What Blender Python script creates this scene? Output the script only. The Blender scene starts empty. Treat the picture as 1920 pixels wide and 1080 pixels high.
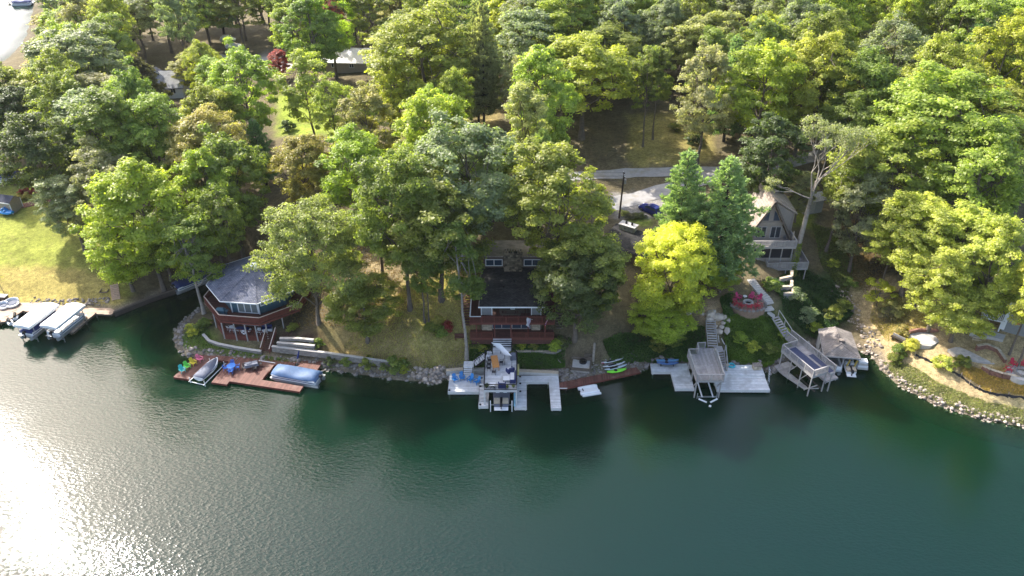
import bpy, math, random
import numpy as np
from mathutils import Vector, Matrix

# ------------------------------------------------------------------ camera, sky, sun, exposure
SC = bpy.context.scene
COL = SC.collection
PITCH = math.radians(33.0)
SP, CP = math.sin(PITCH), math.cos(PITCH)
CAMZ, FPX = 73.0, 1500.0

cam_d = bpy.data.cameras.new('camera')
cam_d.sensor_width = 36.0
cam_d.lens = 36.0 * FPX / 1920.0
cam_d.clip_start = 1.0
cam_d.clip_end = 6000.0
cam = bpy.data.objects.new('camera', cam_d)
COL.objects.link(cam)
cam.location = (0, 0, CAMZ)
cam.rotation_euler = (math.radians(90) - PITCH, 0, 0)
SC.camera = cam

SUN_AZ, SUN_EL = math.radians(46.0), math.radians(41.5)      # azimuth counted from +Y towards -X
SUN = Vector((-math.sin(SUN_AZ) * math.cos(SUN_EL), math.cos(SUN_AZ) * math.cos(SUN_EL), math.sin(SUN_EL)))
world = bpy.data.worlds.new('World')
SC.world = world
world.use_nodes = True
wn, wl = world.node_tree.nodes, world.node_tree.links
sky = wn.new('ShaderNodeTexSky')
sky.sky_type = 'NISHITA'
sky.sun_disc = False
sky.sun_elevation = SUN_EL
sky.sun_rotation = -SUN_AZ
sky.dust_density = 3.5
sky.air_density = 1.0
wl.new(sky.outputs[0], wn['Background'].inputs[0])
wn['Background'].inputs[1].default_value = 0.15
sun_d = bpy.data.lights.new('sun', 'SUN')
sun_d.energy = 3.6
sun_d.angle = math.radians(0.5)
sun_d.color = (1.0, 0.95, 0.86)
sun = bpy.data.objects.new('sun', sun_d)
COL.objects.link(sun)
sun.rotation_euler = SUN.to_track_quat('Z', 'Y').to_euler()
SC.view_settings.view_transform = 'Standard'
SC.view_settings.look = 'None'
SC.view_settings.gamma = 1.0
SC.view_settings.exposure = 1.55
SC.view_settings.use_curve_mapping = False
SC.cycles.max_bounces = 8
SC.cycles.diffuse_bounces = 3
SC.cycles.transparent_max_bounces = 8
SC.cycles.sample_clamp_indirect = 6.0

rnd = random.Random(11)
nrg = np.random.default_rng(5)


def P(px, py, z=0.0):
    """world point at height z that photograph pixel (px, py) shows"""
    u, v = (px - 960) / FPX, (py - 540) / FPX
    t = (CAMZ - z) / (SP + CP * v)
    return Vector((u * t, (CP - SP * v) * t, z))


def project(x, y, z):
    d = y * CP + (CAMZ - z) * SP
    return 960 + FPX * x / d, 540 + FPX * (-y * SP + (CAMZ - z) * CP) / d, FPX / d


# ------------------------------------------------------------------ mesh builder
class MB:
    def __init__(s):
        s.v, s.f = [], []

    def add(s, vs, fs):
        n = len(s.v)
        s.v += [tuple(p) for p in vs]
        s.f += [tuple(i + n for i in q) for q in fs]
        return s

    def box(s, c, d, rz=0.0, top=None):
        x, y, z = d[0] / 2, d[1] / 2, d[2] / 2
        tx, ty = (x, y) if top is None else (top[0] / 2, top[1] / 2)
        co, si = math.cos(rz), math.sin(rz)
        vs = []
        for (a, b, e) in ((-x, -y, -z), (x, -y, -z), (x, y, -z), (-x, y, -z), (-tx, -ty, z), (tx, -ty, z), (tx, ty, z), (-tx, ty, z)):
            vs.append((c[0] + a * co - b * si, c[1] + a * si + b * co, c[2] + e))
        return s.add(vs, [(0, 3, 2, 1), (4, 5, 6, 7), (0, 1, 5, 4), (1, 2, 6, 5), (2, 3, 7, 6), (3, 0, 4, 7)])

    def hexa(s, a, b):
        """two quads, bottom then top"""
        return s.add(list(a) + list(b), [(0, 3, 2, 1), (4, 5, 6, 7), (0, 1, 5, 4), (1, 2, 6, 5), (2, 3, 7, 6), (3, 0, 4, 7)])

    def bar(s, p, q, w, h=None):
        h = h or w
        p, q = Vector(p), Vector(q)
        d = (q - p).normalized()
        up = Vector((0, 0, 1)) if abs(d.z) < 0.95 else Vector((0, 1, 0))
        a = d.cross(up).normalized() * (w / 2)
        b = a.cross(d).normalized() * (h / 2)
        return s.hexa([p - a - b, p + a - b, p + a + b, p - a + b], [q - a - b, q + a - b, q + a + b, q - a + b])

    def tube(s, pts, rads, n=6, cap=True):
        pts = [Vector(p) for p in pts]
        if not hasattr(rads, '__len__'):
            rads = [rads] * len(pts)
        vs, fs = [], []
        for i, p in enumerate(pts):
            d = (pts[min(i + 1, len(pts) - 1)] - pts[max(i - 1, 0)]).normalized()
            up = Vector((0, 0, 1)) if abs(d.z) < 0.9 else Vector((0, 1, 0))
            a = d.cross(up).normalized()
            b = a.cross(d).normalized()
            for k in range(n):
                t = 2 * math.pi * k / n
                vs.append(p + (a * math.cos(t) + b * math.sin(t)) * rads[i])
        for i in range(len(pts) - 1):
            for k in range(n):
                k2 = (k + 1) % n
                fs.append((i * n + k, i * n + k2, (i + 1) * n + k2, (i + 1) * n + k))
        if cap:
            fs.append(tuple(range(n)))
            fs.append(tuple((len(pts) - 1) * n + k for k in reversed(range(n))))
        return s.add(vs, fs)

    def prism(s, poly, z0, z1):
        n = len(poly)
        ar = sum(poly[i][0] * poly[(i + 1) % n][1] - poly[(i + 1) % n][0] * poly[i][1] for i in range(n))
        if ar < 0:
            poly = poly[::-1]
        vs = [(p[0], p[1], z0) for p in poly] + [(p[0], p[1], z1) for p in poly]
        fs = [tuple(reversed(range(n))), tuple(range(n, 2 * n))]
        fs += [(i, (i + 1) % n, n + (i + 1) % n, n + i) for i in range(n)]
        return s.add(vs, fs)

    def loft(s, secs, cap=True, closed=True):
        n = len(secs[0])
        vs = [p for sec in secs for p in sec]
        fs = []
        for i in range(len(secs) - 1):
            for k in range(n if closed else n - 1):
                k2 = (k + 1) % n
                fs.append((i * n + k, i * n + k2, (i + 1) * n + k2, (i + 1) * n + k))
        if cap:
            fs.append(tuple(reversed(range(n))))
            fs.append(tuple((len(secs) - 1) * n + k for k in range(n)))
        return s.add(vs, fs)

    def lathe(s, prof, n=12, c=(0, 0, 0)):
        secs = [[(c[0] + r * math.cos(2 * math.pi * k / n), c[1] + r * math.sin(2 * math.pi * k / n), c[2] + z) for k in range(n)] for r, z in prof]
        return s.loft(secs)

    def torus(s, c, R, r, n=16, m=6, axis='z'):
        secs = []
        for i in range(n + 1):
            a = 2 * math.pi * i / n
            sec = []
            for k in range(m):
                b = 2 * math.pi * k / m
                x, y, z = (R + r * math.cos(b)) * math.cos(a), (R + r * math.cos(b)) * math.sin(a), r * math.sin(b)
                if axis == 'y':
                    y, z = z, y
                sec.append((c[0] + x, c[1] + y, c[2] + z))
            secs.append(sec)
        return s.loft(secs, cap=False)

    def rock(s, c, r, g, sq=0.7):
        t = (1 + 5 ** .5) / 2
        base = [(-1, t, 0), (1, t, 0), (-1, -t, 0), (1, -t, 0), (0, -1, t), (0, 1, t), (0, -1, -t), (0, 1, -t), (t, 0, -1), (t, 0, 1), (-t, 0, -1), (-t, 0, 1)]
        fs = [(0, 11, 5), (0, 5, 1), (0, 1, 7), (0, 7, 10), (0, 10, 11), (1, 5, 9), (5, 11, 4), (11, 10, 2), (10, 7, 6), (7, 1, 8), (3, 9, 4), (3, 4, 2), (3, 2, 6), (3, 6, 8), (3, 8, 9), (4, 9, 5), (2, 4, 11), (6, 2, 10), (8, 6, 7), (9, 8, 1)]
        a = g.uniform(0, 6.3)
        ca, sa = math.cos(a), math.sin(a)
        ex, ey = g.uniform(.75, 1.3), g.uniform(.7, 1.1)
        vs = []
        for b in base:
            k = r / 1.9 * g.uniform(.8, 1.15)
            x, y, z = b[0] * k * ex, b[1] * k * ey, b[2] * k * sq
            vs.append((c[0] + x * ca - y * sa, c[1] + x * sa + y * ca, c[2] + z))
        return s.add(vs, fs)


ABS = {}


def root_of(o):
    while o.parent:
        o = o.parent
    return o


def obj(name, mb, mat, parent=None, label=None, kind=None, smooth=False):
    vs = mb.v
    if parent is not None:
        off = ABS.get(root_of(parent).name)
        if off is not None:
            vs = [(x - off[0], y - off[1], z - off[2]) for x, y, z in vs]
    me = bpy.data.meshes.new(name)
    me.from_pydata(vs, [], mb.f)
    me.validate(verbose=False)
    if smooth:
        me.polygons.foreach_set('use_smooth', [True] * len(me.polygons))
    if mat:
        me.materials.append(mat)
    o = bpy.data.objects.new(name, me)
    COL.objects.link(o)
    if parent is not None:
        o.parent = parent
    if label:
        o['label'] = label
    if kind:
        o['kind'] = kind
    return o


def inst(name, me, parent=None, loc=(0, 0, 0), rz=0.0, label=None):
    """another object on shared mesh data; loc is absolute for things that are built in world coordinates"""
    o = bpy.data.objects.new(name, me)
    COL.objects.link(o)
    if parent is not None:
        off = ABS.get(root_of(parent).name)
        if off is not None:
            loc = (loc[0] - off[0], loc[1] - off[1], loc[2] - off[2])
        o.parent = parent
    o.location = loc
    o.rotation_euler = (0, 0, rz)
    if label:
        o['label'] = label
    return o


def tag(o, label, cat, group=None, kind=None):
    if label:
        o['label'] = label
    if cat:
        o['category'] = cat
    if group:
        o['group'] = group
    if kind or cat:
        o['kind'] = kind or 'thing'
    return o


def thing(name, label, cat, loc=(0, 0, 0), rz=0.0, group=None, absolute=False):
    o = bpy.data.objects.new(name, None)
    o.empty_display_size = 0.3
    COL.objects.link(o)
    o.location = loc
    o.rotation_euler = (0, 0, rz)
    tag(o, label, cat, group)
    if absolute:
        ABS[o.name] = tuple(loc)
    return o


def dup(root, loc, rz=None, label=None, group=None, recolor=None):
    r = root.copy()
    COL.objects.link(r)
    r.location = loc
    if rz is not None:
        r.rotation_euler = (0, 0, rz)
    if label:
        r['label'] = label
    if group:
        r['group'] = group

    def rec(src, dst):
        for ch in list(src.children):
            c = ch.copy()
            COL.objects.link(c)
            c.parent = dst
            if recolor:
                c.color = recolor
            rec(ch, c)
    rec(root, r)
    return r


def paint(o, col):
    o.color = (*col, 1.0)
    for c in o.children_recursive:
        c.color = (*col, 1.0)


# ------------------------------------------------------------------ materials
MATS = {}


def mat(name, col, rough=0.7, var=0.18, scale=2.0, bump=0.0, spec=0.35, metal=0.0, island=0.0, fine=None, stain=None, use_obj_color=False, wet=None):
    if name in MATS:
        return MATS[name]
    m = bpy.data.materials.new(name)
    m.use_nodes = True
    N, L = m.node_tree.nodes, m.node_tree.links
    b = N['Principled BSDF']
    b.inputs['Roughness'].default_value = rough
    b.inputs['Metallic'].default_value = metal
    b.inputs['Specular IOR Level'].default_value = spec
    tc = N.new('ShaderNodeTexCoord')
    no = N.new('ShaderNodeTexNoise')
    no.inputs['Scale'].default_value = scale
    no.inputs['Detail'].default_value = 6
    no.inputs['Roughness'].default_value = 0.65
    L.new(tc.outputs['Object'], no.inputs['Vector'])
    val = N.new('ShaderNodeMapRange')
    val.inputs['From Min'].default_value = 0.25
    val.inputs['From Max'].default_value = 0.75
    val.inputs['To Min'].default_value = 1 - var
    val.inputs['To Max'].default_value = 1 + var
    L.new(no.outputs['Fac'], val.inputs['Value'])
    last = val.outputs[0]
    if island:
        g = N.new('ShaderNodeNewGeometry')
        r = N.new('ShaderNodeMapRange')
        r.inputs['To Min'].default_value = 1 - island
        r.inputs['To Max'].default_value = 1 + island
        L.new(g.outputs['Random Per Island'], r.inputs['Value'])
        mu = N.new('ShaderNodeMath')
        mu.operation = 'MULTIPLY'
        L.new(last, mu.inputs[0])
        L.new(r.outputs[0], mu.inputs[1])
        last = mu.outputs[0]
    vm = N.new('ShaderNodeVectorMath')
    vm.operation = 'SCALE'
    vm.inputs[0].default_value = col
    if use_obj_color:
        oi = N.new('ShaderNodeObjectInfo')
        L.new(oi.outputs['Color'], vm.inputs[0])
    L.new(last, vm.inputs['Scale'])
    out = vm.outputs[0]
    if stain:
        scol, sscale, thr = stain
        n2 = N.new('ShaderNodeTexNoise')
        n2.inputs['Scale'].default_value = sscale
        n2.inputs['Detail'].default_value = 5
        L.new(tc.outputs['Object'], n2.inputs['Vector'])
        mr = N.new('ShaderNodeMapRange')
        mr.inputs['From Min'].default_value = thr
        mr.inputs['From Max'].default_value = thr + 0.15
        L.new(n2.outputs['Fac'], mr.inputs['Value'])
        mx = N.new('ShaderNodeMix')
        mx.data_type = 'RGBA'
        L.new(mr.outputs[0], mx.inputs[0])
        L.new(out, mx.inputs[6])
        mx.inputs[7].default_value = (*scol, 1)
        out = mx.outputs[2]
    L.new(out, b.inputs['Base Color'])
    if bump:
        n3 = N.new('ShaderNodeTexNoise')
        n3.inputs['Scale'].default_value = fine or scale * 5
        n3.inputs['Detail'].default_value = 4
        L.new(tc.outputs['Object'], n3.inputs['Vector'])
        bp = N.new('ShaderNodeBump')
        bp.inputs['Strength'].default_value = bump
        bp.inputs['Distance'].default_value = 0.05
        L.new(n3.outputs['Fac'], bp.inputs['Height'])
        L.new(bp.outputs[0], b.inputs['Normal'])
    MATS[name] = m
    return m


def shingle_mat(name, c1, c2, sx=1.0, stain=None):
    m = bpy.data.materials.new(name)
    m.use_nodes = True
    N, L = m.node_tree.nodes, m.node_tree.links
    b = N['Principled BSDF']
    b.inputs['Roughness'].default_value = 0.9
    b.inputs['Specular IOR Level'].default_value = 0.25
    tc = N.new('ShaderNodeTexCoord')
    br = N.new('ShaderNodeTexBrick')
    br.inputs['Color1'].default_value = (*c1, 1)
    br.inputs['Color2'].default_value = (*c2, 1)
    br.inputs['Mortar'].default_value = (*(x * .55 for x in c1), 1)
    br.inputs['Scale'].default_value = 1.15 * sx
    br.inputs['Mortar Size'].default_value = 0.03
    br.inputs['Bias'].default_value = 0.0
    L.new(tc.outputs['Object'], br.inputs['Vector'])
    no = N.new('ShaderNodeTexNoise')
    no.inputs['Scale'].default_value = 0.8
    no.inputs['Detail'].default_value = 7
    L.new(tc.outputs['Object'], no.inputs['Vector'])
    mr = N.new('ShaderNodeMapRange')
    mr.inputs['From Min'].default_value = .3
    mr.inputs['From Max'].default_value = .7
    mr.inputs['To Min'].default_value = .75
    mr.inputs['To Max'].default_value = 1.3
    L.new(no.outputs['Fac'], mr.inputs['Value'])
    vm = N.new('ShaderNodeVectorMath')
    vm.operation = 'SCALE'
    L.new(br.outputs['Color'], vm.inputs[0])
    L.new(mr.outputs[0], vm.inputs['Scale'])
    L.new(vm.outputs[0], b.inputs['Base Color'])
    bp = N.new('ShaderNodeBump')
    bp.inputs['Strength'].default_value = 0.5
    bp.inputs['Distance'].default_value = 0.03
    L.new(br.outputs['Fac'], bp.inputs['Height'])
    bp.invert = True
    L.new(bp.outputs[0], b.inputs['Normal'])
    return m


def glass_mat(name, col=(.02, .03, .04), rough=.06):
    return mat(name, col, rough=rough, var=.1, spec=.6)


red_board = mat('redwood_board', (.135, .056, .042), rough=.65, var=.22, scale=3, island=.3, stain=((.20, .12, .095), .7, .58))
red_paint = mat('redwood_stain', (.15, .042, .03), rough=.6, var=.2, scale=3, island=.12)
red_floor = mat('dark_redwood_floor', (.10, .042, .032), rough=.7, var=.25, scale=2.5, island=.25)
pale_cap = mat('pale_rail_cap', (.50, .40, .34), rough=.55, var=.2, scale=4)
tan_board = mat('tan_weathered_board', (.42, .30, .22), rough=.75, var=.22, scale=3, island=.2)
grey_board = mat('grey_weathered_board', (.34, .31, .30), rough=.8, var=.2, scale=3, island=.16, stain=((.50, .46, .43), .8, .58))
grey_wood = mat('grey_weathered_wood', (.36, .335, .32), rough=.8, var=.2, scale=4, island=.12)
pale_board = mat('pale_composite_board', (.58, .58, .585), rough=.6, var=.2, scale=1.6, island=.16, stain=((.42, .41, .40), .6, .55))
pale_frame = mat('pale_composite_frame', (.62, .60, .58), rough=.6, var=.1, scale=2)
dark_wood = mat('dark_treated_wood', (.055, .042, .034), rough=.8, var=.25, scale=2)
timber = mat('old_timber', (.12, .095, .075), rough=.85, var=.3, scale=2.5, island=.2)
white_paint = mat('white_paint', (.78, .78, .77), rough=.5, var=.05, scale=2)
offwhite = mat('off_white_plastic', (.74, .74, .75), rough=.35, var=.05)
vinyl_white = mat('white_vinyl_canopy', (.80, .80, .80), rough=.55, var=.05, scale=1.2, bump=.15, fine=2.5)
alu = mat('brushed_aluminium', (.55, .56, .58), rough=.35, var=.12, metal=.8)
black_metal = mat('black_metal', (.012, .012, .014), rough=.45, var=.2)
navy_fabric = mat('navy_fabric', (.022, .035, .13), rough=.75, var=.2, scale=3, bump=.3, fine=3)
blue_cover = mat('blue_boat_cover', (.075, .13, .24), rough=.6, var=.2, scale=2, bump=.4, fine=2.5)
grey_cover = mat('grey_blue_boat_cover', (.14, .15, .19), rough=.8, var=.2, scale=2, bump=.4, fine=3)
teal_wall = mat('teal_siding', (.055, .115, .15), rough=.7, var=.12, scale=3)
tan_siding = mat('tan_siding', (.30, .255, .215), rough=.8, var=.14, scale=3, island=.06)
grey_siding = mat('grey_siding', (.25, .255, .25), rough=.8, var=.12, scale=3)
brown_siding = mat('brown_siding', (.14, .10, .08), rough=.8, var=.2, scale=3)
dark_glass = glass_mat('dark_glass')
blue_glass = glass_mat('blue_glass', (.035, .055, .085))
curtain_glass = glass_mat('curtained_glass', (.20, .22, .21), .1)
shadow_in = mat('dark_interior', (.012, .011, .01), rough=.9, var=.2)
roof_blue = shingle_mat('slate_blue_shingle', (.095, .105, .145), (.175, .18, .22), 1.2)
roof_dark = shingle_mat('charcoal_shingle', (.022, .021, .022), (.055, .052, .05), 1.1)
roof_tan = shingle_mat('tan_shingle', (.30, .245, .205), (.40, .33, .28), 1.0)
roof_brown = shingle_mat('brown_grey_shingle', (.22, .19, .17), (.31, .275, .25), 1.1)
roof_grey = shingle_mat('grey_shingle', (.30, .30, .31), (.38, .38, .39), 1.0)
roof_navy = shingle_mat('navy_shingle', (.045, .05, .075), (.06, .065, .09), 1.0)
chim_stone = mat('brown_field_stone', (.17, .13, .085), rough=.9, var=.35, scale=5, island=.7, bump=.5)
pale_stone = mat('tan_cut_stone', (.46, .38, .28), rough=.9, var=.25, scale=5, island=.3, bump=.3)
grey_stone = mat('grey_stone', (.30, .275, .25), rough=.9, var=.3, scale=4, island=.35, bump=.4)
rip_stone = mat('shore_stone', (.21, .185, .165), rough=.9, var=.3, scale=3, island=.45, bump=.3)
block = mat('grey_retaining_block', (.24, .215, .19), rough=.9, var=.2, scale=4, island=.22)
brick_red = mat('red_brown_brick', (.23, .115, .085), rough=.9, var=.2, scale=4, island=.25)
concrete = mat('pale_concrete', (.46, .43, .40), rough=.85, var=.15, scale=2, stain=((.34, .31, .28), .9, .58))
paver = mat('grey_paver', (.50, .46, .42), rough=.85, var=.15, scale=2.5, island=.14)
rip_tan = mat('tan_shore_stone', (.33, .27, .22), rough=.9, var=.35, scale=2.5, bump=.4, island=.45)
boulder_m = mat('pale_boulder', (.46, .38, .31), rough=.9, var=.25, scale=2.5, bump=.4)
bark = mat('bark', (.135, .108, .085), rough=.95, var=.35, scale=3, bump=.6)
bark_pale = mat('pale_bark', (.30, .26, .22), rough=.95, var=.3, scale=2, bump=.6, stain=((.17, .14, .11), 1.6, .55))
bark_dark = mat('dark_bark', (.05, .038, .03), rough=.95, var=.35, scale=3, bump=.6)
plastic = mat('moulded_plastic', (1, 1, 1), rough=.45, var=.08, use_obj_color=True, spec=.4)
car_paint = mat('deep_blue_car_paint', (.008, .014, .11), rough=.18, var=.05, spec=.7)
rubber = mat('rubber', (.015, .015, .016), rough=.8, var=.2)
blue_carpet = mat('blue_grey_carpet', (.055, .065, .12), rough=.95, var=.2, scale=3, bump=.3)
warm_wood = mat('warm_oiled_wood', (.48, .22, .07), rough=.5, var=.2, scale=5, island=.12)
screen_dark = mat('porch_screen', (.012, .013, .018), rough=.6, var=.2)
black_fabric = mat('black_silt_fabric', (.02, .02, .024), rough=.7, var=.3, scale=2)
# ------------------------------------------------------------------ terrain
SHORE_PX = [(-1200, 606), (-300, 596), (0, 588), (60, 584), (110, 590), (160, 582), (215, 591), (275, 569), (330, 545), (380, 519), (425, 497), (452, 500), (440, 513), (415, 527),
            (395, 547), (375, 577), (345, 601), (325, 626), (330, 652), (352, 668), (400, 674), (500, 686), (600, 690), (640, 696), (700, 706), (760, 713), (815, 718), (838, 712), (838, 699), (1047, 702),
            (1050, 722), (1120, 712), (1190, 699), (1215, 689), (1222, 683), (1300, 690), (1428, 690), (1445, 702), (1462, 690), (1480, 672), (1525, 652), (1600, 652), (1636, 668), (1652, 692), (1685, 722),
            (1750, 757), (1830, 783), (1920, 801), (2100, 842), (2600, 905)]
SHORE = [tuple(P(x, y, 0)[:2]) for x, y in SHORE_PX]
LAND = np.array(SHORE + [(420, 40), (900, 40), (900, 900), (-190, 900), (-179, 311), (-157, 261), (-152, 244), (-151, 231), (-176, 222), (-230, 215), (-330, 200), (-420, 130)])


def seg_dist(x, y, A):
    d = np.full(x.shape, 1e9)
    n = len(A)
    for i in range(n):
        ax, ay = A[i]
        bx, by = A[(i + 1) % n]
        ex, ey = bx - ax, by - ay
        t = np.clip(((x - ax) * ex + (y - ay) * ey) / (ex * ex + ey * ey + 1e-9), 0, 1)
        d = np.minimum(d, np.hypot(x - ax - t * ex, y - ay - t * ey))
    return d


def inside(x, y, A):
    c = np.zeros(x.shape, bool)
    n = len(A)
    for i in range(n):
        ax, ay = A[i]
        bx, by = A[(i + 1) % n]
        cond = ((ay > y) != (by > y))
        xi = (bx - ax) * (y - ay) / ((by - ay) if by != ay else 1e-9) + ax
        c ^= cond & (x < xi)
    return c


CTRL_PX = [(-200, 560, 1.2), (0, 565, 1.0), (0, 500, 2.2), (0, 440, 3.4), (60, 400, 4.2), (0, 340, 5), (100, 330, 5), (150, 560, 1.2), (205, 572, 1.0), (210, 540, 1.6), (190, 480, 2.8), (150, 420, 3.8),
           (260, 530, 1.5), (320, 520, 1.4), (400, 470, 3.2), (370, 640, .9), (440, 655, .8), (500, 670, .7), (600, 672, .8), (410, 600, 1.2), (380, 595, .9),
           (640, 668, 1.1), (640, 655, 1.9), (590, 640, 2.4), (700, 680, 1.0), (700, 650, 2.4), (720, 620, 3.8), (760, 600, 4.8), (780, 700, .8), (800, 650, 2.8), (830, 690, .9), (840, 640, 3.2), (828, 562, 6.3),
           (795, 605, 4.8), (860, 549, 7), (780, 520, 7.5), (750, 480, 8.5), (660, 600, 4.0), (600, 600, 3.6),
           (1090, 683, 1.4), (1130, 660, 2.6), (1078, 636, 3.8), (1113, 676, 1.6), (1040, 650, 2.8), (1040, 680, 1.2), (1160, 640, 3.4), (1200, 650, 2.8), (1190, 690, .6), (1130, 693, .8),
           (1225, 676, .8), (1270, 650, 2.3), (1330, 602, 5.2), (1350, 650, 3.0), (1362, 680, .9), (1420, 680, .9), (1420, 640, 2.8), (1400, 610, 4.5), (1345, 575, 6.1), (1402, 571, 6.2), (1440, 590, 5.4),
           (1462, 618, 4.4), (1490, 600, 4.3), (1480, 640, 2.0), (1300, 560, 6.4), (1500, 560, 5.6),
           (1560, 560, 2.5), (1600, 600, 1.2), (1600, 540, 3.0), (1590, 500, 4.5), (1600, 450, 6.5), (1620, 560, 2.2), (1650, 590, 1.8), (1530, 590, 2.6), (1590, 640, .7), (1640, 655, .8), (1540, 632, 1.0),
           (1660, 620, 1.8), (1700, 580, 3.4), (1690, 560, 4.4), (1655, 530, 5.0), (1720, 620, 2.8), (1760, 660, 2.6), (1700, 690, 1.0), (1760, 720, 1.4), (1830, 680, 2.8), (1830, 740, 1.4), (1900, 690, 3.3),
           (1920, 740, 2.4), (1920, 780, .8), (1880, 640, 4.2), (1800, 600, 4.4), (1900, 600, 5.3), (1750, 500, 7), (1220, 400, 9.4), (1200, 350, 10.2), (1240, 322, 11), (1450, 310, 12), (1170, 405, 9.2), (1250, 250, 12)]
CTRL_W = [(-39, 110, 3.8), (-48, 107, 1.0), (-33, 106, 3.8), (-39, 104, 2.6), (-33, 101, 2.8), (-45, 100, 1.2), (0, 93, 2.7), (-7, 92, 2.5), (7, 92, 2.6), (0, 96, 3.8), (-7, 97, 5), (7, 97, 5.2), (-7, 104, 7.8), (7, 104, 8.2),
          (0, 106, 8.6), (0, 115, 9.3), (-5, 89.8, 1.1), (3, 89.8, 1.0), (3, 91, 1.9), (41, 108, 6.8), (45, 105, 4.8), (47, 109, 4.0), (51, 110, 4.2), (41, 114, 8.4), (38, 118, 9), (45, 118, 8.6), (49, 116, 7.5),
          (-80, 130, 5), (-60, 130, 6), (-40, 130, 7), (-20, 130, 9), (-100, 160, 5.5), (-60, 170, 7.4), (-20, 170, 10), (20, 170, 12.5), (60, 150, 12.5), (60, 180, 14), (100, 130, 11), (100, 180, 16), (150, 180, 18),
          (80, 115, 9), (100, 110, 8), (-60, 118, 3), (-70, 113, 2.2), (-75, 119, 3), (0, 230, 12), (-60, 230, 8), (-110, 220, 5), (-140, 232, 1.8), (-135, 270, 2), (100, 250, 18), (0, 320, 10), (300, 250, 20), (300, 120, 12),
          (-200, 160, 4), (-250, 130, 2.5), (-120, 140, 5), (0, 500, 10), (300, 500, 18), (800, 400, 18), (800, 100, 10), (-150, 600, 5), (0, 880, 12)]
_c = [(*P(a, b, z)[:2], z) for a, b, z in CTRL_PX] + [tuple(map(float, c)) for c in CTRL_W] + [(x, y, .35) for x, y in SHORE]
_c = np.array(_c)
_D = np.hypot(_c[:, 0][:, None] - _c[:, 0][None], _c[:, 1][:, None] - _c[:, 1][None])
_A = -_D - np.eye(len(_c)) * 0.6
_n = len(_c)
_K = np.block([[_A, np.ones((_n, 1))], [np.ones((1, _n)), np.zeros((1, 1))]])
_W = np.linalg.solve(_K, np.concatenate([_c[:, 2], [0]]))


def ground_np(x, y):
    x, y = np.asarray(x, float), np.asarray(y, float)
    sh = x.shape
    x, y = x.ravel(), y.ravel()
    r = np.empty_like(x)
    for s in range(0, len(x), 20000):
        e = slice(s, s + 20000)
        r[e] = -np.hypot(x[e][:, None] - _c[:, 0], y[e][:, None] - _c[:, 1]) @ _W[:-1] + _W[-1]
    d = seg_dist(x, y, LAND)
    ins = inside(x, y, LAND)
    bank = .10 + .55 * (1 - np.exp(-d / .8))
    k = np.clip(d / 6, 0, 1)
    k = k * k * (3 - 2 * k)
    h = bank + np.maximum(r - bank, -.2) * k
    h += .10 * np.sin(x * .9 + 1.3 * np.sin(y * .5)) * np.cos(y * .8 + np.sin(x * .4)) * k
    z = np.where(ins, h, -np.minimum(5.0, .05 + .38 * d))
    return z.reshape(sh)


def ground(x, y):
    return float(ground_np(np.array([x]), np.array([y]))[0])


def G(px, py):
    """the ground point that pixel (px, py) of the photograph shows"""
    z = 4.0
    for _ in range(14):
        p = P(px, py, z)
        z += .7 * (max(ground(p.x, p.y), 0) - z)
    return P(px, py, z)


def Gpoly(pts):
    return np.array([tuple(G(a, b)[:2]) for a, b in pts])


def axis(segs):
    a = []
    for lo, hi, st in segs:
        a += list(np.arange(lo, hi, st))
    return np.array(a + [segs[-1][1]])


gx = axis([(-900, -260, 40), (-260, -100, 4), (-100, 90, .75), (90, 200, 4), (200, 900, 50)])
gy = axis([(20, 76, 6), (76, 142, .7), (142, 215, 1.6), (215, 330, 5), (330, 900, 40)])
GX, GY = np.meshgrid(gx, gy)
GZ = ground_np(GX, GY)

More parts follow.
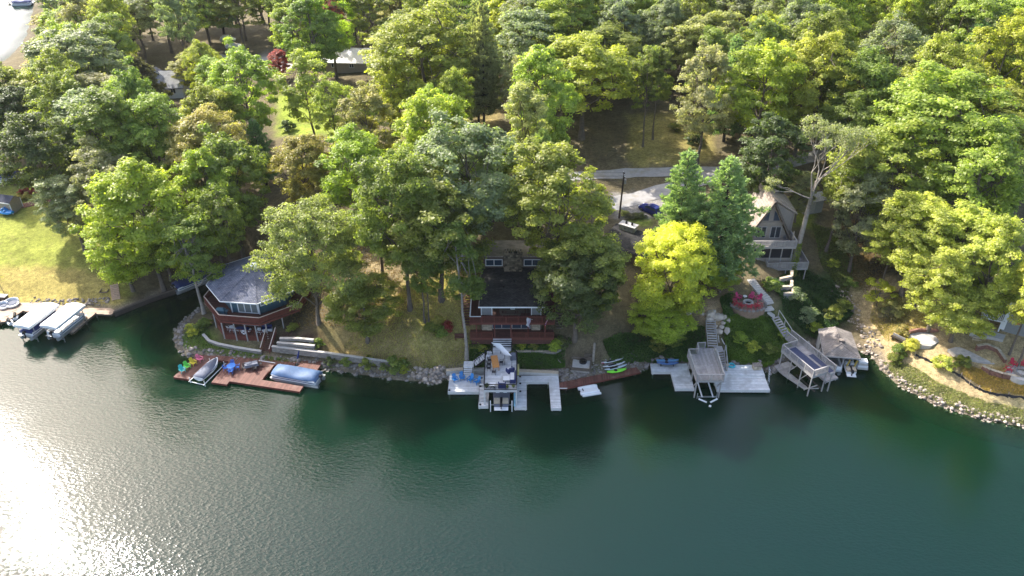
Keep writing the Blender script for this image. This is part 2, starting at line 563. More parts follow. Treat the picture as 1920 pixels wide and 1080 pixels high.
# ground cover regions: colour of the ground itself
BASE = (.125, .102, .058)            # leaf litter
REGIONS = [
    ([(-500, 300), (110, 322), (180, 400), (235, 470), (245, 575), (160, 590), (0, 592), (-500, 610)], (.235, .24, .052)),
    ([(-500, 480), (120, 500), (215, 520), (240, 580), (160, 590), (0, 592), (-500, 600)], (.30, .245, .075)),
    ([(-500, 400), (60, 405), (140, 470), (120, 500), (0, 500), (-500, 520)], (.24, .26, .05)),
    ([(335, 625), (380, 600), (420, 640), (500, 668), (640, 690), (500, 690), (340, 660)], (.10, .125, .03)),
    ([(640, 600), (770, 520), (900, 480), (890, 700), (760, 712), (640, 690), (560, 640)], (.27, .205, .085)),
    ([(590, 668), (700, 690), (830, 690), (815, 712), (640, 692), (590, 684)], (.11, .13, .035)),
    ([(790, 480), (870, 540), (870, 660), (800, 690), (770, 620), (760, 540)], (.36, .29, .10)),
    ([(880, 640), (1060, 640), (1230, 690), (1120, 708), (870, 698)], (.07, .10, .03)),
    ([(1060, 640), (1130, 640), (1150, 690), (1050, 700)], (.12, .095, .06)),
    ([(1150, 364), (1250, 352), (1258, 398), (1230, 408), (1150, 410)], (.25, .23, .21)),
    ([(1180, 405), (1230, 408), (1225, 425), (1180, 428)], (.13, .16, .03)),
    ([(1180, 215), (1335, 205), (1340, 300), (1180, 315)], (.24, .20, .065)),
    ([(1310, 560), (1370, 560), (1360, 610), (1320, 610)], (.42, .29, .17)),
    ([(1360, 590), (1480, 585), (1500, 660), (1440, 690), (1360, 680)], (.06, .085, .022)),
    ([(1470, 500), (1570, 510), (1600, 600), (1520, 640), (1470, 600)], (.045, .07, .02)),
    ([(1490, 385), (1530, 390), (1530, 425), (1480, 425)], (.22, .25, .04)),
    ([(1520, 420), (1640, 470), (1620, 560), (1540, 500)], (.17, .14, .045)),
    ([(1590, 540), (1660, 520), (1800, 560), (1960, 560), (1960, 810), (1830, 784), (1690, 722), (1640, 670)], (.40, .30, .16)),
    ([(1650, 560), (1760, 560), (1760, 600), (1680, 610)], (.33, .27, .09)),
    ([(1640, 670), (1720, 690), (1800, 740), (1960, 760), (1960, 806), (1830, 784), (1690, 722)], (.25, .215, .11)),
    ([(1810, 690), (1960, 690), (1960, 750), (1850, 730)], (.40, .27, .09)),
    ([(520, 175), (620, 180), (640, 255), (520, 255)], (.21, .26, .035)),
    ([(480, 100), (525, 100), (525, 140), (480, 140)], (.45, .40, .36)),
    ([(690, 470), (740, 470), (850, 500), (800, 530), (690, 520)], (.28, .22, .12)),
    ([(890, 200), (940, 200), (930, 260), (890, 260)], (.28, .22, .09)),
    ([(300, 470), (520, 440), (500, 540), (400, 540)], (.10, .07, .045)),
    ([(110, 330), (0, 330), (0, 350), (110, 345)], (.12, .09, .06)),
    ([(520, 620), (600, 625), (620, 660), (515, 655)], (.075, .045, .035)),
]
_no = (np.sin(GX * 1.7 + 2 * np.sin(GY * .9)) + np.sin(GY * 2.1 + 1.7 * np.sin(GX * 1.3))) * .45
_no2 = (np.sin(GY * 1.5 + 2 * np.sin(GX * 1.1) + 1) + np.sin(GX * 2.3 + 1.7 * np.sin(GY * 1.2))) * .45
gcol = np.empty(GX.shape + (3,))
gcol[:] = BASE
for poly, c in REGIONS:
    A = Gpoly(poly)
    m = inside(GX + _no, GY + _no2, A)
    gcol[m] = c
_d = seg_dist(GX, GY, LAND)
_ins = inside(GX, GY, LAND)
gcol[(_d < 1.3) & _ins] = (.20, .165, .125)
gcol[~_ins] = (.10, .085, .05)
gc2 = gcol.copy()                     # soften region edges by one grid step
gc2[1:-1, 1:-1] = (gcol[1:-1, 1:-1] * 2 + gcol[:-2, 1:-1] + gcol[2:, 1:-1] + gcol[1:-1, :-2] + gcol[1:-1, 2:]) / 6


def grid_obj(name, X, Y, Z, material, colour=None, fattr=None):
    ny, nx = X.shape
    co = np.stack([X, Y, Z], -1).reshape(-1, 3)
    i = np.arange(ny * nx).reshape(ny, nx)
    q = np.stack([i[:-1, :-1], i[:-1, 1:], i[1:, 1:], i[1:, :-1]], -1).reshape(-1, 4)
    me = bpy.data.meshes.new(name)
    me.vertices.add(len(co))
    me.vertices.foreach_set('co', co.ravel())
    me.loops.add(q.size)
    me.loops.foreach_set('vertex_index', q.ravel())
    me.polygons.add(len(q))
    me.polygons.foreach_set('loop_start', np.arange(0, q.size, 4))
    me.polygons.foreach_set('use_smooth', np.ones(len(q), bool))
    me.update(calc_edges=True)
    if colour is not None:
        at = me.color_attributes.new('ground_kind', 'FLOAT_COLOR', 'POINT')
        at.data.foreach_set('color', np.concatenate([colour.reshape(-1, 3), np.ones((len(co), 1))], 1).ravel())
    if fattr is not None:
        at = me.attributes.new('depth', 'FLOAT', 'POINT')
        at.data.foreach_set('value', fattr.ravel())
    me.materials.append(material)
    o = bpy.data.objects.new(name, me)
    COL.objects.link(o)
    return o


def ground_mat():
    m = bpy.data.materials.new('ground')
    m.use_nodes = True
    N, L = m.node_tree.nodes, m.node_tree.links
    b = N['Principled BSDF']
    b.inputs['Roughness'].default_value = .95
    b.inputs['Specular IOR Level'].default_value = .15
    at = N.new('ShaderNodeAttribute')
    at.attribute_name = 'ground_kind'
    ge = N.new('ShaderNodeNewGeometry')
    out = None
    fac = None
    for sc, lo, hi, det in ((.22, .68, 1.32, 5), (1.6, .62, 1.38, 6), (7.0, .5, 1.5, 4)):
        n = N.new('ShaderNodeTexNoise')
        n.inputs['Scale'].default_value = sc
        n.inputs['Detail'].default_value = det
        n.inputs['Roughness'].default_value = .7
        L.new(ge.outputs['Position'], n.inputs['Vector'])
        r = N.new('ShaderNodeMapRange')
        r.inputs['From Min'].default_value = .3
        r.inputs['From Max'].default_value = .7
        r.inputs['To Min'].default_value = lo
        r.inputs['To Max'].default_value = hi
        L.new(n.outputs['Fac'], r.inputs['Value'])
        if fac is None:
            fac = r.outputs[0]
        else:
            mu = N.new('ShaderNodeMath')
            mu.operation = 'MULTIPLY'
            L.new(fac, mu.inputs[0])
            L.new(r.outputs[0], mu.inputs[1])
            fac = mu.outputs[0]
        last = n
    vm = N.new('ShaderNodeVectorMath')
    vm.operation = 'SCALE'
    L.new(at.outputs['Color'], vm.inputs[0])
    L.new(fac, vm.inputs['Scale'])
    # drifts of dry leaves and bare earth
    n2 = N.new('ShaderNodeTexNoise')
    n2.inputs['Scale'].default_value = .55
    n2.inputs['Detail'].default_value = 7
    n2.inputs['Roughness'].default_value = .75
    L.new(ge.outputs['Position'], n2.inputs['Vector'])
    r2 = N.new('ShaderNodeMapRange')
    r2.inputs['From Min'].default_value = .56
    r2.inputs['From Max'].default_value = .72
    r2.inputs['To Max'].default_value = .55
    L.new(n2.outputs['Fac'], r2.inputs['Value'])
    mx = N.new('ShaderNodeMix')
    mx.data_type = 'RGBA'
    L.new(r2.outputs[0], mx.inputs[0])
    L.new(vm.outputs[0], mx.inputs[6])
    mx.inputs[7].default_value = (.20, .14, .075, 1)
    L.new(mx.outputs[2], b.inputs['Base Color'])
    bp = N.new('ShaderNodeBump')
    bp.inputs['Strength'].default_value = .9
    bp.inputs['Distance'].default_value = .12
    L.new(last.outputs['Fac'], bp.inputs['Height'])
    L.new(bp.outputs[0], b.inputs['Normal'])
    return m


tag(grid_obj('ground', GX, GY, GZ, ground_mat(), gc2), 'wooded lake shore rising from the water to a hill', None, kind='structure')


# ------------------------------------------------------------------ water
def water_mat():
    m = bpy.data.materials.new('lake_water')
    m.use_nodes = True
    N, L = m.node_tree.nodes, m.node_tree.links
    b = N['Principled BSDF']
    b.inputs['Base Color'].default_value = (.0025, .0155, .0125, 1)
    b.subsurface_method = 'BURLEY'
    b.inputs['Subsurface Weight'].default_value = 1.0
    b.inputs['Subsurface Radius'].default_value = (1, 1, 1)
    b.inputs['Subsurface Scale'].default_value = 5.0
    b.inputs['Roughness'].default_value = .09
    b.inputs['IOR'].default_value = 1.33
    ge = N.new('ShaderNodeNewGeometry')
    mp = N.new('ShaderNodeMapping')
    mp.inputs['Rotation'].default_value = (0, 0, math.radians(20))
    mp.inputs['Scale'].default_value = (.75, 1.5, 1)
    L.new(ge.outputs['Position'], mp.inputs['Vector'])
    hs = None
    for sc, amp, det, dis in ((1.3, 1.0, 5, .5), (.30, .7, 3, .4), (3.0, .40, 3, .2)):
        n = N.new('ShaderNodeTexNoise')
        n.inputs['Scale'].default_value = sc
        n.inputs['Detail'].default_value = det
        n.inputs['Distortion'].default_value = dis
        L.new(mp.outputs[0], n.inputs['Vector'])
        mu = N.new('ShaderNodeMath')
        mu.operation = 'MULTIPLY'
        L.new(n.outputs['Fac'], mu.inputs[0])
        mu.inputs[1].default_value = amp
        if hs is None:
            hs = mu.outputs[0]
        else:
            ad = N.new('ShaderNodeMath')
            L.new(hs, ad.inputs[0])
            L.new(mu.outputs[0], ad.inputs[1])
            hs = ad.outputs[0]
    # the odd steep wavelet that catches the sun
    sn = N.new('ShaderNodeTexNoise')
    sn.inputs['Scale'].default_value = 2.4
    sn.inputs['Detail'].default_value = 2
    L.new(mp.outputs[0], sn.inputs['Vector'])
    pw = N.new('ShaderNodeMath')
    pw.operation = 'POWER'
    L.new(sn.outputs['Fac'], pw.inputs[0])
    pw.inputs[1].default_value = 7.0
    sm = N.new('ShaderNodeMath')
    sm.operation = 'MULTIPLY_ADD'
    L.new(pw.outputs[0], sm.inputs[0])
    sm.inputs[1].default_value = 14.0
    L.new(hs, sm.inputs[2])
    hs = sm.outputs[0]
    # gusts: calm and ruffled areas
    gn = N.new('ShaderNodeTexNoise')
    gn.inputs['Scale'].default_value = .035
    gn.inputs['Detail'].default_value = 3
    L.new(ge.outputs['Position'], gn.inputs['Vector'])
    gr = N.new('ShaderNodeMapRange')
    gr.inputs['From Min'].default_value = .35
    gr.inputs['From Max'].default_value = .65
    gr.inputs['To Min'].default_value = .07
    gr.inputs['To Max'].default_value = .185
    L.new(gn.outputs['Fac'], gr.inputs['Value'])
    at = N.new('ShaderNodeAttribute')
    at.attribute_name = 'depth'
    sh = N.new('ShaderNodeMapRange')          # sheltered and smoother along the shore
    sh.inputs['From Min'].default_value = 0.0
    sh.inputs['From Max'].default_value = 48.0
    sh.inputs['To Min'].default_value = .16
    sh.inputs['To Max'].default_value = 1.0
    L.new(at.outputs['Fac'], sh.inputs['Value'])
    mg = N.new('ShaderNodeMath')
    mg.operation = 'MULTIPLY'
    L.new(gr.outputs[0], mg.inputs[0])
    L.new(sh.outputs[0], mg.inputs[1])
    bp = N.new('ShaderNodeBump')
    bp.inputs['Distance'].default_value = 1.0
    L.new(mg.outputs[0], bp.inputs['Strength'])
    L.new(hs, bp.inputs['Height'])
    L.new(bp.outputs[0], b.inputs['Normal'])
    cm = N.new('ShaderNodeMapRange')
    cm.inputs['From Min'].default_value = 4.0
    cm.inputs['From Max'].default_value = 30.0
    L.new(at.outputs['Fac'], cm.inputs['Value'])
    cx = N.new('ShaderNodeMix')
    cx.data_type = 'RGBA'
    cx.inputs[6].default_value = (.0022, .0165, .0072, 1)
    cx.inputs[7].default_value = (.0028, .0158, .0130, 1)
    L.new(cm.outputs[0], cx.inputs[0])
    L.new(cx.outputs[2], b.inputs['Base Color'])
    # shallow water lets the lake bed show
    tr = N.new('ShaderNodeMapRange')
    tr.inputs['From Min'].default_value = .0
    tr.inputs['From Max'].default_value = 5.0
    tr.inputs['To Min'].default_value = .6
    tr.inputs['To Max'].default_value = 0.0
    L.new(at.outputs['Fac'], tr.inputs['Value'])
    tp = N.new('ShaderNodeBsdfTransparent')
    tp.inputs['Color'].default_value = (.55, .75, .55, 1)
    ms = N.new('ShaderNodeMixShader')
    L.new(tr.outputs[0], ms.inputs[0])
    L.new(b.outputs[0], ms.inputs[1])
    L.new(tp.outputs[0], ms.inputs[2])
    L.new(ms.outputs[0], N['Material Output'].inputs['Surface'])
    return m


wx = axis([(-900, -260, 80), (-260, -100, 6), (-100, 100, 2.5), (100, 900, 100)])
wy = axis([(-600, 0, 100), (0, 76, 4), (76, 120, 1.5), (120, 200, 20), (200, 400, 6)])
WX, WY = np.meshgrid(wx, wy)
WD = seg_dist(WX, WY, LAND) * np.where(inside(WX, WY, LAND), 0, 1)
tag(grid_obj('water', WX, WY, WX * 0.0, water_mat(), None, WD), 'dark green lake water with small ripples and sun glitter', None, kind='structure')
# ------------------------------------------------------------------ foliage
def leaf_mat(name='leaf', trans=.35, spec=.35):
    m = bpy.data.materials.new(name)
    m.use_nodes = True
    N, L = m.node_tree.nodes, m.node_tree.links
    b = N['Principled BSDF']
    b.inputs['Roughness'].default_value = .48
    b.inputs['Specular IOR Level'].default_value = spec
    oi = N.new('ShaderNodeObjectInfo')
    at = N.new('ShaderNodeAttribute')
    at.attribute_name = 'tone'
    # tone 0..1 : darker green to lighter and yellower leaf
    hs = N.new('ShaderNodeHueSaturation')
    L.new(oi.outputs['Color'], hs.inputs['Color'])
    hu = N.new('ShaderNodeMapRange')
    hu.inputs['To Min'].default_value = .52
    hu.inputs['To Max'].default_value = .487
    L.new(at.outputs['Fac'], hu.inputs['Value'])
    L.new(hu.outputs[0], hs.inputs['Hue'])
    va = N.new('ShaderNodeMapRange')
    va.inputs['To Min'].default_value = .7
    va.inputs['To Max'].default_value = 1.9
    L.new(at.outputs['Fac'], va.inputs['Value'])
    L.new(va.outputs[0], hs.inputs['Value'])
    L.new(hs.outputs[0], b.inputs['Base Color'])
    t = N.new('ShaderNodeBsdfTranslucent')
    tw = N.new('ShaderNodeVectorMath')
    tw.operation = 'MULTIPLY'
    tw.inputs[1].default_value = (1.65, 1.85, .70)
    L.new(hs.outputs[0], tw.inputs[0])
    L.new(tw.outputs[0], t.inputs['Color'])
    ms = N.new('ShaderNodeMixShader')
    ms.inputs[0].default_value = trans
    L.new(b.outputs[0], ms.inputs[1])
    L.new(t.outputs[0], ms.inputs[2])
    L.new(ms.outputs[0], N['Material Output'].inputs['Surface'])
    return m


LEAF = leaf_mat('leaf', .52, .45)
NEEDLE = leaf_mat('needle', .45, .3)


def quads_mesh(name, C, U, V, tone, material):
    """diamond-ish leaf sprays: centres C, half axes U and V"""
    n = len(C)
    co = np.stack([C - U * .9, C - V + U * .1, C + U, C + V - U * .1], 1).reshape(-1, 3)
    me = bpy.data.meshes.new(name)
    me.vertices.add(4 * n)
    me.vertices.foreach_set('co', co.astype(np.float32).ravel())
    me.loops.add(4 * n)
    me.loops.foreach_set('vertex_index', np.arange(4 * n))
    me.polygons.add(n)
    me.polygons.foreach_set('loop_start', np.arange(0, 4 * n, 4))
    me.update(calc_edges=True)
    at = me.attributes.new('tone', 'FLOAT', 'FACE')
    at.data.foreach_set('value', np.clip(tone, 0, 1).astype(np.float32))
    me.materials.append(material)
    return me


def unit(v):
    return v / (np.linalg.norm(v, axis=-1, keepdims=True) + 1e-9)


def leaves_on_clumps(g, centres, radii, flat, per, size, tone_c, narrow=.62, crown_c=None, down=.25):
    nc = len(centres)
    idx = np.repeat(np.arange(nc), per)
    n = len(idx)
    d = unit(g.normal(size=(n, 3)))
    d[:, 2] = np.where(d[:, 2] < -down, -d[:, 2] * .6, d[:, 2])
    rad = g.uniform(.30, 1.0, n) ** .6 * g.uniform(.85, 1.35, n)
    loc = d * rad[:, None]
    loc[:, 2] *= flat
    C = centres[idx] + loc * radii[idx][:, None]
    nor = d * .75 + g.normal(size=(n, 3)) * .55 + np.array([0, 0, .45])
    if crown_c is not None:
        nor += unit(C - crown_c) * .5
    nor = unit(nor)
    t = unit(np.cross(nor, g.normal(size=(n, 3))))
    b = np.cross(nor, t)
    s = size * g.uniform(.65, 1.35, n)[:, None]
    tone = tone_c[idx] + g.normal(size=n) * .16
    return C, t * s, b * s * narrow, tone


def limb_path(g, a, b, sag=.0, k=4):
    pts = []
    for i in range(k + 1):
        t = i / k
        p = a * (1 - t) + b * t
        p = p + g.normal(size=3) * np.linalg.norm(b - a) * .035 * (0 < i < k)
        p[2] += math.sin(t * math.pi) * sag
        pts.append(p)
    return pts


def tree_proto(seed, H, R, z0, nl, nclump, per, leaf, clump_r, flat=.7, lobe=.5, shape='oval', trunk_r=.32, trunk_mat=None, lean=(0, 0), droop=0.0, twigs=True, gap=0.0, tint=0.0):
    """returns trunk mesh, crown mesh, nominal height and crown radius"""
    g = np.random.default_rng(seed)
    zc0, zc1 = z0 * H, H
    mid = zc0 + (zc1 - zc0) * (.48 if shape != 'vase' else .6)
    lobes, lr = [], []
    for i in range(nl):
        f = (i + .5) / nl
        a = i * 2.399 + g.uniform(-.7, .7)
        z = zc0 + (zc1 - zc0) * min(.95, max(.06, .12 + .76 * f + g.uniform(-.09, .09)))
        prof = math.sqrt(max(.05, 1 - ((z - mid) / ((zc1 - zc0) * .56)) ** 2))
        if shape == 'cone':
            prof = 1.05 - .85 * f
        if shape == 'layer':
            prof = 1.0 - .35 * f
        rr = R * prof * g.uniform(.30, .82)
        lobes.append(np.array([rr * math.cos(a) + lean[0] * f, rr * math.sin(a) + lean[1] * f, z]))
        lr.append(R * lobe * g.uniform(.55, 1.22) * (.7 + .3 * prof))
    lobes.append(np.array([lean[0] + g.normal() * .3, lean[1] + g.normal() * .3, zc1 - R * lobe * .75]))
    lr.append(R * lobe * .8)
    lobes, lr = np.array(lobes), np.array(lr)
    li = np.arange(nclump) % len(lobes)
    d = unit(g.normal(size=(nclump, 3)) + np.array([0, 0, .25]))
    outw = unit(lobes[li] - np.array([lean[0] * .5, lean[1] * .5, mid]))
    d = unit(d + outw * .55)
    cc = lobes[li] + d * (lr[li] * g.uniform(.45, 1.18, nclump) * g.uniform(.85, 1.15, nclump))[:, None] * np.array([1, 1, 1.15 if shape != 'layer' else .45])
    stray = g.uniform(size=nclump) < .22
    sd = unit(g.normal(size=(nclump, 3)))
    sp = np.stack([sd[:, 0] * R * .95, sd[:, 1] * R * .95, mid + sd[:, 2] * (zc1 - zc0) * .5], 1) * 1.0
    sp[:, :2] += np.array(lean) * .5
    if shape == 'oval':
        cc = np.where(stray[:, None], sp, cc)
    cr = clump_r * g.uniform(.6, 1.35, nclump)
    keep = (cc[:, 2] > zc0 * .85) & (g.uniform(size=nclump) > gap)
    cc, cr, li = cc[keep], cr[keep], li[keep]
    tone_c = .5 + g.normal(size=len(cc)) * .15
    C, U, V, tone = leaves_on_clumps(g, cc, cr, flat, per, leaf, tone_c, crown_c=np.array([lean[0] * .5, lean[1] * .5, mid]))
    tone = tone + tint * ((C[:, 2] - zc0) / (zc1 - zc0) - .45)
    C[:, 2] -= droop * np.hypot(C[:, 0], C[:, 1])
    crown = quads_mesh('crown', C, U, V, tone, LEAF)
    mb = MB()
    top = np.array([lean[0] * .9, lean[1] * .9, zc1 - R * .5])
    k = 7
    tp = []
    for i in range(k + 1):
        f = i / k
        tp.append(np.array([top[0] * f ** 1.4 + g.normal() * .10 * (i > 0), top[1] * f ** 1.4 + g.normal() * .10 * (i > 0), -.5 + f * (top[2] + .5)]))
    rads = [trunk_r * (1.45 if i == 0 else 1) * (1 - .78 * i / k) for i in range(k + 1)]
    mb.tube(tp, rads, 7)

    def trunk_at(z):
        f = min(max((z + .5) / (top[2] + .5), 0), 1)
        q = f * k
        i = min(int(q), k - 1)
        return tp[i] * (1 - q + i) + tp[i + 1] * (q - i), rads[i]
    for j, lb in enumerate(lobes):
        h = np.hypot(lb[0], lb[1])
        a, r0 = trunk_at(max(zc0 * .75, lb[2] - h * .75 - R * .2))
        path = limb_path(g, a, lb, sag=.2)
        mb.tube(path, [max(.05, r0 * .55) * (1 - .7 * i / 4) for i in range(5)], 5, cap=False)
        if twigs:
            sel = np.where(li == j)[0][:6]
            for s_ in sel:
                mb.tube(limb_path(g, lb, cc[s_], k=2), [.06, .045, .02], 3, cap=False)
    me = bpy.data.meshes.new('trunk')
    me.from_pydata([tuple(map(float, v)) for v in mb.v], [], mb.f)
    me.polygons.foreach_set('use_smooth', [True] * len(me.polygons))
    me.materials.append(trunk_mat or bark)
    return dict(trunk=me, crown=crown, H=H, R=R)


def pine_proto(seed, H, R, per=26, z0=.12):
    g = np.random.default_rng(seed)
    mb = MB()
    mb.tube([(0, 0, -.5), (.05, 0, H * .5), (0, 0, H * .97)], [.34, .2, .04], 7)
    cs, ds, rs = [], [], []
    z = H * z0
    while z < H * .97:
        f = (z / H - z0) / (1 - z0)
        L_ = R * min(1.0, (1.0 - f) * 1.45) ** .8 * g.uniform(.72, 1.12) + .25
        nb = int(g.integers(6, 9))
        a0 = g.uniform(0, 6.28)
        for i in range(nb):
            a = a0 + 6.283 * i / nb + g.uniform(-.25, .25)
            l = L_ * g.uniform(.6, 1.12)
            rise = l * (.02 + .38 * f)
            tip = np.array([l * math.cos(a), l * math.sin(a), z + rise])
            b = np.array([0, 0, z])
            mb.tube([b, b * .5 + tip * .5 + np.array([0, 0, -.1]), tip], [.07, .05, .02], 3, cap=False)
            m = max(3, int(l * 3.6))
            for q in range(m):
                t = .3 + .7 * (q + .5) / m
                side = g.normal() * .30 * l * (1.15 - t)
                p = b * (1 - t) + tip * t + np.array([-math.sin(a) * side, math.cos(a) * side, g.normal() * .10 + .12 * t])
                cs.append(p)
                ds.append(np.array([math.cos(a), math.sin(a), .55 + .5 * f]))
                rs.append(.55 + .25 * (1 - f))
        z += H * .042 * g.uniform(.8, 1.25)
    cs.append(np.array([0, 0, H * .985]))
    ds.append(np.array([0, 0, 1.0]))
    rs.append(.5)
    cs, ds, rs = np.array(cs), np.array(ds), np.array(rs)
    idx = np.repeat(np.arange(len(cs)), per)
    n = len(idx)
    dirs = unit(ds[idx] * .8 + g.normal(size=(n, 3)) * .65)
    ln = rs[idx] * g.uniform(.35, .75, n)
    C = cs[idx] + dirs * (ln * .5)[:, None] + g.normal(size=(n, 3)) * .12
    side = unit(np.cross(dirs, g.normal(size=(n, 3))))
    tc = .5 + g.normal(size=len(cs)) * .12
    crown = quads_mesh('crown', C, dirs * (ln * .55)[:, None], side * .095, tc[idx] + g.normal(size=n) * .14, NEEDLE)
    me = bpy.data.meshes.new('trunk')
    me.from_pydata([tuple(map(float, v)) for v in mb.v], [], mb.f)
    me.materials.append(bark_dark)
    return dict(trunk=me, crown=crown, H=H, R=R)


PROTO = {}
for i in range(6):
    PROTO['oak%d' % i] = tree_proto(100 + i, 20, 5.6, .34, 12, 280, 130, .175, .82, flat=.85, trunk_r=.34, lobe=.5)
for i in range(5):
    PROTO['maple%d' % i] = tree_proto(200 + i, 18, 4.6, .24, 13, 260, 125, .17, .76, flat=.85, trunk_r=.28, lobe=.5)
for i in range(4):
    PROTO['open%d' % i] = tree_proto(300 + i, 21, 4.8, .40, 12, 165, 112, .175, .8, flat=.85, trunk_r=.26, lobe=.42, gap=.12)
PROTO['tall0'] = tree_proto(401, 22, 3.9, .32, 13, 220, 125, .17, .78, flat=.85, trunk_r=.26, lobe=.52)
PROTO['tall1'] = tree_proto(402, 22, 3.6, .45, 11, 180, 120, .17, .78, flat=.85, trunk_r=.24, lobe=.5)
PROTO['tall2'] = tree_proto(403, 22, 4.1, .36, 12, 170, 110, .17, .74, flat=.85, trunk_r=.25, lobe=.48, gap=.08)
PROTO['locust'] = tree_proto(500, 17, 7.6, .20, 20, 470, 125, .135, .85, flat=.6, shape='layer', trunk_r=.3, lobe=.42)
PROTO['slim'] = tree_proto(510, 20, 3.2, .48, 7, 60, 130, .18, .85, trunk_r=.25, trunk_mat=bark_pale, lobe=.5, lean=(-1.0, .5))
PROTO['yellow'] = tree_proto(520, 15, 5.6, .12, 17, 400, 120, .155, .75, flat=.9, trunk_r=.26, lobe=.45, tint=.75)
PROTO['lean'] = tree_proto(530, 15, 4.2, .4, 9, 150, 130, .17, .85, trunk_r=.3, trunk_mat=bark_pale, lobe=.5, lean=(-2.0, 1.6))
PROTO['pine0'] = pine_proto(600, 22, 4.6)
PROTO['pine1'] = pine_proto(601, 23, 5.0, z0=.2)
PROTO['cedar'] = pine_proto(610, 12, 3.4, per=34, z0=.03)
PROTO['sapling'] = tree_proto(620, 4.5, 2.0, .25, 6, 45, 60, .15, .5, trunk_r=.07, lobe=.5)
PROTO['shrub0'] = tree_proto(630, 1.6, 1.1, .05, 6, 34, 60, .12, .36, trunk_r=.04, lobe=.5, twigs=False)
PROTO['shrub1'] = tree_proto(631, 2.2, 1.2, .05, 6, 40, 60, .13, .4, trunk_r=.05, lobe=.5, twigs=False)

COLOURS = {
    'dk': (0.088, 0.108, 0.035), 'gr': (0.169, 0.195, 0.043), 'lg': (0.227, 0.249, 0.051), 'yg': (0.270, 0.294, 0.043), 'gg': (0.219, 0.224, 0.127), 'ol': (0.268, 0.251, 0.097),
    'or': (.270, .240, .070), 'ye': (.340, .340, .052), 'pn': (0.195, 0.252, 0.124), 'pl': (0.250, 0.279, 0.112), 'rd': (0.227, 0.045, 0.039), 'yl': (0.325, 0.331, 0.081), 'br': (0.140, 0.125, 0.069),
}
SHAPE_WORD = {'oak': 'broad', 'maple': 'rounded', 'open': 'open-crowned', 'tall': 'tall narrow', 'cedar': 'conical', 'pine': 'feathery'}
COL_WORD = {'dk': 'dark green', 'gr': 'mid-green', 'lg': 'light green', 'yg': 'yellow-green', 'gg': 'grey-green', 'ol': 'olive green', 'or': 'orange-tinged', 'ye': 'golden yellow', 'pn': 'blue-green',
            'pl': 'pale green', 'rd': 'red', 'yl': 'pale yellow-green', 'br': 'brownish green'}
SUNLIT = [(1221, 390), (1190, 385), (1260, 375), (1160, 322), (1420, 315), (1250, 260), (1230, 290), (1510, 405), (60, 450), (100, 520), (30, 480), (180, 540), (570, 215), (800, 640), (815, 560), (780, 590), (1660, 610), (1720, 590), (1690, 640), (1750, 680), (1850, 670), (1400, 600), (1340, 590), (1390, 650), (1440, 640), (690, 120), (855, 722), (880, 722), (945, 700), (1290, 700), (1330, 690), (1380, 705), (1410, 720), (1285, 725)]
_sl = []
TREES = []           # x, y, radius


def plant_tree(proto, x, y, h, r, colour, label, group=None, name=None, cat='tree', rz=None, jitter=.12, lift=0.0):
    p = PROTO[proto]
    z = ground(x, y)
    kind = name or ('pine_tree' if proto.startswith('pine') else 'cedar_tree' if proto == 'cedar' else 'shrub' if proto.startswith('shrub') else 'sapling' if proto == 'sapling' else 'broadleaf_tree')
    t = thing(kind, label, cat, (x, y, z + lift), rnd.uniform(0, 6.28) if rz is None else rz, group)
    sx = r / p['R']
    t.scale = (sx, sx * rnd.uniform(.86, 1.14), h / p['H'])
    if h > 6:
        t.rotation_euler = (rnd.uniform(-.05, .05), rnd.uniform(-.05, .05), t.rotation_euler.z)
    inst('trunk', p['trunk'], t)
    c = inst('crown', p['crown'], t)
    col = COLOURS[colour] if isinstance(colour, str) else colour
    k = 1 + rnd.uniform(-jitter, jitter)
    c.color = (col[0] * k * (1 + rnd.uniform(-jitter, jitter)), col[1] * k, col[2] * k, 1)
    TREES.append((x, y, r))
    return t


def by_top(px, py, h):
    z = 6.0
    for _ in range(12):
        q = P(px, py, z + h)
        z += .7 * (max(ground(q.x, q.y), .3) - z)
    return q.x, q.y


def hero(proto, px, py, wpx, h, colour, label, **kw):
    """tree whose top stands at pixel (px, py) with a crown about wpx wide"""
    x, y = by_top(px, py, h)
    s = project(x, y, ground(x, y) + h * .65)[2]
    return plant_tree(proto, x, y, h, wpx / s / 2, colour, label, **kw)


def at_base(proto, px, py, h, wpx, colour, label, **kw):
    q = G(px, py)
    s = project(q.x, q.y, q.z + h * .65)[2]
    return plant_tree(proto, q.x, q.y, h, wpx / s / 2, colour, label, **kw)


# front row, left to right
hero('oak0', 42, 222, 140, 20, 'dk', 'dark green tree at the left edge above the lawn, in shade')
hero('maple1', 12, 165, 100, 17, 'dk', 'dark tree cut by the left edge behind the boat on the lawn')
hero('maple0', 80, 132, 110, 15, 'yg', 'bright yellow-green tree behind the shaded dark tree at left')
hero('oak1', 150, 176, 150, 19, 'gg', 'grey-green oak behind the left lawn, below the far cove')
hero('oak2', 178, 282, 125, 18, 'gg', 'pale grey-green oak overhanging the right end of the left lawn')
at_base('oak3', 160, 470, 13, 115, 'gg', 'lower grey-green oak spreading over the left lawn beside its brick path')
hero('maple2', 240, 305, 150, 23, 'yg', 'tallest bright yellow-green maple between left lawn and inlet', jitter=.02)
at_base('maple0', 250, 545, 13, 130, 'yg', 'bushy bright green maple at the timber seawall beside lawn steps')
at_base('maple1', 320, 525, 13, 110, 'gr', 'mid-green bushy tree above the covered pontoon boat in the inlet')
at_base('lean', 383, 588, 16, 110, 'gr', 'leaning tree with pale trunk beside the octagonal house')
hero('maple0', 365, 275, 120, 23, 'yg', 'bright green tall maple behind the leaning pale trunk')
at_base('oak0', 459, 490, 23, 150, 'gr', 'tall green oak right behind the octagonal blue roof')
hero('open1', 402, 360, 80, 18, 'gr', 'open green tree between the inlet and tall oak')
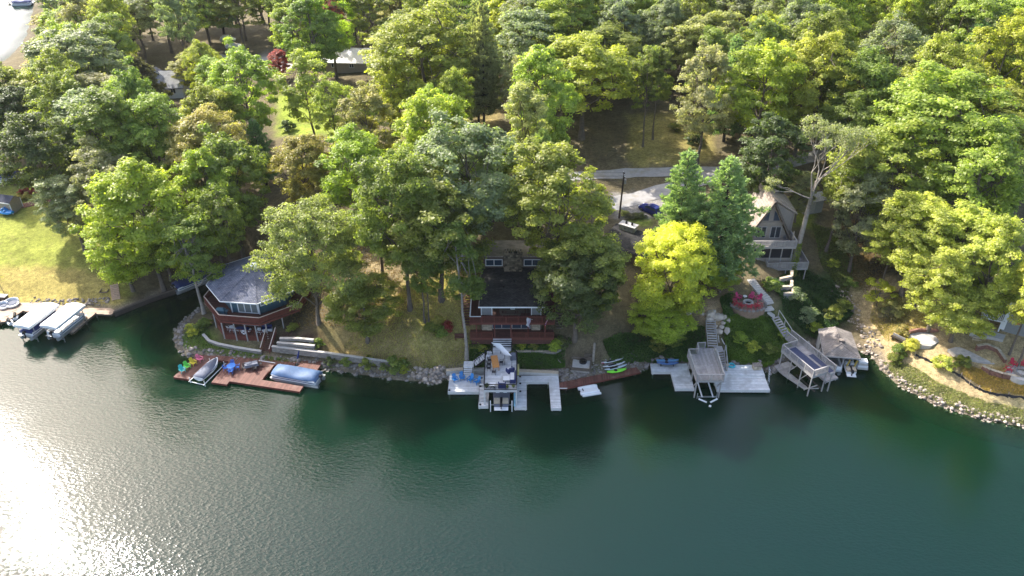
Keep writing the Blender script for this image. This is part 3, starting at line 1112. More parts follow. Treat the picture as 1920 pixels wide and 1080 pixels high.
at_base('locust', 598, 606, 20, 235, (.205, .222, .075), 'wide feathery olive-yellow tree overhanging the octagonal roof', jitter=.02)
hero('maple1', 555, 256, 110, 15, (.245, .235, .068), 'orange-tinged tree behind the wide feathery tree')
hero('maple2', 650, 240, 130, 17, 'yg', 'tall yellow-green tree up behind the feathery tree')
hero('oak1', 745, 300, 160, 24, 'gr', 'big dark-hearted green oak left of centre, above the dry slope')
hero('oak3', 700, 352, 100, 15, 'gr', 'green oak squeezed between feathery tree and dry slope')
at_base('oak2', 690, 640, 10, 120, 'gr', 'low green tree hanging over the shaded dry slope')
hero('oak0', 862, 238, 185, 23, 'gg', 'large pale grey-green oak behind the stone chimney house')
at_base('oak2', 828, 562, 20, 190, 'gr', 'broad oak with thick trunk on the sunlit dry grass')
at_base('open0', 797, 605, 15, 70, 'gr', 'slender twin-stemmed tree on the sunlit dry grass')
at_base('open2', 804, 604, 14, 60, 'gr', 'thin stem right next to the twin-stemmed tree on dry grass')
at_base('slim', 875, 673, 21, 95, 'gr', 'slim pale-barked tree rising beside the central dock stairs', rz=0)
hero('oak3', 1050, 290, 190, 22, 'gr', 'broad green oak behind and right of the stone chimney')
hero('pine1', 1015, 243, 100, 18, 'pl', 'pale yellow-green pine above the broad oak', jitter=.03)
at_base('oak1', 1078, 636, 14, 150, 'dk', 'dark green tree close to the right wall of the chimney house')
hero('maple0', 1108, 445, 150, 15, 'gr', 'round green tree between chimney house and golden maple')
hero('yellow', 1268, 448, 155, 14, 'ye', 'golden yellow maple glowing beside the two pines', jitter=.01)
at_base('maple1', 1232, 632, 6, 100, 'yg', 'low yellow-green tree under the golden maple by the grey dock')
hero('pine0', 1294, 276, 118, 21, 'pn', 'left one of the two blue-green pines by the driveway', jitter=.03)
hero('pine1', 1384, 290, 165, 21, 'pn', 'right one of two pines, nearer the pointed tan roof', jitter=.03)
at_base('maple1', 1350, 548, 6, 70, 'yg', 'small bright green tree below the right pine')
# right side
hero('oak2', 1690, 246, 190, 20, 'lg', 'light green oak at the right side of the bare ravine')
hero('oak0', 1800, 140, 230, 24, 'lg', 'very broad light green oak on the right hillside')
hero('oak3', 1905, 55, 160, 24, 'yg', 'sunlit yellow-green tree at the upper right edge')
hero('maple2', 1880, 235, 170, 22, 'lg', 'round light green tree at right edge above the yellow group')
hero('maple0', 1640, 330, 110, 17, 'gg', 'dull grey-green tree leaning over the dark ravine')
hero('oak1', 1745, 378, 155, 16, 'yl', 'pale yellow-green tree topping the group above the right yard', jitter=.04)
hero('maple1', 1830, 390, 150, 16, 'yl', 'second pale yellow tree of the right yard group, further right', jitter=.04)
at_base('tall1', 1714, 578, 13, 75, 'yg', 'young maple with bare lower trunk in the right yard', jitter=.03)
hero('oak2', 1792, 470, 130, 14, 'yl', 'spreading pale yellow tree hiding the lake house roof', jitter=.04)
hero('maple2', 1890, 420, 130, 18, 'yl', 'pale yellow-green tree over the white porch', jitter=.04)
at_base('oak0', 1782, 640, 9, 115, 'yl', 'low pale yellow tree hanging over the paved patio', jitter=.04)
at_base('tall1', 1690, 562, 15, 70, 'yg', 'slender double-trunk tree on the right yard grass')
at_base('tall0', 1655, 530, 16, 60, 'yg', 'thin dark-stemmed tree standing alone near the ravine mouth')
at_base('sapling', 1643, 575, 4, 55, 'ye', 'small golden sapling by the ravine mouth', jitter=.03)
at_base('open1', 1892, 665, 17, 80, 'yl', 'mossy trunk tree left of the red chairs at the right edge')
at_base('open2', 1905, 688, 18, 85, 'yl', 'tree with grey trunk beside the stone fire circle at right edge')
at_base('tall1', 1548, 470, 20, 80, 'gr', 'ivy-wrapped tree behind the leaning bare tree')
# middle and back
hero('open0', 568, 100, 105, 21, 'lg', 'light green tree with forked trunk on the small back lawn', jitter=.04)
hero('open1', 622, 150, 80, 18, 'lg', 'twin-trunk tree at the right side of the small back lawn')
hero('oak3', 275, 188, 140, 20, 'lg', 'large light green oak below the grey house roof at back left')
hero('maple2', 372, 165, 100, 19, 'lg', 'light green tree in front of the back white cars')
hero('oak0', 445, 98, 120, 22, 'lg', 'airy light green oak before the pale back driveway')
hero('cedar', 242, 103, 90, 13, 'br', 'brownish conical cedar left of the grey house roof', jitter=.03)
hero('maple0', 345, 103, 60, 9, 'or', 'small orange tree above the grey house roof')
hero('oak1', 125, 58, 160, 22, 'gg', 'grey-green spreading tree on the far cove shore')
hero('maple1', 95, 95, 100, 11, 'or', 'orange-tinged low tree by the far cove')
hero('maple2', 90, 20, 60, 9, 'or', 'small orange tree at the top corner beside the far cove')
hero('tall1', 612, -5, 45, 16, 'rd', 'red-leaved tree at the top of the wood')
hero('maple1', 520, 95, 40, 7, 'rd', 'small red maple beside the back driveway')
hero('oak2', 790, 30, 200, 24, 'lg', 'massive bright green tree in the upper middle wood')
hero('maple0', 742, 112, 70, 18, 'yg', 'yellow-green tree right of the white back roof')
hero('oak3', 690, 182, 110, 17, 'ol', 'olive green tree below the white back roof')
hero('maple2', 800, 165, 100, 17, 'yg', 'yellow-green round tree below the massive bright tree')
at_base('pine0', 898, 235, 26, 75, 'gg', 'tall dark pine with bare trunk, left of a pair')
at_base('pine1', 908, 245, 27, 80, 'gg', 'tall dark pine with bare trunk, right of a pair')
hero('oak0', 1100, 70, 190, 20, 'yg', 'huge yellow-green oak in the upper centre')
hero('maple1', 1015, 95, 110, 24, 'lg', 'light green tree left of the huge upper oak')
hero('tall0', 990, 168, 90, 22, 'ol', 'narrow olive tree in front of the huge upper oak')
hero('oak1', 1445, 92, 140, 21, 'yg', 'yellow-green oak between the pale road and right hillside', jitter=.04)
hero('oak2', 1535, 72, 150, 22, 'lg', 'light green oak right of the yellow-green hillside oak')
hero('maple2', 1632, 95, 130, 21, 'gr', 'mid-green round tree high on the right hillside')
at_base('open2', 1205, 275, 19, 70, 'gr', 'open tree standing in the dappled back clearing')
hero('oak3', 1335, 110, 120, 20, 'gg', 'grey-green oak right of the dappled back clearing')
at_base('tall0', 1310, 235, 19, 70, 'gr', 'straight-trunk tree at the edge of the dappled clearing')
at_base('tall1', 1224, 262, 18, 60, 'gr', 'lone straight trunk in the dappled clearing')
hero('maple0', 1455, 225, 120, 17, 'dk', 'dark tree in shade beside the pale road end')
hero('maple1', 1510, 325, 60, 9, 'gg', 'grey-leaved small tree behind the tan pointed roof')

# ------------------------------------------------------------------ the rest of the wood
KEEP_CLEAR = [
    [(0, 325), (115, 325), (230, 470), (330, 600), (0, 640)], [(330, 495), (560, 500), (640, 690), (320, 690)], [(770, 500), (890, 500), (890, 710), (640, 710), (700, 600)],
    [(880, 462), (1060, 462), (1070, 700), (870, 700)], [(1150, 325), (1250, 320), (1255, 405), (1245, 430), (1130, 430)], [(1190, 215), (1330, 215), (1330, 300), (1180, 320)],
    [(1130, 315), (1230, 312), (1230, 335), (1130, 338)], [(1400, 300), (1500, 293), (1500, 315), (1400, 325)], [(1410, 335), (1505, 335), (1525, 530), (1390, 530)], [(1490, 375), (1625, 390), (1665, 560), (1500, 600)],
    [(1600, 480), (1760, 560), (1940, 560), (1940, 800), (1600, 700)], [(530, 178), (610, 178), (620, 250), (525, 252)], [(272, 138), (325, 138), (325, 165), (270, 165)], [(635, 108), (705, 104), (700, 132), (640, 138)],
    [(490, 103), (520, 103), (520, 135), (488, 135)], [(-100, -60), (70, -60), (55, 60), (30, 110), (-100, 122)], [(645, 268), (678, 268), (672, 300), (648, 300)], [(405, 72), (450, 72), (450, 108), (405, 108)],
    [(1120, 325), (1180, 325), (1180, 405), (1120, 405)], [(1300, 540), (1500, 540), (1480, 700), (1200, 700)], [(1000, 560), (1220, 640), (1200, 720), (1000, 720)], [(885, 150), (935, 150), (930, 250), (880, 250)],
    [(1225, 275), (1440, 290), (1440, 500), (1225, 520)], [(1190, 410), (1340, 410), (1340, 640), (1190, 640)], [(480, 360), (690, 360), (690, 630), (480, 630)], [(1600, 330), (1920, 380), (1920, 700), (1650, 560)],
]
KC = [np.array(k, float) for k in KEEP_CLEAR]
_th = np.linspace(0, 2 * math.pi, 14, endpoint=False)


_sl = [G(*q) for q in SUNLIT]


def shades(x, y, z, h, r):
    n = []
    for k, q in enumerate(_sl):
        for f, rr in ((.55, 1.0), (.8, .75)):
            c = Vector((x, y, z + h * f)) - q
            t = c.dot(SUN)
            if t > 2 and (c - SUN * t).length < r * rr * .8:
                n.append(SUNLIT[k])
                break
    return n


for o_ in [o for o in SC.objects if o.get('category') == 'tree']:
    hh = o_.scale.z
    w_ = shades(o_.location.x, o_.location.y, o_.location.z, 20 * hh, o_.scale.x * 4.6)
    if w_:
        print('SHADE', w_, o_['label'])


for o_ in [o for o in SC.objects if o.get('category') == 'tree']:
    hh = 20 * o_.scale.z
    for T_ in ((1880, 600), (1402, 568), (1221, 391), (1175, 415), (1510, 400), (1840, 640)):
        for f in (.45, .6, .75, .9):
            a_ = project(o_.location.x, o_.location.y, o_.location.z + f * hh)
            if math.hypot(a_[0] - T_[0], a_[1] - T_[1]) < o_.scale.x * 4.6 * a_[2] * .9:
                print('COVER', T_, o_['label'])
                break


def blocks_view(x, y, z, h, r):
    pts = []
    for zz, rr in ((z + h * .97, .35), (z + h * .8, .85), (z + h * .6, 1.0), (z + h * .42, .8)):
        for t in _th:
            a = project(x + rr * r * math.cos(t), y + rr * r * math.sin(t), zz)
            pts.append(a[:2])
    for zz in (0, .2):
        pts.append(project(x, y, z + zz * h)[:2])
    q = np.array(pts)
    return any(inside(q[:, 0], q[:, 1], k).any() for k in KC)


def zone(px):
    return ('wood between the left lawn and the far cove' if px < 480 else 'middle wood above the octagonal house' if px < 880 else
            'wood behind the stone chimney house' if px < 1180 else 'hillside wood above the gravel road' if px < 1540 else 'wooded slope right of the bare ravine')


LAND_MARKS = [((5, 60), 'far cove'), ((297, 150), 'grey-roofed back house'), ((665, 118), 'white-roofed house'), ((440, 88), 'parked white cars'), ((570, 215), 'small back lawn'), ((785, 95), 'massive bright green tree'),
              ((1110, 120), 'huge yellow-green oak'), ((903, 130), 'two dark tall pines'), ((1260, 250), 'dappled clearing'), ((1480, 305), 'end of the gravel road'), ((1525, 375), 'grey shed'), ((1800, 190), 'very broad hillside oak'),
              ((1900, 90), 'upper right corner'), ((575, 420), 'wide feathery tree'), ((455, 330), 'octagonal house oak'), ((860, 290), 'pale grey-green oak'), ((660, 285), 'hidden tan roof'), ((60, 420), 'left lawn'),
              ((15, 380), 'tan garden shed'), ((340, 520), 'inlet boat'), ((1050, 340), 'oak behind the chimney'), ((1460, 150), 'yellow-green hillside oak'), ((1650, 150), 'mid-green hillside tree'), ((1690, 300), 'ravine oak'), ((240, 150), 'brownish cedar'),
              ((610, 20), 'red-leaved tree'), ((750, 15), 'upper middle edge'), ((1300, 30), 'upper centre edge'), ((1560, 20), 'upper hillside edge'), ((1000, 15), 'edge over dark pines'), ((300, 20), 'upper left edge')]
FILLS = []


def fill_label(t, x, y, h, c, sw):
    px, py, _ = project(x, y, t.location.z + h * .7)
    q, nm = min(LAND_MARKS, key=lambda m: (m[0][0] - px) ** 2 + ((m[0][1] - py) * 1.3) ** 2)
    dx, dy = px - q[0], py - q[1]
    rel = ('right of' if dx > 0 else 'left of') if abs(dx) > abs(dy) * 1.2 else ('above' if dy < 0 else 'below')
    t['label'] = f'{COL_WORD[c]} {sw} tree {rel} the {nm}'
    FILLS.append((px, t))


def settle_labels():
    by = {}
    for px, t in FILLS:
        by.setdefault(t['label'], []).append((px, t))
    for lab, ts in by.items():
        if len(ts) < 2:
            continue
        ts.sort(key=lambda a: a[0])
        n = len(ts)
        for k, (px, t) in enumerate(ts):
            w = ('left one of two: ', 'right one of two: ')[k] if n == 2 else ('leftmost' if k == 0 else 'rightmost' if k == n - 1 else ('second', 'third', 'fourth', 'fifth', 'sixth', 'seventh')[k - 1] + ' from left') + f' of {("three", "four", "five", "six", "seven", "eight")[n - 3]}: '
            t['label'] = w + lab


MIX = ['gr', 'gr', 'lg', 'lg', 'lg', 'yg', 'yg', 'gg', 'gg', 'ol', 'yg', 'gr', 'gr', 'lg', 'gg', 'lg']
PR = ['oak0', 'oak1', 'oak2', 'oak3', 'oak4', 'oak5', 'maple0', 'maple1', 'maple2', 'maple3', 'maple4', 'open0', 'open1', 'open2', 'open3', 'tall0', 'tall1', 'tall2']
cand = []
yy = 100.0
row = 0
while yy < 262:
    half = .66 * (yy * CP + 60 * SP) + 14
    xx = -half + (row % 2) * 4
    while xx < half:
        cand.append((xx + rnd.uniform(-2.6, 2.6), yy + rnd.uniform(-2.6, 2.6)))
        xx += 7.8 + (yy > 190) * 3
    yy += 7.2 + (yy > 190) * 3
    row += 1
rnd.shuffle(cand)
cand.sort(key=lambda c: c[1])
nfill = 0
XY = [t for t in TREES]
ca = np.array(cand)
cins = inside(ca[:, 0], ca[:, 1], LAND) & (seg_dist(ca[:, 0], ca[:, 1], LAND) > 5)
cz = ground_np(ca[:, 0], ca[:, 1])
for i, (x, y) in enumerate(cand):
    if not cins[i] or nfill >= 225:
        continue
    r = rnd.uniform(4.8, 7.0)
    h = rnd.uniform(16, 24)
    if any((x - a) ** 2 + (y - b) ** 2 < (.55 * (r + c)) ** 2 for a, b, c in XY):
        continue
    z = cz[i]
    px, py, s = project(x, y, z + h * .7)
    if px < -90 or px > 2010 or py < -90:
        continue
    if project(x, y, z)[1] > 470:
        continue
    if shades(x, y, z, h, r):
        continue
    if blocks_view(x, y, z, h, r):
        h, r = h * .72, r * .62
        if blocks_view(x, y, z, h, r):
            continue
    c = rnd.choice(MIX)
    pr = rnd.choice(PR)
    if rnd.random() < .04:
        pr, r = 'pine0', r * .8
        c = 'pn'
    sw = SHAPE_WORD[pr.rstrip('0123456789')]
    t = plant_tree(pr, x, y, h, r, c, '', group=f'trees of the {zone(px)}')
    fill_label(t, x, y, h, c, sw)
    XY.append((x, y, r))
    nfill += 1
settle_labels()
print('fill trees', nfill, 'all', len(TREES))
# ------------------------------------------------------------------ builders shared by docks and houses
def boards(mb, poly, z, bw=.14, gap=.012, th=.035, along='x', zf=None):
    """deck boards that fill a polygon (even-odd), top face at z"""
    pts = [(p[0], p[1]) if along == 'x' else (p[1], p[0]) for p in poly]
    y0, y1 = min(p[1] for p in pts), max(p[1] for p in pts)
    n = len(pts)
    y = y0
    while y < y1 - .03:
        ym = y + bw / 2
        xs = []
        for i in range(n):
            a, b = pts[i], pts[(i + 1) % n]
            if (a[1] > ym) != (b[1] > ym):
                xs.append(a[0] + (b[0] - a[0]) * (ym - a[1]) / (b[1] - a[1]))
        xs.sort()
        for k in range(0, len(xs) - 1, 2):
            l0, l1 = xs[k], xs[k + 1]
            m = max(1, int((l1 - l0) / 4.2 + .5))
            cuts = [l0 + (l1 - l0) * q / m + (rnd.uniform(-.6, .6) if 0 < q < m else 0) for q in range(m + 1)]
            for q in range(m):
                c = ((cuts[q] + cuts[q + 1]) / 2, ym, z - th / 2 + rnd.uniform(-.002, .002))
                d = (cuts[q + 1] - cuts[q] - .006, bw - gap, th)
                if along == 'x':
                    mb.box(c, d)
                else:
                    mb.box((c[1], c[0], c[2]), (d[1], d[0], d[2]))
        y += bw
    return mb


def deck(parent, poly, z, m, along='x', fm=None, fascia=.24, bw=.14):
    obj('deck_board', boards(MB(), poly, z, bw, along=along), m, parent, kind='stuff')
    ins = MB()
    ins.prism(poly, z - .04 - fascia, z - .045)
    return obj('deck_frame', ins, fm or m, parent)


def piles(parent, pts, z0, z1, r, m, name='pile'):
    me = None
    for p in pts:
        if me is None:
            mb = MB().tube([(0, 0, z0), (0, 0, z1)], r, 8)
            me = bpy.data.meshes.new(name)
            me.from_pydata([tuple(v) for v in mb.v], [], mb.f)
            me.materials.append(m)
        inst(name, me, parent, (p[0], p[1], 0))


_posts = {}


def post_mesh(h, w, m):
    k = (round(h, 2), w, m.name)
    if k not in _posts:
        mb = MB().box((0, 0, h / 2), (w, w, h))
        me = bpy.data.meshes.new('post')
        me.from_pydata(mb.v, [], mb.f)
        me.materials.append(m)
        _posts[k] = me
    return _posts[k]


def rail(parent, pts, h=1.0, m=None, cap=None, bal=.15, bw=.04, pw=.10, every=1.8, cables=False, low=.1):
    cap = cap or m
    bm = MB()
    done = set()
    for i in range(len(pts) - 1):
        a, b = Vector(pts[i]), Vector(pts[i + 1])
        L_ = (b - a).length
        n = max(1, round(L_ / every))
        for k in range(n + 1):
            p = a.lerp(b, k / n)
            key = (round(p.x, 1), round(p.y, 1))
            if key in done:
                continue
            done.add(key)
            inst('post', post_mesh(h + .02, pw, m), parent, tuple(p), math.atan2(b.y - a.y, b.x - a.x))
        up = Vector((0, 0, h))
        obj('top_rail', MB().bar(a + up + Vector((0, 0, .043)), b + up + Vector((0, 0, .043)), .15, .04), cap, parent)
        obj('bottom_rail', MB().bar(a + Vector((0, 0, low)), b + Vector((0, 0, low)), .05, .07), m, parent)
        if cables:
            for q in range(5):
                z = Vector((0, 0, low + .1 + q * (h - low - .1) / 5.5))
                bm.bar(a + z, b + z, .018)
        elif bal:
            nb = int(L_ / bal)
            for q in range(1, nb):
                p = a.lerp(b, q / nb)
                bm.bar(p + Vector((0, 0, low + .036)), p + up, bw)
    if bm.f:
        obj('baluster', bm, m, parent, kind='stuff')


def stair_parts(parent, bot, top, width, n, m, sm=None, depth=None, name='tread', th=.05, risers=False):
    """treads from bot to top (both centre points), stringers on both sides"""
    bot, top = Vector(bot), Vector(top)
    run = Vector((top.x - bot.x, top.y - bot.y, 0))
    d = run.normalized()
    s = Vector((-d.y, d.x, 0))
    dep = depth or min(.34, run.length / n * 1.02)
    for k in range(n):
        p = bot.lerp(top, (k + .5) / n)
        z = bot.z + (top.z - bot.z) * (k + 1) / n
        a = p - d * dep / 2
        b = p + d * dep / 2
        q = [a - s * width / 2, a + s * width / 2, b + s * width / 2, b - s * width / 2]
        q = [q[0], q[3], q[2], q[1]]
        mb = MB().hexa([Vector((v.x, v.y, z - th)) for v in q], [Vector((v.x, v.y, z)) for v in q])
        obj(name, mb, m, parent)
    if sm:
        for e in (-1, 1):
            o = s * (width / 2 + .03) * e
            obj('stringer', MB().bar(bot + o + Vector((0, 0, -.05)), top + o + Vector((0, 0, -.05)), .06, .26), sm, parent)


def window(parent, o, u, w, h, fm, gm, cols=1, rows=1, fw=.08, out=.05, name='window'):
    """o = lower left corner seen from outside, u = horizontal direction; the outside is u turned clockwise"""
    o, u = Vector(o), Vector(u).normalized()
    n = Vector((u.y, -u.x, 0))
    mb = MB()
    O = o + n * (out / 2 + .004)
    Z = Vector((0, 0, 1))
    d = out
    mb.bar(O + Z * (fw / 2), O + u * w + Z * (fw / 2), d, fw)
    mb.bar(O + Z * (h - fw / 2), O + u * w + Z * (h - fw / 2), d, fw)
    for c in range(cols + 1):
        x = fw / 2 + (w - fw) * c / cols
        mb.bar(O + u * x + Z * fw, O + u * x + Z * (h - fw), fw, d)
    for r in range(1, rows):
        z = h * r / rows
        for c in range(cols):
            x0, x1 = fw + (w - fw) * c / cols, (w - fw) * (c + 1) / cols
            mb.bar(O + u * x0 + Z * z, O + u * x1 + Z * z, d, fw * .7)
    f = obj(name, mb, fm, parent)
    for c in range(cols):
        for r in range(rows):
            x0 = fw + (w - fw) * c / cols
            x1 = (w - fw) * (c + 1) / cols
            z0, z1 = h * r / rows + fw * .6, h * (r + 1) / rows - fw * .6
            p = o + n * .012
            obj('pane', MB().hexa([p + u * x0 + Z * z0 - n * .008, p + u * x1 + Z * z0 - n * .008, p + u * x1 + Z * z0 + n * .012, p + u * x0 + Z * z0 + n * .012],
                                  [p + u * x0 + Z * z1 - n * .008, p + u * x1 + Z * z1 - n * .008, p + u * x1 + Z * z1 + n * .012, p + u * x0 + Z * z1 + n * .012]), gm, f)
    return f


def block_wall(name, label, cat, pts, top, h, m, cap=None, bl=.42, bh=.18, th=.34, part='block'):
    """low wall of courses of blocks along world points; top = height of the wall's top (number or list)"""
    tops = top if hasattr(top, '__len__') else [top] * len(pts)
    t = thing(name, label, cat, (pts[0][0], pts[0][1], tops[0] - h), absolute=True)
    mb, mc = MB(), MB()
    nc = max(1, round(h / bh))
    for i in range(len(pts) - 1):
        a, b = Vector((*pts[i][:2], 0)), Vector((*pts[i + 1][:2], 0))
        L_ = (b - a).length
        d = (b - a).normalized()
        rz = math.atan2(d.y, d.x)
        s = Vector((-d.y, d.x, 0))
        for c in range(nc):
            x = -(c % 2) * bl / 2
            while x < L_ - .02:
                x0, x1 = max(0, x), min(L_, x + bl)
                if x1 - x0 > .05:
                    p = a + d * ((x0 + x1) / 2) + s * rnd.uniform(-.018, .018)
                    f = ((x0 + x1) / 2) / L_
                    tz = tops[i] * (1 - f) + tops[i + 1] * f
                    mb.box((p.x, p.y, tz - (c + .5) * h / nc), (x1 - x0 - .014, th, h / nc - .012), rz)
                x += bl
        if cap:
            n = max(1, round(L_ / .6))
            for q in range(n):
                f = (q + .5) / n
                p = a + d * (L_ * f)
                mc.box((p.x, p.y, tops[i] * (1 - f) + tops[i + 1] * f + .035), (L_ / n - .012, th + .08, .066), rz)
    obj(part, mb, m, t, kind='stuff')
    if cap:
        obj('cap_stone', mc, cap, t, kind='stuff')
    return t


CHAIRS = {}


def adirondack(loc, rz, col, label, group=None):
    if 'a' not in CHAIRS:
        t = thing('adirondack_chair', label, 'chair', loc, rz, group)
        mb = MB()
        for k in range(5):
            y = -.30 + k * .115
            mb.box((0, y, .36 - k * .025), (.54, .10, .022))
        obj('seat', mb, plastic, t)
        mb = MB()
        for k in range(5):
            x = -.22 + k * .11
            hgt = .78 - abs(k - 2) * .05
            mb.hexa([(x - .05, .22, .26), (x + .05, .22, .26), (x + .05, .245, .26), (x - .05, .245, .26)],
                    [(x - .05, .22 + hgt * .42, .26 + hgt), (x + .05, .22 + hgt * .42, .26 + hgt), (x + .05, .245 + hgt * .42, .26 + hgt), (x - .05, .245 + hgt * .42, .26 + hgt)])
        obj('backrest', mb, plastic, t)
        for s in (-1, 1):
            obj('arm', MB().box((s * .34, -.02, .56), (.14, .72, .025)), plastic, t)
            obj('leg', MB().box((s * .30, -.33, .273), (.04, .10, .546)), plastic, t)
            obj('leg', MB().hexa([(s * .30 - .02, .42, 0), (s * .30 + .02, .42, 0), (s * .30 + .02, .52, 0), (s * .30 - .02, .52, 0)],
                                 [(s * .30 - .02, .20, .546), (s * .30 + .02, .20, .546), (s * .30 + .02, .31, .546), (s * .30 - .02, .31, .546)]), plastic, t)
        CHAIRS['a'] = t
    else:
        t = dup(CHAIRS['a'], loc, rz, label, group)
        if not group and 'group' in t:
            del t['group']
    paint(t, col)
    return t


def plastic_chair(loc, rz, col, label, group=None):
    if 'p' not in CHAIRS:
        t = thing('patio_chair', label, 'chair', loc, rz, group)
        obj('seat', MB().box((0, 0, .42), (.48, .46, .04), 0, (.5, .5)), plastic, t)
        mb = MB()
        for k in range(5):
            mb.bar((-.2 + k * .1, .22, .44), (-.2 + k * .1, .32, .86), .07, .025)
        mb.bar((-.24, .325, .88), (.24, .325, .88), .03, .06)
        obj('backrest', mb, plastic, t)
        for s in (-1, 1):
            obj('arm', MB().bar((s * .27, -.2, .64), (s * .27, .28, .66), .05, .03), plastic, t)
            for y in (-.2, .2):
                obj('leg', MB().bar((s * .25, y * 1.15, 0), (s * .24, y, .62 if y < 0 else .42), .045), plastic, t)
        CHAIRS['p'] = t
    else:
        t = dup(CHAIRS['p'], loc, rz, label, group)
        if not group and 'group' in t:
            del t['group']
    paint(t, col)
    return t


def oval(cx, z, w, h, x, n=10, bottom=.0):
    """section of a hull or cover in the plane x = const"""
    pts = []
    for k in range(n):
        a = 2 * math.pi * k / n
        y, q = math.cos(a), math.sin(a)
        y = math.copysign(abs(y) ** .7, y)
        q = math.copysign(abs(q) ** .8, q)
        if q < 0:
            q *= bottom if bottom else 1
        pts.append((x, cx + y * w / 2, z + q * h))
    return pts


def outboard(parent, x, z, m=None):
    o = obj('outboard_motor', MB().loft([oval(0, z + .75, .3, .12, x - .25), oval(0, z + .78, .42, .22, x - .1), oval(0, z + .78, .42, .22, x + .15), oval(0, z + .74, .3, .12, x + .28)]), m or black_metal, parent)
    obj('motor_leg', MB().box((x, 0, z + .2), (.16, .12, .85)), m or black_metal, o)
    obj('propeller', MB().lathe([(.01, -.05), (.13, -.02), (.13, .02), (.01, .05)], 8, (x - .12, 0, z - .22)), m or black_metal, o)


def pontoon_boat(loc, rz, L_, W, cover, label, panel=None, rideup=0.0, group=None, peak=.55):
    t = thing('pontoon_boat', label, 'boat', loc, rz, group)
    for s in (-1, 1):
        y = s * (W / 2 - .35)
        obj('pontoon', MB().tube([(-L_ / 2, y, .12), (-L_ / 2 + .3, y, .12), (L_ / 2 - .9, y, .12), (L_ / 2 - .2, y, .30), (L_ / 2, y, .36)], [.25, .31, .31, .2, .04], 10), alu, t)
    obj('deck', MB().box((-.1, 0, .51), (L_ - .2, W, .12)), alu, t)
    pm = panel or offwhite
    for s in (-1, 1):
        p = obj('side_panel', MB().box((-.05, s * (W / 2 - .05), .86), (L_ - .9, .05, .56)), pm, t)
        obj('trim_stripe', MB().box((-.05, s * (W / 2 - .02), .80), (L_ - .95, .016, .14)), navy_fabric, p)
    obj('bow_panel', MB().box((L_ / 2 - .52, 0, .86), (.05, W - .2, .56)), pm, t)
    obj('stern_panel', MB().box((-L_ / 2 + .42, 0, .86), (.05, W - .2, .56)), pm, t)
    if cover:
        secs = []
        n = 9
        for i in range(n + 1):
            f = i / n
            x = -L_ / 2 + .25 + f * (L_ - .6)
            e = math.sin(math.pi * min(max(f, .02), .98)) ** .35
            hh = .12 + peak * (.55 + .45 * math.sin(f * math.pi * 3.0 + .6)) * e
            ww = (W + .06) * (.86 + .14 * e)
            secs.append([(x, -ww / 2, 1.02), (x, -ww / 2 + .02, 1.18), (x, -ww * .30, 1.20 + hh * .75), (x, 0, 1.22 + hh), (x, ww * .30, 1.20 + hh * .75), (x, ww / 2 - .02, 1.18), (x, ww / 2, 1.02)])
        obj('cover', MB().loft(secs), cover, t, smooth=True)
    outboard(t, -L_ / 2 + .02, .5)
    t.location.z += rideup
    return t


def hull_boat(loc, rz, L_, W, label, hullm, cover=None, name='motor_boat', cat='boat'):
    t = thing(name, label, cat, loc, rz)
    secs = []
    for f, w, zk, zs in ((0, .86, .05, .62), (.25, .95, -.05, .64), (.5, 1, -.08, .68), (.72, .88, -.02, .74), (.88, .55, .15, .82), (.97, .2, .42, .88), (1, .04, .66, .9)):
        x = -L_ / 2 + f * L_
        w *= W / 2
        secs.append([(x, 0, zk), (x, w * .85, zk + .22), (x, w, zs), (x, w * .86, zs + .03), (x, -w * .86, zs + .03), (x, -w, zs), (x, -w * .85, zk + .22)])
    obj('hull', MB().loft(secs), hullm, t, smooth=False)
    if cover:
        secs = []
        for f in (.02, .15, .35, .5, .65, .8, .93):
            x = -L_ / 2 + f * L_
            w = W / 2 * (1.02 if f < .6 else 1.02 - (f - .6) * 2.2)
            z = .68 + .2 * max(0, f - .5)
            hh = .2 + .45 * math.exp(-((f - .55) / .16) ** 2) + .12 * math.sin(f * 9)
            secs.append([(x, -w, z - .1), (x, -w * .9, z + .08), (x, -w * .35, z + hh * .8), (x, 0, z + hh), (x, w * .35, z + hh * .8), (x, w * .9, z + .08), (x, w, z - .1)])
        obj('cover', MB().loft(secs), cover, t, smooth=True)
    else:
        obj('cockpit_floor', MB().box((-L_ * .12, 0, .735), (L_ * .5, W * .74, .04)), grey_cover, t)
        for s in (-1, 1):
            obj('seat', MB().box((-.3, s * W * .22, .93), (.5, .5, .34), 0, (.42, .44)), offwhite, t)
            obj('sun_pad', MB().box((-L_ * .38, s * W * .24, .86), (1.0, W * .36, .24), 0, (.9, W * .32)), pale_stone, t)
        obj('engine_hatch', MB().box((-L_ * .36, 0, .90), (1.0, W * .14, .30), 0, (.8, W * .1)), black_metal, t)
        obj('windscreen', MB().hexa([(.5, -W * .36, .76), (.5, W * .36, .76), (.54, W * .36, .76), (.54, -W * .36, .76)], [(.1, -W * .32, 1.2), (.1, W * .32, 1.2), (.14, W * .32, 1.2), (.14, -W * .32, 1.2)]), dark_glass, t)
        obj('swim_platform', MB().box((-L_ / 2 - .3, 0, .3), (.62, W * .8, .08)), offwhite, t)
        outboard(t, -L_ / 2 - .35, .25)
    return t


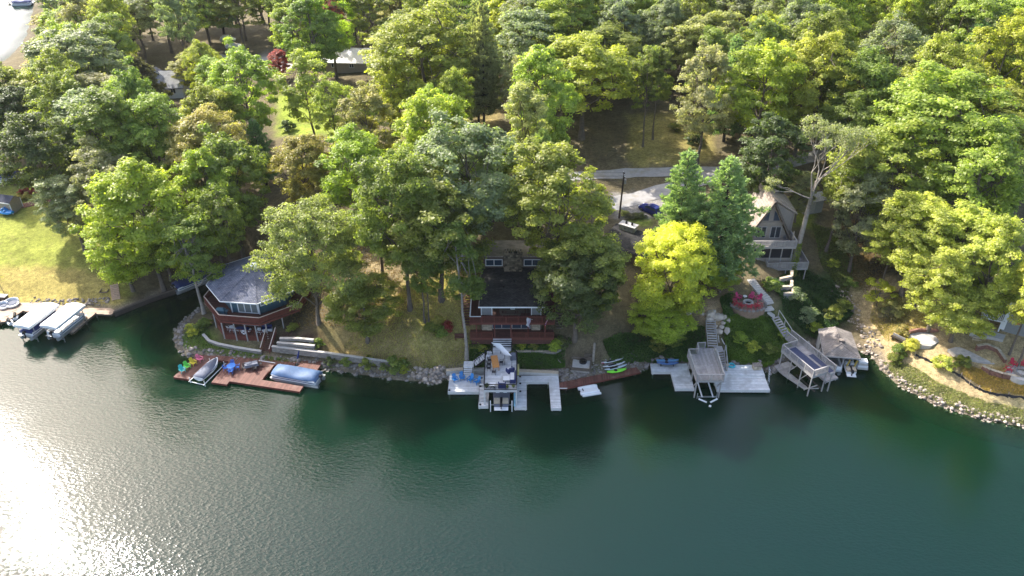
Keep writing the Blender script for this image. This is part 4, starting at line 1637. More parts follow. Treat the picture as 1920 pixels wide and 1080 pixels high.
def kayak(loc, rz, L_, col, label, roll=0.0, group=None, paddleboard=False):
    name = 'paddle_board' if paddleboard else 'kayak'
    t = thing(name, label, 'paddleboard' if paddleboard else 'kayak', loc, rz, group)
    secs = []
    for i in range(9):
        f = i / 8
        w = (.72 if not paddleboard else .78) * max(.03, math.sin(math.pi * f)) ** (.75 if not paddleboard else .42)
        rise = .12 * (2 * f - 1) ** 4
        secs.append(oval(0, .16 + rise, w, (.17 if not paddleboard else .06), -L_ / 2 + f * L_, 10, .9))
    h = obj('hull', MB().loft(secs), plastic, t, smooth=True)
    if paddleboard:
        obj('deck_pad', MB().box((-.3, 0, .227), (1.3, .5, .012)), rubber, t)
        obj('fin', MB().box((-L_ * .4, 0, .05), (.2, .02, .12)), rubber, t)
    else:
        obj('cockpit', MB().lathe([(.0, .0), (.24, .0), (.27, .03), (.22, .05)], 12, (-.15, 0, .31)), rubber, t)
        obj('hatch', MB().lathe([(.12, 0), (.12, .025), (.0, .03)], 10, (L_ * .27, 0, .30)), rubber, t)
    h.color = (*col, 1)
    t.rotation_euler = (roll, 0, rz)
    return t


def planter(loc, r, label, name='potted_plant', pot=None, leafc='gr'):
    t = thing(name, label, 'plant', loc)
    obj('pot', MB().lathe([(r * .7, 0), (r, r * 1.1), (r * .9, r * 1.12), (r * .85, r * .9), (.01, r * .9)], 10), pot or rubber, t)
    p = PROTO['shrub0']
    c = inst('foliage', p['crown'], t, (0, 0, r * .8))
    c.scale = (r * 1.2,) * 3
    c.color = (*COLOURS[leafc], 1)
    return t


def umbrella(base, top, col_m, label, closed=True):
    base, top = Vector(base), Vector(top)
    t = thing('parasol', label, 'parasol', base)
    d = top - base
    obj('pole', MB().tube([(0, 0, 0), d], .03, 6), alu, t)
    obj('folded_canopy', MB().tube([d * .42, d * .5, d * .8, d * .98, d * 1.02], [.10, .17, .12, .07, .02], 8), col_m, t)
    obj('base_plate', MB().lathe([(.3, 0), (.3, .06), (.05, .1)], 10), rubber, t)
    return t
# ------------------------------------------------------------------ LEFT: octagonal house
OC = (-39.1, 103.5)
ORZ = math.radians(-7.4)


def octv(ap, k, z=None, cx=0, cy=0):
    R = ap / math.cos(math.pi / 8)
    a = math.radians(-90 - 22.5 + 45 * k)
    p = (cx + R * math.cos(a), cy + R * math.sin(a))
    return p if z is None else (*p, z)


house = thing('octagonal_house', 'octagonal lake house with slate blue roof, teal walls and redwood decks', 'house', (*OC, 0), ORZ)
obj('lower_wall', MB().prism([octv(4.6, k) for k in range(8)], -.2, 4.3), teal_wall, house)
obj('upper_wall', MB().prism([octv(5.15, k) for k in range(8)], 4.62, 7.42), teal_wall, house)
rf = MB()
ap = (0, 0, 9.75)
for k in range(8):
    rf.add([octv(6.78, k, 7.62), octv(6.78, k + 1, 7.62), ap], [(0, 1, 2)])
rf.add([octv(6.78, k, 7.5) for k in range(8)], [tuple(reversed(range(8)))])
roof = obj('roof', rf, roof_blue, house)
fa = MB()
for k in range(8):
    fa.bar(octv(6.80, k, 7.56), octv(6.80, k + 1, 7.56), .07, .17)
obj('fascia', fa, white_paint, roof)
rc = MB()
for k in range(8):
    rc.bar(octv(6.7, k, 7.68), (0, 0, 9.78), .22, .03)
obj('ridge_cap', rc, roof_blue, roof)
obj('cupola', MB().lathe([(.75, -.2), (.75, .15), (.5, .4), (.01, .5)], 8, (0, 0, 9.75)), offwhite, roof)


def oct_face(k, ap):
    a, b = Vector((*octv(ap, k), 0)), Vector((*octv(ap, k + 1), 0))
    return a, (b - a).normalized(), (b - a).length


a, u, L_ = oct_face(0, 5.15)
window(house, a + u * .95 + Vector((0, 0, 4.7)), u, 3.2, 2.2, white_paint, curtain_glass, cols=3, fw=.14)
a, u, L_ = oct_face(1, 5.15)
window(house, a + u * .3 + Vector((0, 0, 5.9)), u, 2.4, 1.2, white_paint, curtain_glass, cols=2, fw=.14)
a, u, L_ = oct_face(7, 5.15)
window(house, a + u * 1.0 + Vector((0, 0, 5.6)), u, 1.8, 1.4, white_paint, dark_glass, cols=2, fw=.12)
a, u, L_ = oct_face(0, 4.6)
window(house, a + u * .6 + Vector((0, 0, 2.0)), u, 2.6, 2.1, white_paint, dark_glass, cols=2, fw=.1)
for k in (0, 1, 7):
    p = octv(5.17, k)
    obj('corner_trim', MB().box((p[0], p[1], 6.02), (.16, .16, 2.79)), white_paint, house)
# upper deck
dk = [octv(7.55, k) for k in range(8)]
ud = obj('upper_deck', boards(MB(), dk, 4.6, .14), red_floor, house, kind='stuff')
fr = MB()
for k in range(8):
    fr.bar(octv(7.5, k, 4.40), octv(7.5, k + 1, 4.40), .08, .30)
obj('rim_joist', fr, red_paint, house)
obj('deck_underside', MB().prism([octv(7.45, k) for k in range(8)], 4.44, 4.54), red_floor, house)
for k in (6, 7, 0, 1, 2):
    rail(house, [octv(7.45, k, 4.6), octv(7.45, k + 1, 4.6)], 1.0, red_paint, pale_cap, bal=.17, bw=.13, every=1.5)
for k, f in ((7, .4), (7, .95), (0, .3), (0, .58), (0, .85), (1, .12), (1, .55), (6, .8)):
    a, b = Vector((*octv(7.3, k), 0)), Vector((*octv(7.3, k + 1), 0))
    p = a.lerp(b, f)
    obj('support_post', MB().box((p.x, p.y, 2.4), (.15, .15, 3.7)), grey_wood, house)
# lower deck
ld = [octv(7.15, 7), octv(7.15, 0), octv(7.15, 1), (2.4, -5.0), (2.0, -3.5), (-2, -3.5), (-6.2, -2.5)]
obj('lower_deck', boards(MB(), ld, 1.95, .14), red_floor, house, kind='stuff')
sk = MB()
for k, f0, f1 in ((7, .45, 1.0), (0, 0, 1.0)):
    a, b = Vector((*octv(7.2, k), 0)), Vector((*octv(7.2, k + 1), 0))
    n = int((b - a).length * (f1 - f0) / .15)
    for q in range(n):
        p = a.lerp(b, f0 + (f1 - f0) * (q + .5) / n)
        sk.box((p.x, p.y, 1.2), (.138, .05, 1.45), math.atan2((b - a).y, (b - a).x))
obj('skirt_board', sk, red_paint, house, kind='stuff')
rail(house, [tuple(Vector((*octv(7.15, 7), 1.95)).lerp(Vector((*octv(7.15, 0), 1.95)), .3)), octv(7.15, 0, 1.95)], .95, red_paint, None, bal=.28, every=1.3)
rail(house, [octv(7.15, 0, 1.95), octv(7.15, 1, 1.95)], .95, red_paint, None, bal=.28, every=1.3)


def OW(x, y, z):
    c, s = math.cos(ORZ), math.sin(ORZ)
    return (OC[0] + x * c - y * s, OC[1] + x * s + y * c, z)


# things on its decks
t = thing('covered_grill', 'teal covered grill on the upper deck of the octagonal house', 'grill', OW(-3.5, -6.0, 4.6), ORZ)
obj('cover', MB().box((0, 0, .5), (1.5, .75, 1.0), 0, (1.4, .7)).box((0, .05, 1.12), (1.3, .62, .24), 0, (.9, .3)), teal_wall, t)
obj('side_shelf', MB().box((.95, 0, .82), (.38, .5, .06)), teal_wall, t)
t = thing('life_ring', 'white life ring hung on the lower deck rail of the octagonal house', 'life ring', OW(.1, -7.27, 2.62), ORZ)
obj('ring', MB().torus((0, 0, 0), .28, .10, 18, 8, 'y'), offwhite, t)
for q in range(4):
    a = math.radians(45 + 90 * q)
    obj('strap', MB().bar((.28 * math.cos(a) - .04, 0, .28 * math.sin(a)), (.28 * math.cos(a) + .04, 0, .28 * math.sin(a)), .22, .22), red_paint, t)
plastic_chair(OW(-2.7, -6.2, 1.95), ORZ + 2.6, (.75, .75, .77), 'white plastic chair tipped beside the left lower-deck rail of octagonal house')
plastic_chair(OW(-2.2, -6.5, 1.95), ORZ + .3, (.75, .75, .77), 'white plastic chair under the octagonal deck, next to the covered skiff')
plastic_chair(OW(2.1, -6.5, 1.95), ORZ + .1, (.78, .78, .78), 'white plastic chair at the right end of the octagonal lower deck')


def skiff(loc, rz, L_, label):
    t = thing('covered_skiff', label, 'boat', loc, rz)
    obj('hull', MB().loft([oval(0, .25, .7, .24, -L_ / 2, 10, .8), oval(0, .26, .95, .26, -L_ * .2, 10, .8), oval(0, .28, .9, .26, L_ * .2, 10, .8), oval(0, .34, .2, .16, L_ / 2, 10, .8)]), offwhite, t)
    obj('cover', MB().loft([oval(0, .45, .62, .10, -L_ * .44), oval(0, .46, .85, .2, -L_ * .1), oval(0, .46, .8, .16, L_ * .2), oval(0, .46, .2, .05, L_ * .42)]), navy_fabric, t)


skiff(OW(-.7, -6.1, 1.95), ORZ + math.pi, 2.6, 'white skiff with blue cover stored under the octagonal deck')
t = thing('storage_bench', 'white box bench with blue cushion at the right of the octagonal lower deck', 'bench', OW(3.0, -5.6, 1.95), ORZ + .3)
obj('box', MB().box((0, 0, .22), (1.5, .6, .44)), offwhite, t)
obj('cushion', MB().box((0, .05, .5), (1.45, .5, .12)), navy_fabric, t)
obj('backrest', MB().box((0, .33, .62), (1.5, .08, .5)), navy_fabric, t)
# stairs to the dock
t = thing('wooden_stairs', 'dark redwood stairs from the octagonal house down to the red dock', 'stairs', tuple(P(498, 664, .6)), absolute=True)
b, e = P(498, 663, .55), P(510, 622, 2.6)
stair_parts(t, b, e, 1.3, 12, red_floor, red_paint)
d = Vector(((e - b).x, (e - b).y, 0)).normalized()
s = Vector((-d.y, d.x, 0))
for q in (-1, 1):
    obj('handrail', MB().bar(b + s * .72 * q + Vector((0, 0, .95)), e + s * .72 * q + Vector((0, 0, .95)), .12, .05), pale_cap, t)
    for f in (.02, .5, .98):
        p = b.lerp(e, f) + s * .72 * q
        obj('post', MB().box((p.x, p.y, p.z + .4), (.09, .09, 1.05)), red_paint, t)
    sl = MB()
    for i in range(14):
        p = b.lerp(e, (i + .5) / 14) + s * .72 * q
        sl.box((p.x, p.y, p.z + .45), (.04, .04, .9))
    obj('baluster', sl, red_paint, t, kind='stuff')

# walls of the garden below
block_wall('retaining_wall', 'curved grey block wall under the redwood skirt of the octagonal house', 'wall', [P(*q, 1.0) for q in ((381, 628), (392, 640), (410, 646), (440, 652), (470, 657), (490, 660))], 1.15, .6, block, concrete)
block_wall('retaining_wall', 'long straight grey block wall along the foot of the dry slope', 'wall', [P(*q, 1.9) for q in ((510, 650), (560, 656), (610, 662), (660, 669), (700, 674), (738, 677))], [2.0, 2.0, 2.0, 2.0, 1.9, 1.7], .95, block, concrete)
block_wall('garden_wall', 'middle garden terrace wall right of the dark redwood stairs', 'wall', [P(*q, 2.7) for q in ((519, 641), (550, 643), (590, 647))], 2.6, .5, block, concrete)
block_wall('garden_wall', 'uppermost garden terrace wall right of the dark redwood stairs', 'wall', [P(*q, 3.2) for q in ((524, 633), (560, 633), (588, 636))], 3.1, .45, block, concrete)

# ------------------------------------------------------------------ LEFT: red dock
LO = P(325, 707, .5)
LRZ = math.radians(-12.2)


def LW(x, y, z=.5):
    c, s = math.cos(LRZ), math.sin(LRZ)
    return (LO.x + x * c - y * s, LO.y + x * s + y * c, z)


dock = thing('red_dock', 'large U-shaped redwood dock in front of the octagonal house', 'dock', (LO.x, LO.y, 0), LRZ)
DP = [(0, 0), (2.46, .02), (3.3, 4.8), (5.9, 4.95), (5.84, .1), (8.23, .1), (8.24, .84), (18.85, .84), (18.9, 2.07), (12.57, 2.09), (12.75, 5.6), (19.35, 5.6), (19.3, 8.06), (12.8, 7.3), (10.0, 6.6), (.48, 5.44)]
deck(dock, DP, .5, red_board, 'y', red_paint, .28)
piles(dock, [(.15, .15), (2.3, .2), (6.0, .3), (8.1, .3), (10.5, 1.0), (13, 1.0), (16, 1.0), (18.7, 1.0), (19.2, 5.8), (16, 5.8)], -3, .3, .11, dark_wood)
obj('edge_trim', MB().bar((10.1, 6.05, .53), (12.7, 6.0, .53), .1, .06), white_paint, dock)
adirondack(LW(.65, 1.35), LRZ + 1.0, (.02, .42, .42), 'teal lounge chair nearest the outer corner of the red dock')
adirondack(LW(.9, 2.25), LRZ + 1.1, (.10, .55, .06), 'green lounge chair between teal and yellow ones on the red dock')
adirondack(LW(1.3, 3.2), LRZ + 1.2, (.62, .50, .03), 'yellow lounge chair in the row on the red dock')
adirondack(LW(1.75, 4.2), LRZ + 1.3, (.72, .18, .28), 'pink lounge chair at the shore end of the row on red dock')
t = thing('round_table', 'round blue table in the middle of the red dock', 'table', LW(7.3, 3.3), LRZ)
for nm, mb in (('tabletop', MB().lathe([(.01, .70), (.62, .70), (.64, .73), (.01, .74)], 18)), ('column', MB().lathe([(.07, .05), (.06, .69)], 8)), ('base', MB().lathe([(.34, 0), (.3, .05), (.05, .08)], 12))):
    obj(nm, mb, plastic, t)
paint(t, (.03, .19, .62))
for k, nm in enumerate(('shore side', 'left side', 'water side', 'right side')):
    a = math.radians(90 + 90 * k + 20)
    plastic_chair(LW(7.3 + .85 * math.cos(a), 3.3 + .85 * math.sin(a)), LRZ + a - math.pi / 2, (.03, .17, .58), f'blue plastic chair on the {nm} of the round blue table')
t = thing('covered_table', 'long table under a dark grey cover on the red dock', 'table', LW(9.9, 4.35), LRZ + .55)
obj('cover', MB().box((0, 0, .62), (2.0, 1.0, .42), 0, (1.8, .85)).box((-.3, 0, .88), (.7, .6, .12), 0, (.5, .4)), grey_cover, t)
for sx in (-.8, .8):
    for sy in (-.38, .38):
        obj('leg', MB().box((sx, sy, .21), (.07, .07, .42)), black_metal, t)
for k, (x, y, a) in enumerate(((9.1, 3.7, .5), (10.6, 3.9, 3.4), (10.9, 5.0, 2.2))):
    plastic_chair(LW(x, y), LRZ + a, (.03, .03, .035), ('black chair on the water side of the covered grey table', 'black chair at the near right corner of the covered grey table', 'black chair behind the covered grey table')[k])
pontoon_boat((*LW(17.2, 3.75)[:2], .1), LRZ + math.pi - .04, 7.5, 2.6, blue_cover, 'pontoon boat under a blue cover moored in the right slip of the red dock')
umbrella(LW(15.9, 6.3), (LW(16.6, 6.5)[0], LW(16.6, 6.5)[1], 3.1), navy_fabric, 'closed navy parasol tilted on the right arm of the red dock')
t = hull_boat((*LW(4.15, 2.35)[:2], .35), LRZ + math.radians(84), 4.6, 1.8, 'small runabout under a grey-blue cover in the left slip of red dock', offwhite, grey_cover, 'runabout')
t = thing('boat_lift', 'low white boat lift frame around the covered runabout in the red dock', 'boat lift', (*LW(4.15, 2.35)[:2], 0), LRZ + math.radians(84))
for s in (-1, 1):
    obj('side_rail', MB().bar((-2.9, s * 1.22, .42), (2.3, s * 1.22, .42), .08), white_paint, t)
    for x in (-2.6, 2.0):
        obj('post', MB().bar((x, s * 1.22, -2), (x, s * 1.22, 1.0), .07), white_paint, t)
obj('cross_bar', MB().bar((-2.6, -1.2, .2), (-2.6, 1.2, .2), .08), white_paint, t)

# ------------------------------------------------------------------ LEFT: tan dock, boat lifts, seawall
td = thing('tan_dock', 'long tan wooden dock along the shore of the left lawn', 'dock', (-75, 105, 0), absolute=True)
TP = [P(*q, .7)[:2] for q in ((-200, 600), (0, 604), (13, 602), (42, 583), (155, 592), (127, 622), (138, 623), (167, 597), (178, 588), (208, 590), (217, 583), (207, 577), (158, 578), (73, 567), (38, 567), (0, 573), (-200, 575))]
deck(td, TP, .7, tan_board, 'x', timber, .3)
piles(td, [P(*q, .7) for q in ((13, 601), (0, 602), (44, 585), (90, 588), (140, 590), (132, 620), (160, 602), (180, 589))], -3, .95, .1, timber)
CRZ = math.radians(-14.5)


def canopy(cx, cy, label, boat_label, L_=6.6, W=3.0):
    t = thing('boat_lift', label, 'boat lift', (cx, cy, 0), CRZ)
    pr = [(-W / 2, 2.75), (-W / 2 + .02, 3.15), (-W * .34, 3.32), (0, 3.42), (W * .34, 3.32), (W / 2 - .02, 3.15), (W / 2, 2.75)]
    secs = []
    for y, k, dz in ((-L_ / 2, .97, -.12), (-L_ / 2 + .25, 1, 0), (-L_ / 4, 1, -.02), (0, 1, .0), (L_ / 4, 1, -.02), (L_ / 2 - .7, 1, 0), (L_ / 2, .86, -.30)):
        secs.append([(x * k, y, z + dz * (1 if z > 3 else 0)) for x, z in pr])
    obj('canopy', MB().loft(secs), vinyl_white, t)
    for s in (-1, 1):
        for y in (-L_ / 2 + .7, L_ / 2 - 1.1):
            obj('post', MB().bar((s * (W / 2 - .08), y, -2.5), (s * (W / 2 - .08), y, 2.8), .09), alu, t)
        obj('side_beam', MB().bar((s * (W / 2 - .08), -L_ / 2 + .3, 2.72), (s * (W / 2 - .08), L_ / 2 - .4, 2.72), .08), alu, t)
        obj('bunk', MB().bar((s * .7, -L_ / 2 + .6, .62), (s * .7, L_ / 2 - .9, .62), .12), timber, t)
    for y in (-L_ / 2 + .7, L_ / 2 - 1.1):
        obj('cross_beam', MB().bar((-W / 2, y, .5), (W / 2, y, .5), .1), alu, t)
    pontoon_boat((cx, cy, .62), CRZ + math.pi / 2, 6.4, 2.35, navy_fabric if 'left' in label else None, boat_label, peak=.3)


canopy(-68.5, 100.2, 'right one of two boat lifts with white vinyl canopies at the tan dock', 'pontoon boat parked under the right white canopy')
canopy(-72.6, 100.3, 'left one of two boat lifts with white vinyl canopies at the tan dock', 'pontoon boat with navy cover under the left white canopy')
for k, (px, py, lab) in enumerate(((8, 577, 'white rounded outdoor pod seat at the left edge of tan dock'), (24, 572, 'larger white two-part pod sofa on the tan dock'))):
    q = P(px, py, .7)
    t = thing('pod_seat', lab, 'seat', q, .3)
    obj('seat', MB().lathe([(.5, .0), (.72 + .3 * k, .12), (.78 + .3 * k, .34), (.6 + .3 * k, .42), (.01, .40)], 16), offwhite, t)
    obj('backrest', MB().loft([[(r * math.cos(a), r * math.sin(a), z) for r, z in ((.5 + .3 * k, .42), (.78 + .3 * k, .36), (.76 + .3 * k, .85), (.62 + .3 * k, .88))] for a in [math.radians(20 + 20 * i) for i in range(8)]]), offwhite, t)
    obj('cushion', MB().lathe([(.01, .41), (.5 + .25 * k, .42), (.5 + .25 * k, .52), (.01, .55)], 14), grey_cover, t)
t = thing('covered_grill', 'grey flat-topped cabinet at the left edge behind the pod seats', 'cabinet', P(3, 563, .9), -.1)
obj('cabinet', MB().box((0, 0, .45), (2.2, .8, .9)), dark_wood, t)
obj('counter', MB().box((0, 0, .93), (2.4, .95, .06)), concrete, t)
for k, (px, py) in enumerate(((24, 590), (12, 600))):
    t = thing('jet_ski', ('white jet ski nose-in at the corner of the tan dock', 'white jet ski tied to the left end of the tan dock')[k], 'jet ski', P(px + 6, py + 4, .1), 2.0 + .3 * k)
    obj('hull', MB().loft([oval(0, .2, .8, .25, -1.2, 10, .6), oval(0, .25, 1.0, .28, -.2, 10, .6), oval(0, .3, .8, .3, .7, 10, .6), oval(0, .4, .15, .1, 1.4, 10, .6)]), offwhite, t)
    obj('seat', MB().box((-.4, 0, .68), (1.2, .36, .3), 0, (1.1, .28)), rubber, t)
    obj('handlebar', MB().bar((.35, -.35, .92), (.35, .35, .92), .05), rubber, t)

sw = thing('timber_seawall', 'dark timber seawall running from the tan dock into the inlet', 'wall', tuple(P(212, 581, .8)), absolute=True)
pts = [P(*q, 1.0) for q in ((212, 584), (245, 571), (280, 557), (330, 540), (378, 514), (424, 492))]
for i in range(len(pts) - 1):
    a, b = pts[i], pts[i + 1]
    for r in range(5):
        obj('timber', MB().bar(Vector((a.x, a.y, -.2 + r * .27)), Vector((b.x, b.y, -.2 + r * .27)), .24 + (r % 2) * .02, .255), dark_wood if r < 4 else timber, sw)
pontoon_boat(P(364, 533, .1), math.atan2(4.9, 5.2) + .02, 6.9, 2.5, navy_fabric, 'pontoon boat under a dark blue cover moored in the shaded inlet', peak=.5)
b, e = G(218, 562), G(214, 534)
t = thing('lawn_steps', 'timber steps climbing the left lawn from the seawall corner', 'steps', b, absolute=True)
stair_parts(t, Vector((b.x, b.y, b.z)), Vector((e.x, e.y, e.z + .1)), 1.25, 9, tan_board, None, depth=.26, th=.16)
q = G(196, 546)
t = thing('fire_ring', 'small square timber frame lying on the lawn beside the steps', 'frame', q, .1)
for c, d in (((0, -.5, .1), (1.3, .12, .16)), ((0, .5, .1), (1.3, .12, .16)), ((-.59, 0, .1), (.12, .88, .16)), ((.59, 0, .1), (.12, .88, .16))):
    obj('timber', MB().box(c, d), timber, t)
# small leafless shrub on the lawn
q = G(8, 550)
t = thing('young_tree', 'thin bare young tree on the lawn at the left edge', 'tree', q)
mb = MB().tube([(0, 0, 0), (-.2, 0, 1.8), (-.7, .1, 3.8)], [.05, .04, .015], 5)
for k in range(6):
    a = k * 1.1
    mb.tube([(-.2 - k * .07, 0, 1.6 + k * .3), (-.2 + .8 * math.cos(a), .8 * math.sin(a), 2.4 + k * .3)], [.02, .008], 4)
obj('trunk', mb, bark, t)
C = np.array([(-.2 + .8 * math.cos(k * 1.1), .8 * math.sin(k * 1.1), 2.3 + k * .3) for k in range(6)])
g = np.random.default_rng(2)
lc = leaves_on_clumps(g, C, np.full(6, .35), .8, 14, .09, np.full(6, .3))
o = inst('crown', quads_mesh('crown', *lc, LEAF), t)
o.color = (*COLOURS['or'], 1)

# ------------------------------------------------------------------ far left: shed, brick path, boats
t = thing('garden_shed', 'small tan shed with navy roof at the left edge of the lawn', 'shed', (-93.3, 132.2, 4.0), math.radians(-14))
obj('wall', MB().box((-.6, .6, 1.15), (4.2, 2.6, 2.3)), tan_siding, t)
rfo = obj('roof', MB().add([(-2.9, -.9, 2.3), (1.7, -.9, 2.3), (1.7, .6, 3.2), (-2.9, .6, 3.2), (1.7, 2.1, 2.3), (-2.9, 2.1, 2.3)], [(0, 1, 2, 3), (3, 2, 4, 5)]), roof_navy, t)
obj('gable', MB().add([(1.5, -.7, 2.3), (1.5, 1.9, 2.3), (1.5, .6, 3.14)], [(0, 1, 2)]), tan_siding, t)
obj('trim', MB().bar((-2.9, -.92, 2.26), (1.7, -.92, 2.26), .06, .12).bar((1.53, -.72, 0), (1.53, -.72, 2.2), .1).bar((1.53, 1.92, 0), (1.53, 1.92, 2.2), .1), white_paint, t)
q = P(14, 401, 4.3)
t = thing('paddle_boat', 'bright blue paddle boat leaning on the tan shed', 'boat', q, math.radians(-12))
obj('hull', MB().loft([oval(0, .3, 1.0, .28, -1.2, 10, .7), oval(0, .32, 1.35, .34, -.4, 10, .7), oval(0, .32, 1.35, .34, .5, 10, .7), oval(0, .38, .9, .24, 1.2, 10, .7)]), plastic, t)
for s in (-1, 1):
    obj('seat', MB().box((-.2, s * .35, .75), (.5, .5, .22)), plastic, t)
    obj('backrest', MB().box((-.5, s * .35, .98), (.1, .5, .45)), plastic, t)
paint(t, (.03, .25, .62))
bp = [G(*q) for q in ((33, 388), (60, 383), (90, 377), (122, 371))]
t = thing('brick_path', 'red brick footpath crossing the lawn from the tan shed', 'path', bp[0], absolute=True)
mb = MB()
for i in range(len(bp) - 1):
    a, b = bp[i], bp[i + 1]
    d = (b - a).normalized()
    s = Vector((-d.y, d.x, 0)).normalized()
    n = int((b - a).length / .24)
    for k in range(n):
        for r in range(6):
            p = a.lerp(b, (k + .5 + .5 * (r % 2)) / n) + s * (r - 2.5) * .26
            mb.box((p.x, p.y, ground(p.x, p.y) + .06), (.23, .24, .1), math.atan2(d.y, d.x))
obj('brick', mb, brick_red, t, kind='stuff')
pontoon_boat((-98.5, 142.6, ground(-98.5, 142.6) + .5), .05, 8.0, 2.5, navy_fabric, 'navy covered pontoon boat parked on a trailer at the left edge', peak=.5)
t = thing('boat_trailer', 'dark trailer under the navy covered boat at the left edge', 'trailer', (-98.5, 142.6, ground(-98.5, 142.6)), .05)
for s in (-1, 1):
    obj('beam', MB().bar((-3, s * .7, .44), (3.6, s * .7, .44), .12), black_metal, t)
    obj('wheel', MB().torus((-.8, s * 1.0, .34), .24, .1, 14, 6, 'y'), rubber, t)
    obj('wheel', MB().torus((.0, s * 1.0, .34), .24, .1, 14, 6, 'y'), rubber, t)
obj('axle', MB().bar((-.8, -1, .34), (-.8, 1, .34), .08).bar((0, -1, .34), (0, 1, .34), .08), black_metal, t)
bl = [(45, 366, 'rd', 'red leafed shrub in the bed beside the tan shed'), (56, 360, 'rd', 'dark red shrub behind the first by the tan shed'), (52, 372, 'or', 'rusty low shrub at the start of the brick path'), (38, 374, 'or', 'russet shrub against the gable of the tan shed'), (62, 368, 'rd', 'wine red shrub at the lawn end of the shed bed')]
for px, py, c, lab in bl:
    q = G(px, py)
    plant_tree('shrub0', q.x, q.y, 1.1, .9, c, lab, cat='shrub')
# ------------------------------------------------------------------ CENTRE: stone chimney house
H = thing('chimney_house', 'dark flat-roofed house with stone chimney and redwood decks in the centre', 'house', (0, 97, 4), absolute=True)
obj('lower_wall', MB().box((-.1, 98.6, 5.4), (8.8, 7.2, 3.2)), brown_siding, H)
obj('upper_wall', MB().box((-.1, 99.5, 8.15), (8.6, 4.8, 2.3)), brown_siding, H)
for x0, x1 in ((-4.35, -2.95), (2.85, 4.1)):
    obj('stone_pier', MB().box(((x0 + x1) / 2, 94.9, 5.5), (x1 - x0, .5, 2.7)), pale_stone, H)
    mb = MB()
    for r in range(9):
        x = x0 - (r % 2) * .18
        while x < x1:
            a, b = max(x0, x), min(x1, x + .36)
            if b - a > .06:
                mb.box(((a + b) / 2, 94.62 + rnd.uniform(-.015, .015), 4.36 + r * .29), (b - a - .02, .09, .27))
            x += .36
    obj('stone', mb, pale_stone, H, kind='stuff')
    obj('wall_panel', MB().box(((x0 + x1) / 2, 94.6, 8.1), (x1 - x0, .14, 2.25)), grey_siding, H)
    for x in (x0 - .06, x1 + .06):
        obj('corner_post', MB().box((x, 94.55, 8.1), (.12, .2, 2.25)), white_paint, H)
window(H, (-2.9, 94.98, 4.25), (1, 0, 0), 2.8, 2.2, grey_wood, blue_glass, cols=2, fw=.1)
window(H, (-.05, 94.98, 4.25), (1, 0, 0), 2.8, 2.2, grey_wood, blue_glass, cols=2, fw=.1)
window(H, (-2.85, 97.08, 7.05), (1, 0, 0), 5.6, 2.1, dark_wood, dark_glass, cols=4, fw=.1)
# roof
zf, zb = 9.35, 10.35
rf = MB().hexa([(-4.65, 92.9, zf), (4.5, 92.9, zf), (4.6, 101.9, zb), (-4.55, 101.9, zb)], [(-4.65, 92.9, zf + .16), (4.5, 92.9, zf + .16), (4.6, 101.9, zb + .16), (-4.55, 101.9, zb + .16)])
R1 = obj('roof', rf, roof_dark, H)
obj('fascia', MB().bar((-4.75, 92.86, zf + .08), (4.6, 92.86, zf + .08), .06, .2), white_paint, R1)
obj('edge_trim', MB().bar((-4.66, 92.95, zf + .1), (-4.56, 101.85, zb + .1), .06, .2).bar((4.52, 92.95, zf + .1), (4.62, 101.85, zb + .1), .06, .2), pale_cap, R1)
for k, (x, y) in enumerate(((-1.2, 97.2), (.3, 98.6))):
    obj('roof_vent', MB().lathe([(.12, 0), (.12, .3), (.2, .32), (.01, .42)], 8, (x, y, zf + .16 + (y - 92.9) * .111)), black_metal, R1)
obj('clerestory_wall', MB().box((.2, 102.1, 11.4), (8.8, .36, 2.1)), brown_siding, H)
window(H, (-3.95, 101.92, 10.75), (1, 0, 0), 2.55, 1.15, white_paint, blue_glass, cols=2, fw=.11)
window(H, (1.75, 101.92, 10.75), (1, 0, 0), 2.5, 1.15, white_paint, blue_glass, cols=2, fw=.11)
R2 = obj('rear_roof', MB().hexa([(-4.6, 101.7, 12.4), (5.0, 101.7, 12.4), (5.0, 108.5, 11.2), (-4.6, 108.5, 11.2)], [(-4.6, 101.7, 12.56), (5.0, 101.7, 12.56), (5.0, 108.5, 11.36), (-4.6, 108.5, 11.36)]), roof_tan, H)
obj('rear_wall', MB().box((.2, 105.2, 9.8), (8.6, 5.8, 2.9)), brown_siding, H)
# chimney: coursed stones round a core
ch = obj('chimney', MB().box((.14, 101.45, 11.5), (2.4, .8, 3.6)), chim_stone, H)
mb = MB()
for r in range(14):
    z = 9.95 + r * .26
    x = -1.16 - (r % 2) * .2
    while x < 1.44:
        a, b = max(-1.16, x), min(1.44, x + rnd.uniform(.34, .52))
        if b - a > .08:
            mb.box(((a + b) / 2, 100.99 + rnd.uniform(-.03, .03), z), (b - a - .02, .2, .24))
        x = b if b > x else x + .4
    for s in (-1.14, 1.42):
        for q in range(2):
            mb.box((s, 101.25 + q * .42, z), (.2 + rnd.uniform(-.03, .05), .4, .24))
for k in range(7):
    mb.box((-1.0 + k * .38, 101.1 + rnd.uniform(-.05, .05), 13.55), (.22, .3, rnd.uniform(.3, .6)))
    mb.box((-1.0 + k * .38, 101.75, 13.5), (.2, .25, rnd.uniform(.2, .5)))
obj('stone', mb, chim_stone, ch, kind='stuff')
obj('flue', MB().box((.14, 101.45, 13.34), (1.6, .5, .1)), shadow_in, ch)
